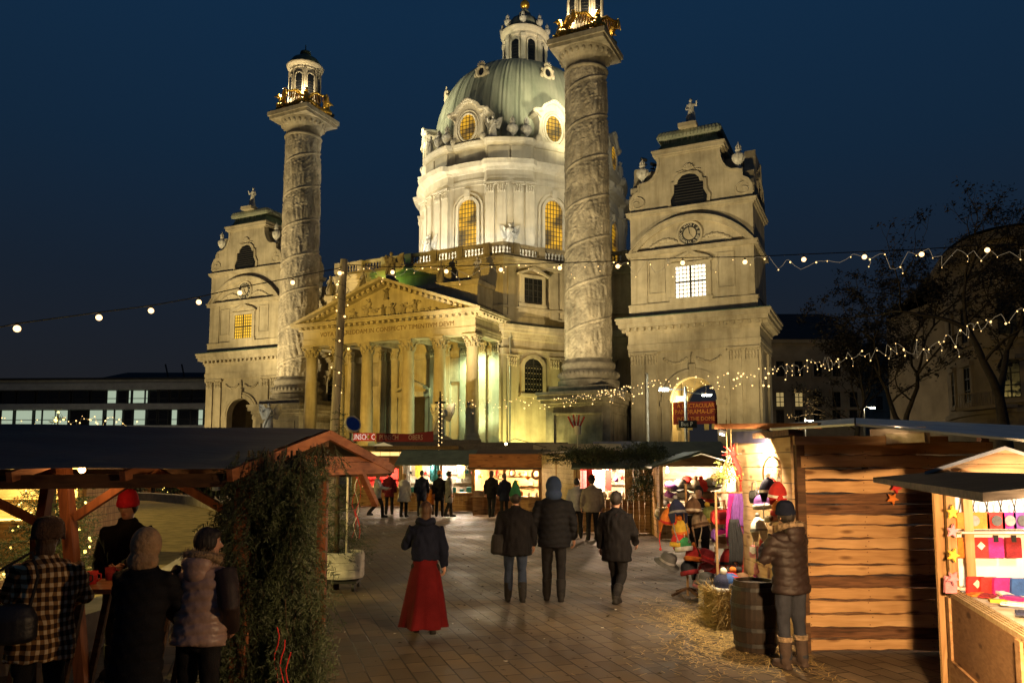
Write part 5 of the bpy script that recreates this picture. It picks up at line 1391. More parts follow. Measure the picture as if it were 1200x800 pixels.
shed('green roofed shed edged with small lights behind the hat stall',768,846,516,534,28,M_PALEWOOD,M_TARPG,depth=2.5)
# ---- punch kiosk with its signs
kz=lambda py,Y=38: at(430,py,Y).z
k_=thing('punch_kiosk','punch kiosk with red signboards on its roof','kiosk',(at(412,520,39).x,39,0))
m=MB(); m.box(0,5.2,.4,3,0,kz(528)); m.box(0,5.2,0,.4,0,1.0); m.build('wall',M_PALEWOOD,k_)
m=MB(); m.box(-.3,5.5,-.6,3.2,kz(526),kz(522)); m.build('roof',M_GREYROOF,k_)
m=MB(); m.box(.3,4.9,.36,.395,kz(538),kz(529)); 
for i in range(9): m.box(.4+.5*i,.42+.5*i,.34,.359,kz(538),kz(529),1)
m.build('window',[M_WINY3 if 'M_WINY3' in globals() else emis('kiosk_light',(1,.66,.22),1.6),M_BAR],k_)
M_REDSIGN=emis('red_signboard_lit',(.75,.06,.02),.40); M_REDDK=mat('dark_red_signboard',(.20,.012,.015),.6,(3,.2)); M_LET=emis('white_sign_letters',(1,.85,.7),.7)
x0=0.05; s1=MB(); s1.box(.1,1.25,-.3,-.2,kz(516),kz(506.5)); so1=s1.build('sign_board',[M_REDSIGN],k_)
text('lettering','UNSCH',.40,M_LET,so1,(.50,-.31,kz(511.5)),(pi/2,0,0),.004,.62); text('lettering','C',.40,M_LET,so1,(1.15,-.31,kz(511.5)),(pi/2,0,0),.004,.7)
hm=MB(); hm.ell((.92,-.31,kz(511)),(.08,.02,.1),8,6); hm.build('emblem',C_('yellow'),so1)
s2=MB(); s2.add([(1.3,-.3,kz(517)),(4.2,-.3,kz(517)),(4.2,-.3,kz(504)),(3.0,-.3,kz(507.5)),(1.3,-.3,kz(506.5)),(1.3,-.2,kz(517)),(4.2,-.2,kz(517)),(4.2,-.2,kz(504)),(3.0,-.2,kz(507.5)),(1.3,-.2,kz(506.5))],[(0,1,2,3,4),(9,8,7,6,5)]+[(i,(i+1)%5,5+(i+1)%5,5+i) for i in range(5)])
so2=s2.build('sign_board',[M_REDDK],k_); M_LETD=mat('pale_sign_letters',(.55,.35,.28),.7,(5,.1))
text('lettering','PUNSCH',.36,M_LETD,so2,(1.95,-.31,kz(512)),(pi/2,0,0),.004,.7); text('lettering','OBERS',.36,M_LETD,so2,(3.3,-.31,kz(512)),(pi/2,0,0),.004,.7)
rs=thing('round_sign','tilted round blue sign with a pale rim above the kiosk','sign',(at(413,497,37.5).x,37.5,0))
zz=at(413,497,37.5).z; m=MB(); m.tube([(0,.1,0),(0,.1,zz-.3)],.04,6); m.build('pole',M_METAL,rs)
m=MB(); m.T=Matrix.Translation((0,0,zz))@Matrix.Rotation(-.5,4,'Y')@Matrix.Rotation(.75,4,'Z')@Matrix.Rotation(pi/2,4,'X')
m.lathe([(.0,.09),(.34,.09),(.36,.06),(.36,-.06),(.34,-.09),(0,-.09)],seg=24,mi=0); m.lathe([(.36,.1),(.42,.1),(.42,-.1),(.36,-.1)],seg=24,mi=1); m.T=None
m.build('disc',[mat('blue_enamel',(.015,.05,.32),.3,(2,.2)),M_WHITE],rs)
pv=thing('party_tent','small peaked cream tent roof beyond the kiosk','tent',(at(434,525,41).x,41,0)); z1=at(434,518,41).z; z2=at(434,525,41).z
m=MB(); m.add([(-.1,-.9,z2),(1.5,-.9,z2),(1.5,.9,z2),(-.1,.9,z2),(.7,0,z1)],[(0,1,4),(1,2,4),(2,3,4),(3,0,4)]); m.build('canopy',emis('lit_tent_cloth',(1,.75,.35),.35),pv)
m=MB()
for x in (0,1.4):
    for y in (-.8,.8): m.tube([(x,y,0),(x,y,z2)],.03,5)
m.build('frame',M_METAL,pv)
pv=thing('party_tent','second peaked cream tent roof right of the red signboards','tent',(at(500,518,48).x,48,0)); z1=at(514,506,48).z; z2=at(514,516,48).z
m=MB(); m.add([(-.1,-.9,z2),(1.75,-.9,z2),(1.75,.9,z2),(-.1,.9,z2),(.8,0,z1)],[(0,1,4),(1,2,4),(2,3,4),(3,0,4)]); m.build('canopy',mat('cream_tent_cloth',(.6,.45,.2),.8,(3,.2)),pv)
m=MB()
for x in (0,1.65):
    for y in (-.8,.8): m.tube([(x,y,0),(x,y,z2)],.03,5)
m.build('frame',M_METAL,pv)
# red and white striped cone sign on a shed roof
cn=thing('striped_cone','white pot holding a fan of red and white striped sticks above the sheds','sign',(at(677,500,32).x,32,0)); zc=at(677,509,32).z
m=MB(); m.lathe([(.0,zc),(.12,zc),(.16,zc+.36),(.15,zc+.36),(0,zc+.3)],seg=14); m.tube([(0,.1,2.3),(0,.1,zc+.05)],.025,5); m.build('pot',M_WHITE,cn)
for i in range(7):
    a=-.55+1.1*i/6; m=MB(); 
    for k in range(6): m.tube([(sin(a)*(.25+.07*k)-.05,.02*i,zc+.3+cos(a)*.09*k),(sin(a)*(.25+.07*(k+1))-.05,.02*i,zc+.3+cos(a)*.09*(k+1))],.035,5,i%2)
    m.build('stick',[C_('red'),M_WHITE],cn)

# ---- the hat stall with the rough plank end wall
hs=thing('hat_stall','open hat and scarf stall walled with rough bark edged planks','market stall',(3.26,8.68,0))
r=random.Random(31)
def waney(mb,L,z0,z1,seed,mi=0,th=.035,y=0):
    q=random.Random(seed); n=24; lo=[];hi=[];p1,p2=q.uniform(0,6),q.uniform(0,6)
    for i in range(n+1):
        x=L*i/n; lo.append((x,z0+.005*sin(x*3.1+p1)+.004*sin(x*9+p2)+q.uniform(-.003,.003))); hi.append((x,z1+.006*sin(x*2.3+p2)+.004*sin(x*7+p1)+q.uniform(-.003,.003)))
    mb.extr(lo+hi[::-1],y,y+th,mi)
    for E_,sg in ((lo,1),(hi,-1)):
        w=[q.uniform(.002,.014) if q.random()<.75 else .001 for _ in E_]
        mb.strip(E_,[(x,z+sg*w[i]) for i,(x,z) in enumerate(E_)],y-.006,y-.0015,1)
    for x in (.06,.72,1.42,2.12):
        for zz in (z0+.03,z1-.03): xx=x+q.uniform(-.02,.02); mb.box(xx-.005,xx+.005,y-.003,y+.004,zz-.005,zz+.005,1)
zs=[.02,.155,.275,.425,.575,.71,.84,.96,1.13,1.25,1.40,1.52,1.63,1.75,1.90,2.03,2.18,2.33]
bark={1,5,11,12}
for i in range(len(zs)-1):
    m=MB(); waney(m,2.2,zs[i]+.003,zs[i+1]-.005,i,0,.032+.012*(i%3),-.012*(i%3))
    mm=(M_FENCEB if i in bark else M_FENCE[i%3]) if 'M_FENCE' in globals() else None
    if mm is None:
        M_FENCE=[wood('rough_spruce_plank_a',(.60,.36,.16),(.46,.26,.105),2.4,0,.8,.4),wood('rough_spruce_plank_b',(.55,.32,.135),(.41,.225,.09),2.9,0,.8,.4),wood('rough_spruce_plank_c',(.64,.40,.19),(.50,.29,.12),2.1,0,.8,.4)]
        M_FENCEB=wood('bark_edged_plank',(.20,.095,.045),(.07,.035,.02),3.2,0,.9,.9); mm=M_FENCE[0]
    o=m.build('plank',[mm,M_FENCEB],hs); o.location=(0,0,0); o.rotation_euler=(random.Random(i).uniform(-.02,.02),0,0)
m=MB(); m.box(-.045,.045,-.03,.06,0,2.45); m.build('post',M_DARKWOOD,hs)
m=MB(); m.box(2.1,2.19,.05,.14,0,2.45); m.build('post',M_DARKWOOD,hs)
M_PALEWOODB=wood('pale_side_boards',(.62,.44,.24),(.46,.30,.14),1.6,1,.75,.3)
# left side wall, hung with hats, running away from the corner
for i in range(13):
    m=MB(); z0=.08+.178*i; m.box(-.075,-.045,.07,2.12,z0,z0+.170); m.build('side_plank',M_PALEWOODB,hs)
m=MB(); m.box(-.09,.0,2.12,2.2,0,2.45); m.build('post',M_WOODY,hs)
m=MB(); m.box(-.12,-.01,-.01,2.2,2.40,2.47); m.build('rail',M_DARKWOOD,hs)
lamp('hat_stall_inside','POINT',(4.3,9.7,1.7),45,(1,.6,.34),None,.15)
m=MB(); m.ell((1.0,1.0,1.82),.04,10,8); m.build('light_bulb',M_BULB2,hs)
# roof sheets over the stall
rf=MB()
def sheet(P,th,m,name,parent):
    P=[Vector(p)-parent.location for p in P]; q=MB(); n=len(P)
    q.add([tuple(p) for p in P]+[tuple(p-Vector((0,0,th))) for p in P],[tuple(range(n)),tuple(range(2*n-1,n-1,-1))]+[(i,(i+1)%n,n+(i+1)%n,n+i) for i in range(n)]); return q.build(name,m,parent)
RZ=lambda px,py,Y: at(px,py,Y)
sheet([RZ(1003,496,8.5),RZ(1215,516,7.5),RZ(1215,499,10.6),RZ(1003,489.5,11.2)],.025,M_SHEET,'roof',hs)
sheet([RZ(905,502,9.6),RZ(1001,496,8.5),RZ(1001,489.5,11.2),RZ(890,498,11.8)],.025,M_SHEET,'roof',hs)
m=MB(); o_=hs.location
def bm(a,b,w,h,mt,name='roof_beam'): q=MB(); q.beam(a-o_,b-o_,w,h); return q.build(name,mt,hs)
bm(RZ(838,499.5,10.4),RZ(962,498.5,9.6),.06,.07,M_REDWOODX); bm(RZ(895,505,10.2),RZ(960,498,9.2),.05,.05,M_WOOD)
bm(RZ(858,512,10.7),RZ(938,512,8.75),.05,.16,mat('dark_blue_cover',(.012,.012,.03),.6,(3,.3)),'cover'); 
bm(RZ(930,516,8.62),RZ(1110,516,8.62),.05,.10,M_WOOD)
bm(RZ(1040,514,8.6),RZ(1085,511,8.2),.05,.12,M_WHITEWOOD); bm(RZ(1020,508,8.7),RZ(1085,505,8.5),.05,.10,M_WHITEWOOD)
bm(RZ(1087,505,8.5),RZ(1087,519,8.5),.03,.05,M_WHITEWOOD,'bracket')
lamp('roof_lamp_light','POINT',RZ(1052,501,8.42),2.8,(1,.66,.36),None,.05)
M_LAMPW2=emis('warm_white_lamp',(1,.82,.55),60)
# the clip lamp over the goods wall
cl=thing('clip_lamp','bright clip lamp under the beam above the hanging hats','lamp',RZ(914,512,9.35)); m=MB(); m.obox((.02,.02,.02),(.14,.1,.05),(0,.25,0)); m.tube([(-.06,0,.03),(-.14,.05,.10)],.012,5); m.build('shade',M_BLACK,cl); m=MB(); m.obox((.02,.0,-.012),(.10,.07,.012),(0,.25,0)); m.build('light_bulb',M_LAMPW2,cl)
lamp('clip_lamp_light','SPOT',RZ(912,514,9.35)+Vector((-.30,.1,-.03)),330,(1,.74,.44),RZ(890,590,9.9),.04,165,.5)

c2_=thing('clip_lamp','small spotlight under the far end of the beam above the hat stand','lamp',RZ(846,507,10.4)); m=MB(); m.obox((0,0,.02),(.10,.09,.07),(.4,.3,0)); m.tube([(0,0,.04),(0,.02,.10)],.012,5); m.build('shade',M_BLACK,c2_); m=MB(); m.obox((-.01,-.03,-.02),(.06,.05,.012),(.4,.3,0)); m.build('light_bulb',M_LAMPW2,c2_)
lamp('clip_lamp_light','SPOT',RZ(846,509,10.3)+Vector((-.25,-.2,.05)),75,(1,.74,.46),RZ(815,650,11.6),.04,140,.5)
# straw bale with straw lying about
def straws(mb,n,fn,seed,L=(.08,.2),w=.004):
    r=random.Random(seed)
    for i in range(n):
        p,d,nr=fn(r); l=r.uniform(*L); d=Vector(d).normalized(); s=d.cross(Vector(nr)).normalized()*w; p=Vector(p); e=p+d*l+Vector(nr)*r.uniform(-.02,.03)*0
        mb.add([tuple(p-s),tuple(p+s),tuple(e+s),tuple(e-s)],[(0,1,2,3)])
bl=thing('straw_bale','rectangular straw bale carrying hats in front of the barrel','straw bale',(2.86,10.05,0),.15)
m=MB(); m.box(-.30,.30,-.25,.25,.01,.44); me=m.build('bale',M_STRAW,bl)
m=MB()
def fb(r):
    f=r.choice(('f','f','t','l','r'))
    if f=='f': return (r.uniform(-.32,.3),-.255-r.uniform(0,.03),r.uniform(.02,.46)),(r.gauss(0,1),r.uniform(-.3,.05),r.gauss(0,.6)),(0,-1,0)
    if f=='t': return (r.uniform(-.32,.3),r.uniform(-.25,.25),.445+r.uniform(0,.03)),(r.gauss(0,1),r.gauss(0,1),r.uniform(-.05,.4)),(0,0,1)
    q=-1 if f=='l' else 1
    return (q*(.305+r.uniform(0,.03)),r.uniform(-.25,.25),r.uniform(.02,.46)),(r.uniform(-.05,.3)*q,r.gauss(0,1),r.gauss(0,.6)),(q,0,0)
straws(m,2600,fb,4); 
for z in (.14,.31): m.tube([(-.31,-.262,z),(.31,-.262,z)],.006,5)
m.build('loose_straw',M_STRAW,bl)
m=MB()
def fg(r):
    a=r.gauss(0,1);b=r.gauss(0,1); x=2.6+a*.34;y=10.1+b*.75
    if r.random()<.3: x=2.6+r.gauss(0,.5); y=8.6+r.gauss(0,.5)
    return (min(x,3.15),y,.006+r.uniform(0,.012)),(r.gauss(0,1),r.gauss(0,1),r.uniform(0,.08)),(0,0,1)
straws(m,3900,fg,9,(.05,.17),.003); tag(m.build('scattered_straw',M_STRAW),kind='stuff')
def frim(r):
    a=r.random(); i=int(a*len(BS)); p=BS[i]; 
    return (p[0]*1.0-r.uniform(.3,5),p[1]+r.uniform(-2,2),.05+r.uniform(0,.05)),(r.gauss(0,1),r.gauss(0,1),r.uniform(0,.3)),(0,0,1)
# barrel beside the woman
b_=thing('wooden_barrel','dark wooden barrel standing between the straw bale and the woman','barrel',(2.72,8.75,0)); m=MB()
m.lathe([(.0,0),(.21,0),(.235,.15),(.26,.38),(.25,.6),(.22,.78),(.20,.78),(.20,.74),(0,.74)],seg=28,smooth=False); m.build('body',wood('barrel_staves',(.03,.018,.011),(.014,.009,.006),2,2,.7,.4),b_)
for z,rr_ in ((.10,.232),(.27,.256),(.52,.259),(.70,.242)): m=MB(); m.lathe([(rr_-.01,z-.02),(rr_+.006,z-.02),(rr_+.004,z+.02),(rr_-.012,z+.02)],seg=28); m.build('hoop',M_BLACK,b_)

# ---- hats and scarves
def hat_mb(kind,seed=0):
    m=MB(); r=random.Random(seed)
    if kind=='beanie':
        m.lathe([(.115,0),(.122,.02),(.118,.055),(.113,.06),(.112,.10),(.095,.15),(.06,.185),(.02,.2),(0,.2)],seg=18,smooth=True)
        m.lathe([(.118,-.005),(.129,.0),(.129,.055),(.118,.06)],seg=18,smooth=True,mi=1); m.ell((0,0,.225),.04,10,8,1)
    elif kind=='cap':
        m.lathe([(.11,0),(.115,.05),(.10,.10),(.06,.13),(0,.14)],seg=18,smooth=True,sy=1.15)
        m.add([(.10*cos(a),-.08-.12*sin(a)-.02,-.01+.0*a) for a in [pi*k/10 for k in range(11)]]+[(.10*cos(a),-.06-.12*sin(a),-.028) for a in [pi*k/10 for k in range(11)]],[tuple(range(11)),tuple(range(21,10,-1))]+[(k,k+1,12+k,11+k) for k in range(10)],1)
        m.lathe([(.116,-.01),(.119,-.01),(.12,.03),(.116,.03)],seg=18,sy=1.15,mi=1)
    elif kind=='earflap_hat':
        m.lathe([(.115,0),(.118,.06),(.10,.13),(.06,.19),(.015,.23),(0,.23)],seg=18,smooth=True); m.ell((0,0,.25),.035,8,6,1)
        m.lathe([(.118,.015),(.123,.015),(.122,.05),(.117,.05)],seg=18,mi=1)
        for q in (-1,1):
            m.add([(q*.112,-.07,.02),(q*.112,.07,.02),(q*.118,.03,-.12),(q*.118,-.03,-.12),(q*.127,-.07,.02),(q*.127,.07,.02),(q*.127,.03,-.12),(q*.127,-.03,-.12)],[(0,1,2,3),(7,6,5,4),(0,4,5,1),(1,5,6,2),(2,6,7,3),(3,7,4,0)],0)
            m.tube([(q*.12,0,-.12),(q*.13,-.01,-.24),(q*.11,-.02,-.36)],.008,5,1); m.ell((q*.11,-.02,-.38),.022,6,5,1)
    elif kind=='brim_hat':
        m.lathe([(.19,-.02),(.19,-.008),(.12,.012),(.115,.09),(.10,.13),(.05,.145),(0,.14)],seg=22,smooth=True,sy=1.1); m.lathe([(.119,.02),(.124,.02),(.121,.05),(.116,.05)],seg=22,sy=1.1,mi=1)
    elif kind=='bag':
        pts=[(-.10,0),(.10,0),(.13,.05),(.12,.14),(.08,.18),(-.08,.18),(-.12,.14),(-.13,.05)]
        m.extr(pts,-.035,.035); m.tube([(-.08,0,.18),(-.05,0,.30),(.05,0,.30),(.08,0,.18)],.008,5,1); m.extr([(-.09,.16),(.09,.16),(.10,.09),(0,.06),(-.10,.09)],-.045,-.036,1)
    elif kind=='mitten':
        m.ell((0,0,.09),(.055,.022,.10),10,8); m.ell((.055,0,.07),(.022,.018,.05),8,6,rot=(0,.5,0)); m.lathe([(.045,-.08),(.05,-.08),(.05,0),(.045,0)],seg=12,sy=.5,mi=1)
    elif kind=='headband':
        m.lathe([(.10,0),(.108,0),(.112,.04),(.108,.08),(.10,.08)],seg=18,sy=1.1,smooth=True); m.ell((.08,-.08,.04),(.035,.03,.035),8,6,1)
    return m
HME={}
def hat(kind,c1,c2,loc,label,group,rot=(0,0,0),sc=1.0):
    k=(kind,c1,c2)
    if k not in HME: HME[k]=hat_mb(kind).mesh(kind,[C_(c1),C_(c2)])
    o=link(HME[k],kind,None,loc); o.rotation_euler=rot; o.scale=(sc,)*3
    return tag(o,label,kind.replace('_',' ') if kind!='beanie' else 'hat',group)
# hat tree: slender stand with hooks
def stand(label,x,y,h,hooks,seed):
    t=thing('hat_stand',label,'hat stand',(x,y,0)); m=MB(); m.tube([(0,0,0),(0,0,h)],.02,8); m.build('pole',M_WOODY,t)
    for k in range(4): a=k*pi/2+.4; m=MB(); m.beam((0,0,.12),(.3*cos(a),.3*sin(a),.02),.035,.035); m.build('foot',M_DARKWOOD,t)
    for (px,py) in hooks:
        p=at(px,py,y)-Vector((x,y,0)); m=MB(); m.tube([(0,0,min(h,p.z+.12)),(p.x*.6,.02,p.z+.12),(p.x,0,p.z+.10)],.008,5); m.build('hook',M_METAL,t)
    return t
ST1=[(784,608,'orange','red','earflap_hat'),(793,598,'navy','grey','earflap_hat'),(799,620,'yellow','orange','beanie'),(811,596,'brown','cream','earflap_hat'),(820,612,'tan','brown','earflap_hat'),(834,604,'olive','yellow','beanie'),(782,655,'dark grey','grey','brim_hat'),(801,640,'green','white','beanie'),(811,652,'red','orange','beanie'),(808,668,'black','dark red','beanie'),(795,636,'red','yellow','beanie'),(826,650,'dark red','red','brim_hat'),(831,668,'red','pink','bag'),(816,676,'white','pink','mitten')]
stand('slender hat stand crowded with knitted hats before the gabled hat stall',at(805,640,12.3).x,12.3,1.75,[(a,b) for a,b,*_ in ST1],1)
for i,(px,py,c1,c2,kd) in enumerate(ST1):
    p=at(px,py,12.3); hat(kd,c1,c2,(p.x,12.3+random.Random(i).uniform(-.12,.08),p.z-.06),f'{c1} {kd.replace("_"," ")} with {c2} trim on the crowded hat stand','hats on the stand',(random.Random(i).uniform(-.35,.35),random.Random(i+9).uniform(-.4,.4),random.Random(i+5).uniform(-1,1)),1.12)
ST2=[(842,606,'red','dark red','bag'),(843,628,'purple','magenta','bag'),(846,634,'cream','brown','bag'),(852,655,'red','black','earflap_hat'),(856,668,'dark red','red','headband'),(861,650,'red','orange','beanie'),(850,680,'pink','red','mitten')]
stand('second slender stand hung with bags behind the straw bale',at(850,640,11.2).x,11.2,1.55,[(a,b) for a,b,*_ in ST2],2)
for i,(px,py,c1,c2,kd) in enumerate(ST2):
    p=at(px,py,11.2); hat(kd,c1,c2,(p.x,11.1,p.z-.08),f'{c1} {kd.replace("_"," ")} with {c2} trim hung behind the straw bale','goods on the second stand',(random.Random(i).uniform(-.2,.2),random.Random(i+9).uniform(-.3,.3),random.Random(i+5).uniform(-.5,.5)),1.1)
for i,(px,py,c1,c2,kd,z) in enumerate([(847,680,'navy','white','beanie',.45),(857,684,'red','orange','beanie',.45),(862,676,'red','dark red','headband',.55),(873,686,'brown','black','beanie',.45),(853,672,'blue','grey','cap',.52)]):
    p=at(px,py,10.0); hat(kd,c1,c2,(p.x,9.98+.08*(i%2),z),f'{c1} {kd} with {c2} trim lying on the straw bale','hats on the straw bale',(.1,.2*(i%2),i),1.15)
pd=MB(); pd.lathe([(.13,0),(.13,.28),(.10,.30),(0,.30)],seg=16); tag(pd.build('display_block',M_WHITE,None,(at(829,700,11.5).x,11.5,0)),'low white block carrying one dark hat left of the straw bale','block')
hat('brim_hat','dark grey','grey',(at(829,700,11.5).x,11.5,.33),'dark grey brim hat sitting on the low white block','single hats')
# things hung on the pale side wall (x = 3.18 plane)
WX=3.26-.085
def wallp(px,py):
    d=ray(px,py); k=(WX-.05)/d.x; return Vector((0,0,EYE))+d*k
sn=thing('snowshoe','oval willow snowshoe framed ring hung with red ribbons on the pale wall','snowshoe',wallp(905,556)); sn.rotation_euler=(0,0,-1.15)
m=MB(); m.tube([(.16*cos(2*pi*k/24),0,.22*sin(2*pi*k/24)) for k in range(25)],.012,6,0,False); m.build('hoop',M_WOODY,sn)
m=MB(); 
for k in range(-3,4): m.tube([(.045*k,0,-.2*sqrt(max(0,1-(.045*k/.16)**2))),(.045*k*.6,.01,.2*sqrt(max(0,1-(.045*k/.16)**2)))],.003,4); 
for k in range(-4,5): m.tube([(-.15*sqrt(max(0,1-(k*.045/.22)**2)),0,.045*k),(.15*sqrt(max(0,1-(k*.045/.22)**2)),.005,.045*k+.02)],.003,4)
m.build('webbing',C_('tan'),sn); m=MB(); m.ell((0,-.03,-.08),(.08,.03,.06),8,6); m.ell((.05,-.03,-.12),(.05,.03,.07),8,6); m.build('ribbon',C_('red'),sn)
for i,(px,py,c1,c2,kd) in enumerate([(893,583,'black','dark grey','bag'),(908,572,'navy','white','earflap_hat'),(919,577,'red','white','earflap_hat'),(901,590,'purple','white','beanie'),(923,597,'orange','red','beanie'),(929,610,'red','orange','bag'),(897,618,'white','grey','earflap_hat'),(893,648,'pink','white','bag'),(893,668,'pink','magenta','mitten'),(915,605,'cream','brown','headband'),(900,640,'red','pink','mitten')]):
    p=wallp(px,py); hat(kd,c1,c2,(p.x-.08,p.y,p.z-.06),f'{c1} {kd.replace("_"," ")} with {c2} trim hung on the pale plank wall','goods on the pale plank wall',(0,.15*((i%3)-1),-1.4),.86)
def scarf(c,px,py0,py1,Y,w,label,n=5,dx=0):
    """pleated cloth hung over the rail, with thickness and a fringe"""
    a=at(px,py0,Y);b=at(px,py1,Y); m=MB(); r=random.Random(int(px)); L=a.z-b.z; nu,nv=18,12; ph=r.uniform(0,6); v=[]
    for j in range(nv+1):
        t=j/nv; ww=w*(.62+.38*min(1,t*3)); ring=[]
        for i in range(nu+1):
            u=i/nu-.5; y=.022*sin(u*n*2*pi+ph+1.5*t)+.008*sin(u*23+4*t+ph); ring.append((u*ww+dx*t+.012*sin(4*t+ph),y,-L*t-(.02*sin(u*9+ph) if j==nv else 0)))
        back=[(x,y+.012,z) for x,y,z in reversed(ring)]; v+=ring+back
    k=2*(nu+1); f=[(j*k+i,j*k+(i+1)%k,(j+1)*k+(i+1)%k,(j+1)*k+i) for j in range(nv) for i in range(k)]+[tuple(range(k-1,-1,-1)),tuple(range(nv*k,nv*k+k))]
    m.add(v,f,0,True)
    for q in range(n*4): x=(-.48+.96*q/(n*4-1))*w; m.tube([(x+dx,.005,-L*.99),(x+dx+r.uniform(-.01,.01),.005,-L-.08)],.003,3)
    o=m.build('scarf',C_(c),None,(a.x,Y,a.z)); tag(o,label,'scarf','hanging scarves')
rk=thing('scarf_rack','wooden rail on posts from which the scarves hang','rack',(at(864,560,10.6).x,10.62,0)); m=MB(); zr=at(864,577,10.6).z
m.tube([(-.30,0,zr),(.34,0,zr)],.015,6); m.build('rail',M_WOODY,rk)
for x in (-.3,.34): m=MB(); m.tube([(x,0,0),(x,0,zr)],.018,6); m.build('post',M_WOODY,rk)
scarf('magenta',856,578,632,10.55,.13,'magenta scarf at the left end of the scarf rail'); scarf('purple',864,578,618,10.5,.16,'purple scarf hanging in front on the scarf rail'); scarf('black',861,608,660,10.47,.19,'black scarf hanging low in front of the purple one',6); scarf('red',870,552,690,10.68,.14,'long red scarf hanging behind the others'); scarf('grey',880,600,655,10.5,.10,'grey scarf at the right end of the scarf rail',4); scarf('tan',885,597,668,10.45,.08,'tan scarf beside the grey one on the rail',3)
# mistletoe and the red straw star
ms=thing('mistletoe_bunch','round bunch of green mistletoe under a red star above the scarves','mistletoe',at(851,556,10.4)); m=MB(); r=random.Random(3)
for k in range(420):
    d=Vector((r.gauss(0,1),r.gauss(0,1),r.gauss(0,1.15))).normalized()*r.uniform(.05,.22); e=d+Vector((r.gauss(0,1),r.gauss(0,1),r.gauss(0,1))).normalized()*.05; s=d.orthogonal().normalized()*.010
    m.add([tuple(d),tuple((d+e)/2+s),tuple(e),tuple((d+e)/2-s)],[(0,1,2,3)])
m.build('leaves',mat('mistletoe_leaf',(.30,.34,.08),.6,(9,.4)),ms)
m=MB(); 
for k in range(30): d=Vector((r.gauss(0,1),r.gauss(0,1),r.gauss(0,1))).normalized()*.17; m.tube([(0,0,.2),tuple(d*.5),tuple(d)],.004,3)
for q in (-.03,.03): m.tube([(q+.05,0,.2),(q+.05,0,.75)],.006,4)
m.build('stalks',M_STRAW,ms)
ss=thing('straw_star','spiky red and straw star tied above the mistletoe','star',at(859,532,10.35)); m=MB()
for k in range(34):
    d=Vector((r.gauss(0,1),r.gauss(0,.5),r.gauss(0,1))).normalized()*r.uniform(.08,.17); m.tube([(0,0,0),tuple(d)],[.008,.003],4,k%3>1)
m.build('spikes',[C_('red'),C_('cream')],ss); m=MB(); m.ell((0,0,0),.05,8,6); m.tube([(0,0,-.03),(.06,0,-.2),(.10,.01,-.36)],[.03,.05,.02],6); m.build('bow',C_('red'),ss)
# hats inside the gabled stall
for i,(px,py,c1,c2,kd) in enumerate([(785,569,'purple','grey','cap'),(778,590,'grey','white','cap'),(785,582,'purple','white','beanie'),(797,566,'grey','dark grey','cap'),(800,582,'grey','white','bag'),(806,563,'red','white','cap'),(812,570,'cream','brown','beanie'),(822,570,'red','red','beanie'),(834,566,'grey','dark grey','brim_hat'),(839,560,'tan','grey','cap'),(829,580,'brown','red','cap'),(836,588,'dark grey','black','beanie'),(774,600,'cream','grey','cap')]):
    p=at(px,py,21.3); hat(kd,c1,c2,(p.x,21.25+.05*(i%3),p.z-.08),f'{c1} {kd.replace("_"," ")} with {c2} trim on display inside the gabled stall','hats inside the gabled stall',(.3,0,random.Random(i).uniform(-.8,.8)),1.5)

# ---- stall at the right edge
P0=Vector((3.78,6.75,0)); dF=Vector((-.29,-1,0)).normalized(); nF=Vector((-dF.y,dF.x,0)); nF=-nF if nF.x>0 else nF   # nF points out to the walkway
gs=thing('pouch_stall','open stall at the right edge selling bright felt pouches','market stall',P0)
def G(s,o,z): return dF*s+nF*o+Vector((0,0,z))      # along the front towards the camera, outwards, up
def gquad(mb,s0,s1,o0,o1,z0,z1,mi=0):
    v=[tuple(G(s,o,z)) for z in (z0,z1) for (s,o) in ((s0,o0),(s1,o0),(s1,o1),(s0,o1))]
    mb.add(v,[(3,2,1,0),(4,5,6,7),(0,1,5,4),(1,2,6,5),(2,3,7,6),(3,0,4,7)],mi)
CZ=.97
m=MB(); gquad(m,.0,3.4,-.03,.0,.36,CZ-.02); m.build('front_panel',wood('chipboard',(.33,.19,.085),(.24,.13,.055),5,1,.8,.15),gs)
m=MB(); gquad(m,0,3.4,.0,.025,.22,.42); gquad(m,0,3.4,-.05,-.02,.02,.22); gquad(m,.0,.09,-.02,.02,.0,CZ-.03); gquad(m,1.7,1.8,.002,.02,.42,CZ-.02); m.build('base_board',M_WOODB,gs)
for k in range(4): m=MB(); gquad(m,-.02,3.4,-.02-.022*k,-.005-.022*k,CZ-.02,CZ+.015+.004*k); m.build('counter_slat',M_PALEWOOD,gs)
m=MB(); gquad(m,.03,3.4,-.75,-.11,CZ-.02,CZ+.02); m.build('counter',M_WHITEWOOD,gs)
for s,o in ((.04,-.04),(.05,-.17)):
    m=MB(); gquad(m,s-.035,s+.035,o-.035,o+.035,0 if o>-.1 else CZ+.02,2.02); m.build('post',M_WOODY,gs)
m=MB(); m.box(-.05,2.2,.055,.085,0,2.0); m.build('end_boards',M_WOODY,gs)
m=MB(); m.box(.07,2.2,.02,.05,0,2.0,0); wobj=m.build('end_wall',mat('white_lining_cloth',(.78,.74,.68),.9,(3,.05)),gs)
m=MB(); 
for k in range(2): m.box(.02,2.0,-.22+.2*k,.018,1.497-.03*k,1.510-.028*k)
m.build('shelf',M_WHITEWOOD,gs)
M_LINE=C_('black'); m=MB()
for k in range(9): m.tube([(.10+.12*k,-.05,1.66),(.17+.12*k,-.05,1.95)],.005,4); m.tube([(.24+.12*k,-.05,1.66),(.17+.12*k,-.05,1.95)],.005,4)
m.build('cord_lattice',M_LINE,gs)
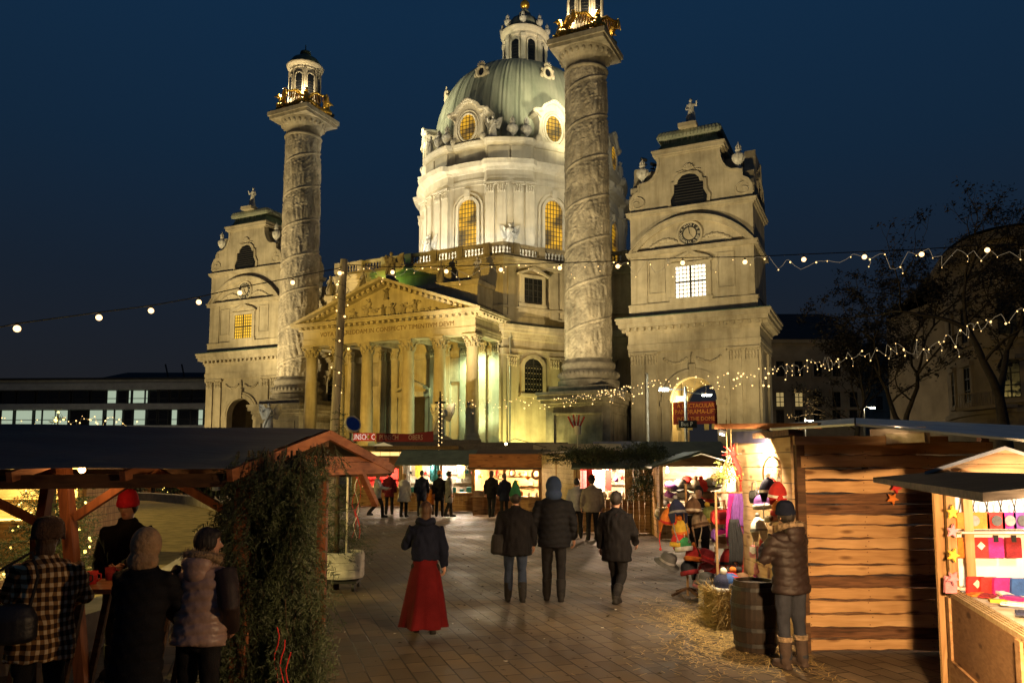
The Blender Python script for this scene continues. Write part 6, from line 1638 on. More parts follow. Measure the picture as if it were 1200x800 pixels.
m=MB(); v=[tuple(G(s,o,z)) for (s,o,z) in ((-.35,.5,1.955),(3.4,.62,1.955),(3.4,-.05,2.035),(-.30,-.05,2.015))]; v2=[tuple(Vector(p)-Vector((0,0,.045))) for p in v]; m.add(v+v2,[(0,1,2,3),(7,6,5,4),(0,4,5,1),(1,5,6,2),(2,6,7,3),(3,7,4,0)]); m.build('awning',wood('wet_grey_boards',(.075,.06,.048),(.03,.025,.02),2,0,.75,.3),gs)
# gable boards and roof
gx0,gx1,ga=at(1071,550,6.8).x-P0.x,at(1255,552,6.8).x-P0.x,at(1163,523,6.8); gxa=ga.x-P0.x
for k,(z0,z1) in enumerate(((1.99,2.08),(2.083,2.17),(2.173,2.24))):
    zt=ga.z; f0=(zt-z0)/(zt-2.02); f1=max(0,(zt-z1)/(zt-2.02)); m=MB(); L=gxa-gx0-.05;R=gx1-gxa-.05
    f0=min(f0,1.0); m.extr([(gxa-L*f0,z0),(gxa+R*f0,z0),(gxa+R*f1,z1),(gxa-L*f1,z1)] if f1>0 else [(gxa-L*f0,z0),(gxa+R*f0,z0),(gxa,zt-.02)],-.06,-.03); m.build('gable_board',M_WOOD,gs)
m=MB(); m.extr([(gx0,2.015),(gxa,ga.z),(gx1,2.01),(gx1,1.985),(gxa,ga.z-.03),(gx0,1.99)],-.12,.6,fn=lambda a_,b_,c_:(a_+.72*(b_+.12),b_,c_)); m.build('roof',mat('pale_roof_trim',(.42,.38,.33),.5,(4,.3)),gs)
b=MB(); b.ell(tuple(Vector((.9,-.5,1.84))),.03,8,6); b.build('light_bulb',M_BULB2,gs)
lamp('pouch_stall_light','POINT',P0+Vector((.62,-.62,1.80)),42,(1,.80,.60),None,.06)
lamp('awning_fill','POINT',(2.5,3.6,1.80),300,(1,.62,.30),None,.09)  # added fill beside the awning bulb, brightening the people on the left
b=MB(); q=Vector((2.55,3.6,1.86))-P0; b.ell(tuple(q),.04,10,8); b.tube([tuple(q+Vector((0,0,.04))),tuple(q+Vector((0,0,.10)))],.012,5); b.build('light_bulb',M_BULB2,gs)
lamp('awning_light','SPOT',(2.55,3.6,1.84),1750,(1,.62,.29),(3.7,9.0,.4),.09,150,.35)
def pouch_mb(w,h,d=.03):
    m=MB(); m.extr([(-w/2,0),(w/2,0),(w/2*.98,h*.9),(w/2*.9,h),(-w/2*.9,h),(-w/2*.98,h*.9)],-d/2,d/2); return m
def pouch(c,c2,x,z,w,h,label,kind='felt_pouch',y=-.08,rot=(0,0,0),deco='disc',grp='felt pouches in the right hand stall'):
    m=pouch_mb(w,h); o=m.build(kind,C_(c),None,P0+Vector((x,y,z))); o.rotation_euler=rot; tag(o,label,'pouch',grp)
    d=MB()
    if deco=='disc': d.lathe([(0,0),(h*.33,0),(h*.33,.006),(0,.006)],seg=18); dd=d.build('badge',C_(c2),o,(0,-.024,h*.5)); dd.rotation_euler=(pi/2,0,0)
    elif deco=='tab': d.box(-.02,.02,-.022,-.016,h*.78,h*1.12); d.build('tab',C_(c2),o)
    elif deco=='tag': d.obox((0,-.02,h*.6),(.05,.004,.05),(0,.78,0)); d.build('price_tag',M_WHITE,o)
    return o
for i,(c,c2,x0,x1) in enumerate([('orange','grey',1121,1158),('red','dark grey',1156,1176),('magenta','grey',1174,1189),('purple','dark grey',1187,1206)]):
    a=at(x0,619,6.65);b=at(x1,600,6.65); pouch(c,c2,(a.x+b.x)/2-P0.x,a.z,b.x-a.x,b.z-a.z,f'large {c} felt pouch with a {c2} disc in the top row',y=-.1)
for i,(c,c2,x0,x1) in enumerate([('orange','black',1126,1143),('red','white',1144,1161),('magenta','black',1162,1179),('dark red','black',1183,1200)]):
    a=at(x0,654,6.65);b=at(x1,630,6.65); pouch(c,c2,(a.x+b.x)/2-P0.x,a.z,b.x-a.x,b.z-a.z,f'{c} felt pouch with {c2} {"price tag" if c2=="white" else "tab"} hanging in the middle row',y=-.05,deco='tag' if c2=='white' else 'tab')
for i,(c,x0,x1) in enumerate([('pink',1119,1128),('red',1143,1160),('red',1156,1172),('magenta',1169,1188),('blue',1187,1204)]):
    a=at(x0,694,6.5);b=at(x1,678,6.5); pouch(c,'black',(a.x+b.x)/2-P0.x,CZ+.022,b.x-a.x+.03,.14,f'{c} felt pouch standing {("first","second","third","fourth","fifth")[i]} from the left along the back of the white counter',y=-.12-.03*i,rot=(.1,0,0),deco='tag' if i==1 else '')
for i,(c,px,py) in enumerate([('orange',1146,697),('dark red',1157,699),('white',1177,697),('purple',1190,702),('yellow',1172,707),('white',1130,692),('navy',1199,722),('magenta',1186,706),('white',1187,713)]):
    p=gnd(px,py,CZ+.03); m=MB(); m.obox((0,0,0),(.15,.09,.014)); m.obox((.02,.01,.012),(.11,.07,.008)); o=m.build('glove_pair',C_(c),None,(p.x,p.y,CZ+.032+.004*i)); o.rotation_euler=(0,0,i*.7); tag(o,f'{c} folded felt gloves lying {("at the left end","behind the first","in the middle","at the far right","near the front edge","beside the post","at the front corner","next to the purple pair","under the yellow pair")[i]} on the white counter','gloves','folded gloves on the counter')
for i,(c,px,py) in enumerate([('yellow',1116,600),('pink',1116,622),('yellow',1117,650),('pink',1117,677)]):
    p=at(px,py,6.55); o=star_mb(.062,.02).build('felt_star',C_(c),None,p); o.rotation_euler=(0,.2*i,.2); tag(o,f'{c} felt star {("top","second","third","lowest")[i]} on the corner post of the pouch stall','star','felt stars on the post')
for i,(c,px,py) in enumerate([('red',1050,571),('orange',1046,584)]):
    p=at(px,py,8.55); o=star_mb(.07,.02).build('felt_star',C_(c),None,p); o.rotation_euler=(0,.5,0); tag(o,f'{c} felt star dangling before the rough plank wall','star','felt stars on the plank wall')
# ================================================================== shelter on the left
sl=thing('drinking_shelter','open timber drinking shelter with dark felt roof on the left','shelter',(-2.6,8.2,0))
so_=sl.location
RA,RB=Vector((-1.97,8.2,2.44)),Vector((-9.0,5.6,2.44))        # ridge, right to left
NA,NB=Vector((-2.30,6.25,2.05)),Vector((-8.6,4.9,2.02))
FA,FB=Vector((-1.62,10.4,2.06)),Vector((-9.4,7.6,2.06))
def shp(P,th,m,name):
    q=MB(); P=[Vector(p)-so_ for p in P]; n=len(P); q.add([tuple(p) for p in P]+[tuple(p-Vector((0,0,th))) for p in P],[tuple(range(n)),tuple(range(2*n-1,n-1,-1))]+[(i,(i+1)%n,n+(i+1)%n,n+i) for i in range(n)]); return q.build(name,m,sl)
def slope(A,B,C,D,name,seed):
    """felt laid in sagging, rippled strips between ridge A-B and eave C-D"""
    nu,nv=60,14; r=random.Random(seed); v=[];f=[]
    for i in range(nu+1):
        for j in range(nv+1):
            u=i/nu; w=j/nv; p=A.lerp(B,u).lerp(C.lerp(D,u),w)-so_
            z=.006*sin(u*23+w*4)+.004*sin(w*19+u*3)-.02*sin(pi*w)*abs(sin(u*pi*6))
            if abs((j%4))<1 and 0<j<nv: z+=.012
            v.append((p.x,p.y,p.z+z))
    for i in range(nu):
        for j in range(nv): a=i*(nv+1)+j; f.append((a,a+1,a+nv+2,a+nv+1))
    m=MB(); m.add(v,f,0,True); o=m.build(name,M_TARP,sl); return o
slope(RA+Vector((0,0,.01)),RB+Vector((0,0,.01)),NA,NB,'roof',1); slope(RA+Vector((0,0,.01)),RB+Vector((0,0,.01)),FA,FB,'roof',2)
def sb(a,b,w,h,m=M_REDWOOD,name='beam',up=(0,0,1)):
    q=MB(); q.beam(Vector(a)-so_,Vector(b)-so_,w,h,0,up); return q.build(name,m,sl)
M_RAFTER=wood('orange_rafter',(.42,.17,.07),(.26,.09,.035),2,1)
dn=Vector((0,0,-.06))
sb(NA+dn,RA+dn+Vector((0,0,.01)),.05,.10,M_RAFTER,'barge_board'); sb(RA+dn+Vector((0,0,.01)),FA+dn,.05,.10,M_RAFTER,'barge_board')
sb(NA.lerp(FA,.33)+Vector((.02,0,-.02)),FA+Vector((-.03,-.1,-.04)),.05,.14,M_RAFTER,'tie_beam'); sb(NA.lerp(FA,.33)+Vector((-.03,.1,.08)),NA.lerp(FA,.97)+Vector((-.03,0,.07)),.05,.06,M_RAFTER,'tie_beam')
sb(NA+Vector((-.05,.12,-.10)),NB+Vector((0,.12,-.10)),.09,.11,M_DARKWOOD,'eave_beam'); sb(FA+Vector((-.05,-.12,-.10)),FB+Vector((0,-.12,-.10)),.09,.11,M_DARKWOOD,'eave_beam'); sb(RA+Vector((0,0,-.12)),RB+Vector((0,0,-.12)),.08,.12,M_DARKWOOD,'ridge_beam')
for k in range(1,8):
    t=k/8; sb(RA.lerp(RB,t)+dn,NA.lerp(NB,t)+dn,.05,.08,M_RAFTER,'rafter'); sb(RA.lerp(RB,t)+dn,FA.lerp(FB,t)+dn,.05,.08,M_RAFTER,'rafter')
def pp(px,py,Y): return at(px,py,Y)
Y1=6.9
sb(pp(75,546,Y1),pp(97,800,Y1),.09,.11,M_REDWOOD,'post',(0,1,0)); sb(pp(60,546,Y1+.5),pp(45,640,Y1+.5),.08,.11,M_REDWOOD,'post',(0,1,0)); sb(pp(45,630,Y1+.5),pp(40,800,Y1+.5),.10,.10,M_DARKWOOD,'post',(0,1,0))
sb(pp(88,606,Y1),pp(176,548,Y1),.07,.07,M_REDWOOD,'brace'); sb(pp(178,548,Y1+.2),pp(275,604,Y1+.2),.07,.07,M_REDWOOD,'brace'); sb(pp(45,612,Y1+.3),pp(-30,575,Y1+.3),.07,.07,M_REDWOOD,'brace')
sb((-2.28,6.55,0),(-2.28,6.55,2.1),.12,.12,M_REDWOOD,'post'); sb((-2.38,9.7,0),(-2.38,9.7,2.1),.11,.11,M_REDWOOD,'post'); sb((-1.8,10.15,1.55),(-1.9,9.3,2.12),.07,.08,M_RAFTER,'brace')
sb((-6.2,8.5,0),(-6.2,8.5,2.05),.11,.11,M_REDWOOD,'post')
lb=MB(); pL=pp(58,549,6.2); lb.ell(tuple(pp(96,550,6.6)-so_),.03,8,6); lb.build('light_bulb',M_LAMPO,sl)
lamp('shelter_light','POINT',pp(96,556,6.55),9,(1,.50,.16),None,.05)
tb=thing('bar_table','high plank bar table with thin dark legs under the shelter','table',(-3.6,6.75,0)); m=MB()
for k in range(4): m.box(-.95,.85,-.30+.15*k,-.155+.15*k,1.01,1.05)
m.build('table_top',M_REDWOODX,tb)
for x in (-.75,-.05,.7):
    for y in (-.22,.22): m=MB(); m.beam((x-.12,y,0),(x+.05,y,1.01),.05,.05); m.build('leg',M_DARKWOOD,tb)
def mug(label,px,Y,c,z=1.051):
    p=at(px,700,Y); m=MB(); m.lathe([(0,0),(.036,0),(.042,.05),(.045,.11),(.040,.11),(.037,.01),(0,.01)],seg=16,smooth=True); t=m.build('mug',C_(c),None,(p.x,Y,z)); tag(t,label,'mug')
    h=MB(); h.tube([(.04,0,.09),(.075,0,.085),(.078,0,.045),(.042,0,.025)],.007,5); h.build('handle',C_(c),t)
mug('red mug standing on the bar table beside the plaid jacket',107,6.72,'red'); mug('black mug close by the red one on the bar table',97,6.62,'black'); mug('dark red mug on the table in front of the red beanie',128,6.95,'dark red')
# fir boughs hung over the gable corner
br=[]; r=random.Random(17)
for k in range(330):
    z=r.uniform(.15,2.28); w=.40-.05*abs(z-1)+.06*(z<1.2); cx_=-2.13+.06*sin(z*2.1)
    if z>1.7: cx_+=.12
    x=cx_-.03+r.uniform(-1,1)*w*.92; y=6.75+r.gauss(0,.17); a=r.uniform(0,2*pi)
    br.append(((x,y,z),(cos(a)*.30,sin(a)*.34-.12,-1+r.uniform(-.1,.3)),r.uniform(.36,.66)))
for k in range(40):
    t=r.uniform(0,1); p=NA.lerp(RA,t); br.append(((p.x+r.uniform(-.05,.15),p.y+r.uniform(-.1,.1),p.z-.05-r.uniform(0,.25)),(r.uniform(-.5,.5),r.uniform(-.5,.1),-.8),r.uniform(.25,.45)))
ex=MB(); 
for k in range(7): ex.tube([(-2.3+.07*k,6.7+.04*(k%3),2.2),(-2.33+.08*k,6.68,1.2),(-2.3+.07*k,6.72,.1)],[.012,.010,.006],5)
fir_thing('fir_bough_drape','thick curtain of dark fir boughs hung over the shelter corner','fir boughs',br,17,.9,ex,nl=.036,nw=.0065)
rb_=MB()
for k in range(3):
    rb_.tube([(-1.93+.03*k,6.45-.02*k,.95-.2*k-.06*j+.02*sin(j*1.7)) if False else (-1.93+.05*k+.02*sin(j*1.3+k),6.42,.75-.1*k-.07*j) for j in range(8)],.006,4)
tag(rb_.build('ribbon',C_('red')),'thin red ribbon trailing at the foot of the fir boughs','ribbon')
# planter with a fir and red and white ribbons behind the shelter
pl=thing('round_planter','round pale stone planter on a wheeled trolley behind the fir boughs','planter',(at(402,680,12.9).x,12.9,0))
m=MB(); m.lathe([(0,.2),(.33,.2),(.345,.24),(.345,.33),(.335,.34),(.345,.35),(.345,.45),(.335,.46),(.345,.47),(.345,.58),(.33,.62),(.29,.62),(.28,.52),(0,.52)],seg=40); m.build('tub',mat('pale_planter',(.52,.50,.45),.85,(5,.35),.3,20),pl)
m=MB(); m.box(-.28,.28,-.28,.28,.13,.17); m.build('trolley',M_BLACK,pl)
for x in (-.22,.22):
    for y in (-.22,.22): m=MB(); m.T=Matrix.Translation((x,y,.065))@Matrix.Rotation(pi/2,4,'Y'); m.lathe([(0,-.02),(.065,-.02),(.065,.02),(0,.02)],seg=14); m.build('wheel',M_BLACK,pl)
m=MB(); m.lathe([(.28,.54),(.15,.57),(0,.58)],seg=16); m.build('soil',M_BARK,pl)
px_=pl.location.x
fir_tree('sparse fir tree growing in the round pale planter',px_-.12,12.9,3.0,.62,5,.45,.62,0,'fir_tree',nl=.035,nw=.007)
rp=thing('ribbon_pole','slim white pole wound with red and white ribbons in the planter','pole',(px_+.08,12.75,.56)); m=MB(); m.tube([(0,0,0),(0,0,1.5)],.018,8); m.build('pole',M_WHITE,rp)
for q,c in ((0,'red'),(1,'white'),(2,'red')):
    m=MB(); m.tube([(.06+.09*abs(sin(j*.55+q*1.2))+.04*q,-.03*q,1.5-j*.11) for j in range(12)],[.012+.006*sin(j) for j in range(12)],5,0,True,True,.5); m.build('ribbon',C_(c),rp)

# lit stall and lit fir at the far left
hut('glaring cream lit stall at the far left behind the fir',-12.2,15.6,.1,3.4,2.2,2.15,2.6,.9,[.05,3.3],mroof=M_TARPG,power=900,lcol=(1,.72,.26),over=.5,back=M_PALEWOOD,lampx=.62)
fir_tree('broad fir with yellow fairy lights in front of the glaring stall',at(62,600,12.6).x,12.6,2.9,1.0,9,.35,.35,60,'fir_tree',nl=.045,nw=.011)
# far side of the basin
for i,(px,Y,h,lab) in enumerate([(122,46,2.6,'left small far fir dotted with yellow lights'),(150,48,3.0,'second small far fir dotted with yellow lights'),(205,47,2.7,'third small far fir dotted with yellow lights'),(246,44,3.0,'far fir with yellow lights nearest the fir boughs')]):
    fir_tree(lab+' beyond the basin',at(px,560,Y).x,Y,h,1.0,20+i,.1,.4,46,'fir_tree',nl=.12,nw=.05)
for i,(px,Y,lab) in enumerate([(86,47,'dim far hut behind the basin with one lamp, left'),(165,50,'dim far hut behind the basin between the lit firs'),(222,49,'dim far hut behind the basin beside the fir boughs')]):
    hut(lab,at(px,560,Y).x,Y,0,3.2,2.4,2.1,2.7,.95,[.05,3.1],mroof=M_TARP,power=330,lcol=(1,.66,.3),back=M_PALEWOOD)

# ================================================================== strings of lights
def cable_pts(A,B,sag,n): return [A.lerp(B,i/n)-Vector((0,0,sag*4*(i/n)*(1-i/n))) for i in range(n+1)]
def bulb_string(label,pts_px,cable,icicle,seed):
    t=thing('light_string',label,'light string',cable[0]); o=t.location
    m=MB(); m.tube([p-o for p in cable],.011,5); m.build('cable',M_CABLE,t)
    for p in pts_px:
        s=MB(); s.lathe([(.0,.09),(.022,.09),(.024,.05),(.018,.045)],tuple(p-o),8); s.build('socket',M_BLACK,t)
        b=MB(); b.ell(tuple(p-o),.050,12,8); b.build('bulb',M_BULB,t)
        lamp('bulb_light','POINT',p-Vector((0,0,.0)),BULBW*(1 if p.y>14.9 and p.x>-4 else .9),(1,.62,.28),None,.05)
    return t
BULBW=24
TOP=at(403,310,18)
L_px=[(20,385,11),(116,372,12.4),(177,364,13.6),(233,354,14.8),(281,343,15.9),(343,331,17.1),(398,320,17.9)]
cabL=[at(-70,398,10.2)]+[at(x,y-6,Y) for x,y,Y in L_px]+[TOP]
bulb_string('string of large bulbs running left from the wooden pole',[at(*q) for q in L_px],cabL,False,1)
R_px=[(460,319,18),(523,318,17.8),(587,316,17.6),(656,314,17.4),(724,312,17.1),(800,308,16.8),(873,307,16.5),(942,304,16.2),(1013,301,15.9),(1080,298,15.6),(1157,293,15.3)]
cabR=[TOP]+[at(x,y-6,Y) for x,y,Y in R_px]+[at(1235,287,15)]
bulb_string('string of large bulbs running right from the wooden pole',[at(*q) for q in R_px],cabR,False,2)
def icicles(label,path,step,drop,seed,zig=.5,r_led=.013,dens=1.0,wr=.0045,every=2):
    """fine faintly glowing wire looping below a line, with little lamps"""
    t=thing('icicle_lights',label,'fairy lights',path[0]); o=t.location; r=random.Random(seed)
    w=MB(); led=MB(); tot=[0]
    for a,b in zip(path,path[1:]): tot.append(tot[-1]+(b-a).length)
    def P(s):
        for i in range(len(path)-1):
            if tot[i+1]>=s: return path[i].lerp(path[i+1],(s-tot[i])/(tot[i+1]-tot[i]))
        return path[-1]
    s=0; pts=[]; k=0; leds=[]
    while s<tot[-1]:
        q=P(s); st=step(s/tot[-1]) if callable(step) else step
        d=r.choice([0,.15,.5,.8,1.0,.35])*drop*r.uniform(.5,1.15)
        p=q-Vector((0,0,d))+Vector((r.uniform(-.5,.5)*st,r.uniform(-.05,.05),0)); pts.append(p)
        if k%every==0 or r.random()<.25: leds.append(p-Vector((0,0,.02)))
        if k%4==2 and r.random()<zig:
            e=p+Vector((r.uniform(-.5,.5)*st,0,-r.uniform(.3,.7)*drop)); w.tube([p-o,(p+e)/2-o+Vector((.03,0,0)),e-o],wr,3); leds.append(e)
        s+=st*r.uniform(.6,1.3); k+=1
    # smooth wavy wire
    sp=[Vector(v) for v in (spline([tuple(p) for p in pts],2))]
    w.tube([p-o for p in sp],wr,3,0,False); w.build('wire',M_WIRE,t)
    r.shuffle(leds); led_parts(t,[tuple(p-o) for p in leds],r_led,M_LED); return t
icicles('looping fairy lights hung under the bulbs right of the wooden pole',cabR[0:5],.17,.32,3,.4,.014)
icicles('looping fairy lights hung under the bulbs before the clock tower and the sky',cabR[4:],.16,.34,4,.4,.014)
S2=[at(1230,345,14),at(1160,372,15.5),at(1100,392,17.5),at(1000,412,21),at(900,430,26),at(830,440,30),at(760,446,34),at(700,459,38)]
icicles('lower fairy light garland before the trees on the right',S2[:5],.15,.42,5,.7,.017,wr=.0045)
icicles('lower fairy light garland crossing in front of the church arch',S2[4:],.17,.62,6,.7,.028,wr=.006,every=1)
S3=[at(735,452,37),at(700,458,38),at(650,465,40),at(590,468,42),at(516,462,44)]
icicles('dense fairy light garland crossing the foot of the nearer carved column',S3[:3],.11,.45,7,.7,.024,wr=.007,every=1)
icicles('far fairy light garland ending at the slim column of lights',S3[2:],.2,.75,8,.8,.028,wr=.004,every=1)
# wooden pole carrying the strings
wp=thing('wooden_pole','tall weathered wooden pole wound with fairy lights carrying the bulb strings','pole',(TOP.x-.22,18,0)); m=MB(); h=TOP.z+.12
m.tube([(0,0,0),(.1,0,h*.5),(.22,0,h)],[.125,.105,.085],10); m.build('pole',M_GREYWOOD,wp)
w=MB(); LP=[]; r=random.Random(4); pts=[]
for k in range(110):
    z=h-.05-k*.030; a=k*.55; rr=.13+.05*r.random(); x=.22-.2*(h-z)/h; p=Vector((x+rr*cos(a),rr*sin(a),z)); pts.append(p)
    if k%5==0: q=p+Vector((r.uniform(-.1,.1),-.02,0)); LP.append(tuple(q))
w.tube(pts,.006,3); w.build('wire',M_CABLE,wp); led_parts(wp,LP,.022,M_LED)
garl=[at(-40,486,70),at(40,492,70),at(110,486,70),at(160,492,70)]
icicles('far garland of tiny lights low before the office building',garl,.30,1.0,12,.5,.05,wr=.006,every=1)
# slim column of lights with a cross-shaped finial far behind
cl_=thing('light_column','slim pole wound with small yellow lights and topped by a cross','pole',(at(515,560,41).x,41,0)); h=at(515,466,41).z; m=MB(); m.tube([(0,0,0),(0,0,h)],.07,7); m.box(-.3,.3,-.04,.04,h-.30,h-.2); m.box(-.04,.04,-.04,.04,h,h+.35); m.build('pole',M_BLACK,cl_)
led_parts(cl_,[(.11*cos(k*2.1),.11*sin(k*2.1)-.03,h-.1-k*.085) for k in range(56)],.030,M_LED)
# angel statues flanking the church steps
def angel(label,u,t,sc,rot,z0):
    p=cw(u,t,0); a=thing('angel_statue',label,'statue',p,-TH+rot); m=MB(); steps(m,-.9,.9,-.9,.9,[(0,.5,.2),(.5,z0-.3,0),(z0-.3,z0,.15)]); m.build('pedestal',M_STONE,a)
    f=put(ST_ME[2],'figure',a,(0,0,z0+.2*sc),0,sc); return a
M_W2=mat('white_marble',(.72,.70,.64),.6,(2,.2),.2,9)
angel('white angel statue on a pedestal at the left of the church steps',-9.9,11.5,1.1,.5,4.6); angel('pale angel statue holding up a cross right of the church steps',8.44,12,1.15,0,3.9)
lamp('statue_flood','SPOT',cw(-13,20,2.5),1500,(1,.9,.6),cw(-9.9,11.5,6),.2,30,.6)

# added lamps under the back eave to brighten the straw of the basin
for i,(x,y,lab) in enumerate([(-6.3,9.4,'first'),(-4.2,10.0,'second')]):
    b=MB(); b.ell((x-so_.x,y-so_.y,1.93),.04,8,6); b.build('light_bulb',M_BULB2,sl)
    lamp('basin_fill_light','SPOT',(x,y+.15,1.93),300,(1,.74,.24),(x-3.5,y+14,0),.08,150,.6)

mt=thing('lamp_mast','tall lamp mast with a yellow floodlight beside the straw basin','lamp mast',(-29,21,0)); m=MB(); m.tube([(0,0,0),(0,0,8.2)],[.12,.07],8); m.build('pole',M_METAL,mt); m=MB(); m.obox((.25,0,8.1),(.5,.3,.14),(0,.5,0)); m.build('lamp_head',M_LAMPO2,mt)
lamp('mast_light','SPOT',(-28.4,21,7.9),14000,(1,.72,.20),(-10,22,0),.2,100,.6)

# dead leaves and scraps trodden over the paving
m=MB(); r=random.Random(77)
for k in range(900):
    y=r.uniform(5,34); x=r.uniform(-.32,.26)*y+r.gauss(0,.3); a=r.uniform(0,6.28); s_=r.uniform(.012,.035); z=.006
    m.add([(x+s_*cos(a),y+s_*sin(a),z),(x+s_*.6*cos(a+1.5),y+s_*.6*sin(a+1.5),z+r.uniform(0,.012)),(x-s_*cos(a),y-s_*sin(a),z),(x+s_*.6*cos(a-1.5),y+s_*.6*sin(a-1.5),z+r.uniform(0,.012))],[(0,1,2,3)],0 if r.random()<.9 else 1)
tag(m.build('fallen_leaves',[M_LEAF,M_WHITE]),kind='stuff')

for x,y in ((-25.5,43.5),(-20.5,42.5),(-16.5,41.5)): lamp('far_fill_light','POINT',(x,y,2.9),230,(1,.66,.26),None,.1)  # added lights on poles to brighten the far crowd and huts
for i,(x,y) in enumerate(((-25.5,43.5),(-20.5,42.5),(-16.5,41.5))):
    b=MB(); b.tube([(0,0,0),(0,0,3.0)],.03,6); o=b.build('added_lamp_pole',M_BLACK,None,(x,y,0)); tag(o,('left','middle','right')[i]+' added thin pole with a bare bulb lighting the crowd beyond the basin','lamp'); b=MB(); b.ell((0,-.06,2.95),.06,8,6); b.build('light_bulb',M_BULB2,o)
# ================================================================== people
def cloth(name,c,rough=.85,c2=None,bump=.35,bs=90,sheen=0): return mat(name,c,rough,(3,.3),bump,bs,col2=c2,spec=.06)
M_SKIN=mat('skin',(.50,.27,.18),.55,(5,.12)); M_LIP=mat('lips',(.38,.12,.09),.5,(5,.1)); M_EYE=mat('eye',(.03,.02,.015),.2,(5,.1)); M_EYEW=mat('eye_white',(.7,.66,.6),.3,(5,.1))
HAIR={k:mat('hair_'+k,c,.6,(14,.5),.6,60,stretch=(1,1,.15)) for k,c in dict(brown=(.06,.03,.015),blond=(.36,.23,.09),dark=(.018,.013,.01),grey=(.25,.24,.22)).items()}
M_FUR=mat('fur_trim',(.34,.24,.14),.95,(22,.6),1.0,80)
M_BOOT=mat('dark_leather_boot',(.011,.009,.008),.8,(5,.3),.2,30)
def plaid():
    m=bpy.data.materials.new('plaid_wool'); m.use_nodes=True; nt=m.node_tree;N=nt.nodes;L=nt.links;b=N['Principled BSDF']; b.inputs['Roughness'].default_value=.95; b.inputs['Specular IOR Level'].default_value=.1
    tc=N.new('ShaderNodeTexCoord'); sp=N.new('ShaderNodeSeparateXYZ'); nz=N.new('ShaderNodeTexNoise'); nz.inputs['Scale'].default_value=4
    ad=N.new('ShaderNodeVectorMath'); ad.operation='MULTIPLY_ADD'; L.new(nz.outputs['Color'],ad.inputs[0]); ad.inputs[1].default_value=(.05,.05,.05); L.new(tc.outputs['Object'],nz.inputs[0]); L.new(tc.outputs['Object'],ad.inputs[2]); L.new(ad.outputs[0],sp.inputs[0])
    outs=[]
    xy=N.new('ShaderNodeMath'); xy.operation='ADD'; L.new(sp.outputs['X'],xy.inputs[0]); my=N.new('ShaderNodeMath'); my.operation='MULTIPLY'; my.inputs[1].default_value=.8; L.new(sp.outputs['Y'],my.inputs[0]); L.new(my.outputs[0],xy.inputs[1])
    for src,per in ((xy.outputs[0],.062),(sp.outputs['Z'],.07)):
        d=N.new('ShaderNodeMath'); d.operation='DIVIDE'; L.new(src,d.inputs[0]); d.inputs[1].default_value=per
        f=N.new('ShaderNodeMath'); f.operation='FRACT'; L.new(d.outputs[0],f.inputs[0]); g=N.new('ShaderNodeMath'); g.operation='GREATER_THAN'; L.new(f.outputs[0],g.inputs[0]); g.inputs[1].default_value=.55; outs.append(g)
    s=N.new('ShaderNodeMath'); s.operation='ADD'; L.new(outs[0].outputs[0],s.inputs[0]); L.new(outs[1].outputs[0],s.inputs[1])
    h=N.new('ShaderNodeMath'); h.operation='DIVIDE'; L.new(s.outputs[0],h.inputs[0]); h.inputs[1].default_value=2
    rp=N.new('ShaderNodeValToRGB'); rp.color_ramp.interpolation='CONSTANT'; e=rp.color_ramp.elements; e[0].color=(.035,.02,.012,1); e[1].position=.75; e[1].color=(.62,.48,.28,1); k=e.new(.3); k.color=(.22,.12,.05,1)
    L.new(h.outputs[0],rp.inputs[0]); L.new(rp.outputs[0],b.inputs['Base Color']); return m
M_PLAID=plaid()
def loft(mb,rings,T=None,seg=16,mi=0):
    v=[]
    for (cx,cy,cz,rx,ry) in rings:
        for k in range(seg):
            a=2*pi*k/seg; p=Vector((cx+rx*cos(a),cy+ry*sin(a),cz)); v.append(tuple(T(p) if T else p))
    n=len(rings); f=[(i*seg+k,i*seg+(k+1)%seg,(i+1)*seg+(k+1)%seg,(i+1)*seg+k) for i in range(n-1) for k in range(seg)]
    f+= [tuple(range(seg-1,-1,-1)),tuple(range((n-1)*seg,n*seg))]
    mb.add(v,f,mi,True)
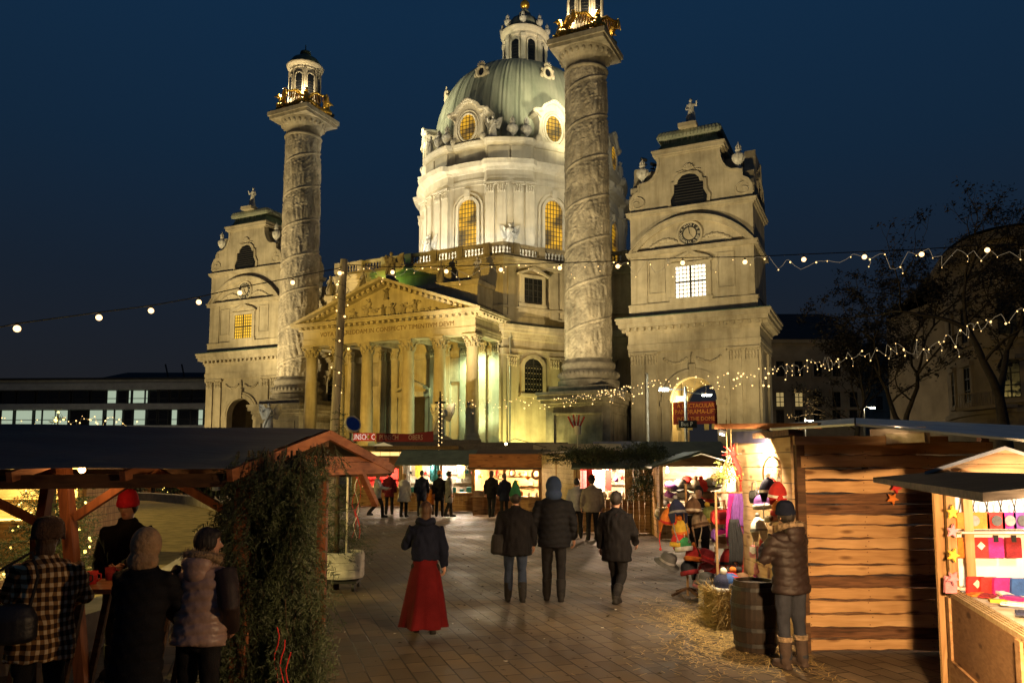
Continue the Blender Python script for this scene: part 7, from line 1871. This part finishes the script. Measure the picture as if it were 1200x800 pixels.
def person(label,x,y,rot,h=1.72,coat=None,legs=None,boots=None,hat=None,hair='brown',pose='stand',arms=('down','down'),lean=0.0,hem=.72,bulk=1.0,flare=0.0,hood=None,vox=.018,group=None,puff=0,headturn=0.0,skirt=None,sleeves=None,scarf=None,headtilt=0.0,cuff=None):
    s=h/1.75; P=thing  # scale of the whole figure
    def S3(p): return Vector(p)
    R=Matrix.Rotation(-lean if False else lean,3,'X'); piv=Vector((0,0,.93))
    def T(p): p=Vector(p)-piv; q=Vector((p.x,p.y*cos(lean)-p.z*sin(lean),p.y*sin(lean)+p.z*cos(lean))); return q+piv
    # legs
    if pose=='walk': LG=[((.095,0,.92),(.10,-.17,.50),(.10,-.20,.10),-.30),((-.095,0,.92),(-.10,.04,.50),(-.10,.33,.20),.21)]
    elif pose=='stride': LG=[((.095,0,.92),(.10,-.09,.50),(.11,-.12,.09),-.22),((-.095,0,.92),(-.10,.03,.50),(-.10,.17,.12),.06)]
    else: LG=[((.10,0,.92),(.105,-.015,.50),(.12,.02,.09),-.09),((-.10,0,.92),(-.105,-.015,.50),(-.12,.02,.09),-.09)]
    AR=[]
    for q,a in zip((1,-1),arms):
        sh=(q*.185*bulk**.5,0,1.415)
        if a=='down': AR.append((sh,(q*.25*bulk**.5,.03,1.14),(q*.26*bulk**.5,-.04,.89)))
        elif a=='forward': AR.append((sh,(q*.27,-.13,1.17),(q*.15,-.40,1.13)))
        elif a=='pocket': AR.append((sh,(q*.29,.05,1.15),(q*.21,-.13,.97)))
        elif a=='swing': AR.append((sh,(q*.25,.12,1.15),(q*.25,.10,.90)))
        elif a=='swingf': AR.append((sh,(q*.25,-.06,1.14),(q*.23,-.24,.96)))
        elif a=='reach': AR.append((sh,(q*.22,-.22,1.22),(q*.16,-.50,1.20)))
        elif a=='chest': AR.append((sh,(q*.27,-.10,1.16),(q*.08,-.30,1.28)))
    # --- body
    m=MB()
    loft(m,[(0,0,.86,.12,.09),(0,0,.93,.155,.105),(0,0,1.05,.135,.095),(0,-.005,1.2,.15,.105),(0,-.005,1.34,.165,.105),(0,0,1.43,.14,.085),(0,.005,1.47,.07,.06)],T)
    for (a,b,c,fy) in LG: m.tube([a,Vector(a).lerp(Vector(b),.5),b,Vector(b).lerp(Vector(c),.35),c],[.078,.068,.05,.05,.034],10); m.ell((c[0],c[1]-.07,max(.035,c[2]-.055)),(.038,.11,.035),10,6)
    hc=T((0,-.015,1.63)); Rh=Euler((headtilt+lean*.5,0,headturn)).to_matrix()
    def Hd(p): return hc+Rh@Vector(p)
    m.tube([T((0,.01,1.42)),T((0,.0,1.55))],[.06,.052],10)
    seg=16
    hm=MB(); hm.ell((0,0,.01),(.076,.095,.115),16,12); hm.ell((0,-.03,-.065),(.052,.06,.055),12,8); hm.tube([(0,-.092,.015),(0,-.112,-.02)],[.010,.017],8); hm.ell((0,-.108,-.025),(.016,.014,.011),8,6)
    for q in (-1,1): hm.ell((q*.078,.008,-.01),(.012,.022,.032),8,6)
    hm.v=[tuple(Hd(p)) for p in hm.v]; m.merge(hm)
    HND=[]
    for (a,b,c) in AR:
        a,b,c=T(a),T(b),T(c); m.tube([a,a.lerp(b,.5),b,c],[.05,.046,.038,.027],10)
        d=(c-b).normalized(); m.ell(c+d*.055,(.026,.036,.05),10,6,rot=d.to_track_quat('Z','Y').to_euler()); HND.append((c,d,b))
    body=remesh(m,vox,2,'person',[M_SKIN,M_EYE,M_LIP,M_EYEW]); mb=me_to_mb(body); bpy.data.meshes.remove(body)
    for (c,d,b),q in zip(HND,(1,-1)):
        side=d.orthogonal().normalized(); side=Vector((0,1,0))-d*d.y; side=side.normalized() if side.length>.2 else d.orthogonal().normalized(); up=d.cross(side)
        inward=up if (up.x*q<0) else -up
        for k,(ln) in enumerate((.062,.072,.068,.052)):
            o=c+d*.085+side*(-.026+.0175*k); m1=o+d*ln*.45+inward*.008; m2=o+d*ln*.75+inward*.030; m3=o+d*ln*.80+inward*.05
            mb.tube([c+d*.05+side*(-.02+.0135*k),o,m1,m2,m3],[.010,.010,.009,.008,.006],6)
        o=c+d*.03-side*.028; mb.tube([o,o-side*.022+d*.025+inward*.01,o-side*.020+d*.055+inward*.025],[.012,.010,.007],6)
    e=MB()
    for q in (-1,1): e.ell((q*.031,-.083,.018),(.013,.008,.009),8,6,3); e.ell((q*.031,-.090,.018),(.006,.004,.006),8,6,1); e.tube([(q*.015,-.093,.038),(q*.045,-.085,.040)],.004,4,1)
    e.tube([(-.022,-.094,-.052),(0,-.099,-.050),(.022,-.094,-.052)],[.003,.006,.003],6,2)
    e.v=[tuple(Hd(p)) for p in e.v]; mb.merge(e)
    o=mb.build('person',[M_SKIN,M_EYE,M_LIP,M_EYEW]); o.location=(x,y,0); o.rotation_euler=(0,0,rot); o.scale=(s,s,s)
    tag(o,label,'person',group)
    # --- trousers and boots
    t=MB(); loft(t,[(0,0,.80,.13,.105),(0,0,.92,.165,.12),(0,0,1.02,.15,.11)])
    for (a,b,c,fy) in LG: t.tube([a,Vector(a).lerp(Vector(b),.5),b,Vector(b).lerp(Vector(c),.4),c],[.098,.088,.07,.068,.06],12)
    tm=remesh(t,vox*1.1,3,'trousers',[legs])
    if vox<.02:
        for v in tm.vertices: c=v.co; v.co=c+v.normal*(.022*(abs(mnoise.noise(Vector((c[0]*8,c[1]*8,c[2]*7+len(label)))))-.2))
        tm.update()
    link(tm,'trousers',o)
    for (a,b,c,fy) in LG:
        t=MB(); bt=Vector(b).lerp(Vector(c),.45); tz=c[2]-.09
        t.tube([bt,Vector(b).lerp(Vector(c),.75),(c[0],c[1],c[2]-.02)],[.075,.068,.06],12); t.ell((c[0],c[1]-.075,tz+.05),(.050,.135,.048),12,8); t.ell((c[0],c[1]+.01,tz+.045),(.046,.06,.045),10,8); t.box(c[0]-.045,c[0]+.045,c[1]-.19,c[1]+.06,tz+.002,tz+.025)
        bo=link(remesh(t,vox*.9,2,'boot',[boots or M_BOOT]),'boot',o)
        if cuff:
            t=MB(); t.tube([bt+Vector((0,0,-.02)),bt+Vector((0,0,.03))],[.08,.082],14); t.build('cuff',cuff,bo)
    # --- coat
    t=MB(); B=bulk
    rg=[(0,0,hem,(.20+flare)*B,(.155+flare)*B),(0,0,(hem+1.0)/2,(.195+flare*.5)*B,(.15+flare*.5)*B),(0,0,1.04,.178*B,.135*B),(0,-.005,1.2,.19*B,.145*B),(0,-.005,1.34,.205*B,.142*B),(0,0,1.43,.172*B,.112*B),(0,.005,1.475,.095,.085),(0,.005,1.52,.082,.078)]
    loft(t,rg,T,20)
    for (a,b,c) in AR:
        a,b,c=T(a),T(b),T(c); a=a+Vector((-.03 if a.x>0 else .03,0,-.01))
        t.tube([a,a.lerp(b,.45),b,b.lerp(c,.5),c+(c-b).normalized()*.01],[.085*B**.5,.075*B**.5,.066,.058,.052],12)
    me=remesh(t,vox*1.05,3,'coat',[coat]); 
    if puff:
        inv=puff; 
        co=np.empty(len(me.vertices)*3); me.vertices.foreach_get('co',co); co=co.reshape(-1,3); nn=np.empty_like(co); me.vertices.foreach_get('normal',nn.reshape(-1)) if False else None
        nrm=np.array([v.normal for v in me.vertices]); ph=co[:,2]/inv+.15*np.sin(co[:,0]*14)
        amp=(np.abs(np.sin(pi*ph))**.6-.55)*.017+.003*np.sin(co[:,0]*60+co[:,2]*25)*np.sin(co[:,2]*70)
        co+=nrm*amp[:,None]; me.vertices.foreach_set('co',co.reshape(-1)); me.update()
    else:
        co=np.array([v.co for v in me.vertices]); nrm=np.array([v.normal for v in me.vertices])
        amp=.006*np.sin(co[:,0]*31+co[:,2]*19+label.__len__())+.005*np.sin(co[:,2]*37+co[:,1]*41)
        if vox<.02: amp=np.array([.030*(abs(mnoise.noise(Vector((c[0]*7+len(label),c[1]*7,c[2]*4.2))))-.18)+.012*mnoise.noise(Vector((c[0]*20,c[1]*20,c[2]*11))) for c in co])
        co+=nrm*amp[:,None]; me.vertices.foreach_set('co',co.reshape(-1)); me.update()
    cn=link(me,'coat' if hem<.8 else 'jacket',o)
    if sleeves:
        t=MB()
        for (a,b,c) in AR: a,b,c=T(a),T(b),T(c); t.tube([a+Vector((-.02 if a.x>0 else .02,0,0)),a.lerp(b,.45),b,b.lerp(c,.5),c+(c-b).normalized()*.02],[.102,.094,.084,.074,.064],12)
        link(remesh(t,vox*1.05,2,'sleeves',[sleeves]),'sleeves',o)
    if skirt:
        t=MB(); v=[];sg=36
        for i,(z,r_) in enumerate(((1.02,.15),(.8,.20),(.5,.245),(.25,.275),(.10,.295))):
            for k in range(sg): a=2*pi*k/sg; w=1+.17*i/4*sin(6*a+.5*i)+.08*i/4*sin(11*a+1+.3*i); v.append((r_*w*cos(a),r_*w*.9*sin(a),z))
        t.add(v,[(i*sg+k,i*sg+(k+1)%sg,(i+1)*sg+(k+1)%sg,(i+1)*sg+k) for i in range(4) for k in range(sg)],0,True); t.build('skirt',skirt,o)
    # --- head wear
    def headpart(name,fn,mt,vx=None):
        t=MB(); fn(t); t.v=[tuple(Hd(p)) for p in t.v]
        return link(remesh(t,vx or vox*.7,2,name,[mt]),name,o) if vx!=0 else t.build(name,mt,o)
    def fhair(t):
        t.ell((0,.020,.024),(.088,.103,.119),14,10); t.ell((0,-.040,.082),(.070,.058,.042),12,8)
        for q in (-1,1): t.ell((q*.070,.0,.02),(.022,.05,.07),8,6)
        if hair in('brown','blond'): t.ell((0,.055,-.07),(.075,.055,.10),12,8)
    if hair: 
        hp=headpart('hair',fhair,HAIR[hair])
    if hat:
        k,hmt=hat
        if k=='beanie':
            def f(t): t.lathe([(.0,-.005),(.098,.0),(.104,.02),(.102,.05),(.098,.085),(.08,.13),(.045,.155),(0,.16)],(0,.004,.025),20,.93,1.08,smooth=True); t.lathe([(.085,-.012),(.108,-.012),(.112,.02),(.106,.045),(.085,.045)],(0,.004,.025),20,.93,1.08,smooth=True)
            headpart('hat',f,hmt)
        elif k=='bobble':
            def f(t): t.lathe([(0,-.03),(.105,-.02),(.122,.01),(.122,.06),(.112,.11),(.085,.145),(.04,.165),(0,.168)],(0,.008,.02),20,.98,1.1,smooth=True); t.lathe([(.09,-.055),(.125,-.05),(.13,-.015),(.12,.01),(.09,.01)],(0,.008,.02),20,.98,1.08,smooth=True)
            headpart('hat',f,hmt)
        elif k=='pointed':
            def f(t): t.lathe([(0,.0),(.10,.0),(.105,.03),(.085,.10),(.05,.19),(.02,.26),(0,.27)],(0,.004,.03),20,.95,1.05,smooth=True)
            headpart('hat',f,hmt)
        elif k=='hood':
            def f(t): t.ell((0,.03,.015),(.118,.125,.145),16,12); t.ell((0,.06,-.11),(.125,.10,.10),14,10)
            headpart('hood',f,hmt)
    if hood:   # hood lying on the shoulders, with fur edge
        hm_,fm=hood; t=MB(); 
        t.ell(T((0,.115,1.475)),(.135,.085,.085),14,10); t.ell(T((0,.12,1.41)),(.11,.07,.10),14,10)
        link(remesh(t,vox,2,'hood',[hm_]),'hood',o)
        t=MB(); r=random.Random(3)
        pts=[T((.135*cos(a),.03+.125*sin(a)*(1.0 if sin(a)>0 else .55),1.52+.025*sin(a))) for a in [2*pi*k/20 for k in range(21)]]
        t.tube(pts,.034,8,0,False)
        for p in pts:
            for j in range(60): d=Vector((r.gauss(0,1),r.gauss(0,1),r.gauss(0,1))).normalized(); q=p+Vector((r.gauss(0,.014),r.gauss(0,.014),r.gauss(0,.008)))+d*.028; sd=d.orthogonal().normalized()*.0022; t.add([tuple(q-sd),tuple(q+sd),tuple(q+d*.035)],[(0,1,2)])
        t.build('fur_trim',fm,o)
    if scarf:
        t=MB(); t.tube([T((.10*cos(a),.10*sin(a)-.005,1.49+.02*sin(3*a))) for a in [2*pi*k/16 for k in range(17)]],.048,8,0,False); link(remesh(t,vox,2,'scarf',[scarf]),'scarf',o)
    return o
KB=cloth('black_wool',(.014,.013,.014)); KN=cloth('navy_cloth',(.012,.015,.03)); KJ=cloth('blue_denim',(.035,.047,.078),.9); KG=cloth('grey_cloth',(.16,.155,.15)); KC=cloth('cream_coat_cloth',(.62,.58,.50)); KR=cloth('deep_red_cloth',(.11,.009,.011)); KBR=mat('dark_brown_nylon',(.022,.012,.010),.6,(4,.3),.2,50); KM=cloth('maroon_cloth',(.12,.015,.02)); KT=mat('rosy_beige_quilted_nylon',(.40,.27,.22),.38,(4,.2),.2,40,spec=.5); KD=cloth('dark_trousers',(.02,.019,.02)); KGN=cloth('green_felt_hat',(.03,.14,.06)); KBL=cloth('blue_fleece',(.035,.055,.11)); KHB=mat('brown_fuzzy_hat',(.075,.038,.02),.95,(12,.5),1.0,50); KHR=cloth('bright_red_knit',(.55,.02,.035)); KTAN=mat('tan_hood_fleece',(.34,.22,.12),.95,(6,.4),.8,30); KJD=cloth('washed_dark_denim',(.040,.043,.055),.9); KLB=mat('brown_suede_boot',(.06,.038,.028),.8,(5,.4),.3,30); KDB=cloth('dark_charcoal_quilt',(.014,.014,.016),.7); KO=cloth('orange_knit',(.5,.16,.03)); KPG=cloth('pale_grey_jacket',(.34,.34,.34))
X=lambda px,Y,py=600: at(px,py,Y).x
person('person in a brown and cream plaid jacket with fuzzy brown hat at the bar table',X(55,5.75),5.75,pi+.32,1.64,M_PLAID,KD,hat=('bobble',KHB),hair='brown',arms=('forward','forward'),lean=-.10*-1,hem=.70,bulk=1.2,vox=.015)
person('person in a long dark quilted coat with a tan hood seen from behind',X(168,5.6),5.6,pi-.12,1.60,KDB,KD,hat=('hood',KTAN),hair=None,arms=('forward','forward'),lean=.10,hem=.42,bulk=1.08,vox=.016,puff=.11)
person('person in a black coat and bright red knit hat facing the bar table',X(152,7.75),7.75,.05,1.77,KB,KD,hat=('beanie',KHR),hair='dark',arms=('forward','pocket'),lean=.04,hem=.62,bulk=1.12,vox=.015,headtilt=.12)
person('person in a shiny rosy beige quilted vest leaning beside the fir boughs',X(238,5.75),5.75,pi-.25,1.60,KT,KD,hair='dark',arms=('pocket','pocket'),lean=.10,hem=.84,bulk=1.16,vox=.014,puff=.085,sleeves=KBR,hood=(KT,M_FUR),headturn=-.75)
person('person in a dark brown padded jacket and fur trimmed hood facing the hung goods',X(924,8.05),8.05,pi+.42,1.645,KBR,KJD,boots=KLB,hat=('beanie',KN),hair='dark',arms=('chest','chest'),lean=.05,hem=.80,bulk=1.14,vox=.014,puff=.10,hood=(KBR,M_FUR),cuff=M_FUR)
person('person walking alone in a long flared red coat on the open paving',X(499,9.6),9.6,pi+.15,1.60,KN,KD,hair='brown',arms=('chest','down'),pose='stride',hem=.98,bulk=1.0,vox=.016,skirt=KR,scarf=KN)
person('person walking away in a black coat and green pointed hat',X(604,11.7),11.7,pi+.08,1.66,KB,KJ,hat=('pointed',KGN),hair='dark',arms=('down','down'),pose='stride',hem=.74,bulk=1.28,vox=.017)
person('tall person walking away in a dark striped quilted jacket and blue hood',X(649,11.75),11.75,pi-.08,1.85,KDB,KD,hat=('hood',KBL),hair='grey',arms=('pocket','down'),pose='stride',hem=.78,bulk=1.2,vox=.017,puff=.09)
person('person in dark clothes striding towards the hat stall',X(722,11.3),11.3,pi-.5,1.66,KB,KD,hair='dark',arms=('down','swingf'),pose='walk',hem=.70,bulk=1.2,vox=.017)
person('bareheaded person in a dark jacket standing behind the crowded hat stand',X(819,14),14,-.2,1.66,KB,KD,hair='dark',arms=('chest','down'),hem=.75,vox=.02)
person('taller of two people in dark coats before the orange fascia stall',X(576,29.3),29.3,pi-.3,1.76,KB,KD,hair='brown',pose='stride',hem=.72,vox=.026)
person('shorter of two people in dark coats before the orange fascia stall',X(591,29.1),29.1,pi+.5,1.66,KN,KD,hair='brown',hem=.66,flare=.03,vox=.026)
person('person in a grey jacket on the left of the pair at the fir topped stall',X(676,21.4),21.4,pi-.1,1.64,KPG,KD,hair='dark',hem=.80,vox=.024,bulk=1.1,puff=.09)
person('person in a brownish padded jacket, right of the pair at the fir topped stall',X(694,20.9),20.9,pi+.15,1.70,cloth('taupe_padded',(.24,.20,.16)),KD,hat=('beanie',KB),hair='dark',hem=.78,bulk=1.28,vox=.024,puff=.09)
person('person in a pale grey jacket pushing past the little red stall',X(442,29),29,pi/2,1.70,KPG,KD,hair='dark',arms=('forward','forward'),pose='walk',hem=.76,vox=.026)
person('person in a maroon coat behind the pale grey jacket',X(456,31),31,pi,1.74,KM,KD,hair='dark',hem=.7,vox=.028)
person('person in a cream coat standing left of the bright openings',X(473,29.5),29.5,pi-.4,1.66,KC,KD,hair='blond',arms=('chest','down'),hem=.62,flare=.05,bulk=1.15,vox=.026)
person('person in a navy coat at the left opening of the green roofed stall',X(494,30),30,pi+.2,1.76,KN,KD,hair='dark',hem=.60,vox=.026)
person('person wearing an orange knit hat',X(515,29.8),29.8,pi,1.72,KB,KD,hat=('beanie',KO),hair='dark',hem=.62,vox=.026)
person('person in a grey coat turned sideways by the right opening',X(526,29.5),29.5,pi/2+.3,1.74,KG,KD,hair='dark',hem=.55,vox=.026,pose='stride')
person('child in an orange coat in front of the green roofed stall counter',X(505,30.6),30.6,pi,1.2,KO,KD,hair='brown',hem=.6,vox=.03)
for i,(px,Y,c,lab,hh) in enumerate([(101,43.5,KHR,'person in a red coat on the far side of the straw basin',1.75),(117,44,KB,'person in black at the right of the red coat across the basin',1.72),(133,44.5,KN,'person in navy far across the basin under the lit firs',1.7),(178,44,KM,'person in maroon far across the basin by the middle fir',1.72),(196,43.5,KB,'broad person in black far across the basin',1.8),(216,43,KG,'person in grey far across the basin near the fir boughs',1.72),(252,38,KPG,'person in a pale jacket near the basin rim beside the fir boughs',1.74),(236,42,KB,'person in black left of the pale jacket by the basin rim',1.7)]):
    person(lab,X(px,Y),Y,[0,pi,.8,2.4,pi,-.5,.3,2][i],hh,c,KD,hair=('dark','brown')[i%2],hem=.68,vox=.032)
# bags carried
bg=MB(); loft(bg,[(0,0,0,.15,.07),(0,0,.03,.19,.10),(0,0,.17,.19,.10),(0,0,.25,.15,.07),(0,0,.27,.10,.04)]); bo=link(remesh(bg,.014,3,'shoulder_bag',[mat('black_bag_leather',(.012,.012,.016),.45,(4,.3),.2,30)]),'shoulder_bag',None,(X(22,5.55),5.5,.83),.3); tag(bo,'large black shoulder bag hanging at the side of the plaid jacket','bag')
m=MB(); m.tube([(-.13,0,.24),(-.08,.03,.5),(.10,.10,.62),(.16,.05,.45),(.13,0,.24)],[.012]*5,6); m.build('strap',M_BOOT,bo)
bg=MB(); loft(bg,[(0,0,0,.12,.06),(0,0,.03,.15,.08),(0,0,.2,.14,.07),(0,0,.3,.12,.05)]); bo=link(remesh(bg,.014,3,'hand_bag',[M_BOOT]),'shoulder_bag',None,(X(586,11.6),11.65,.72),.2); tag(bo,'dark bag hanging at the left hip of the green hatted walker','bag')
m=MB(); m.tube([(-.1,0,.28),(-.05,0,.45),(.04,0,.45),(.1,0,.28)],.010,6); m.build('handle',M_BOOT,bo)
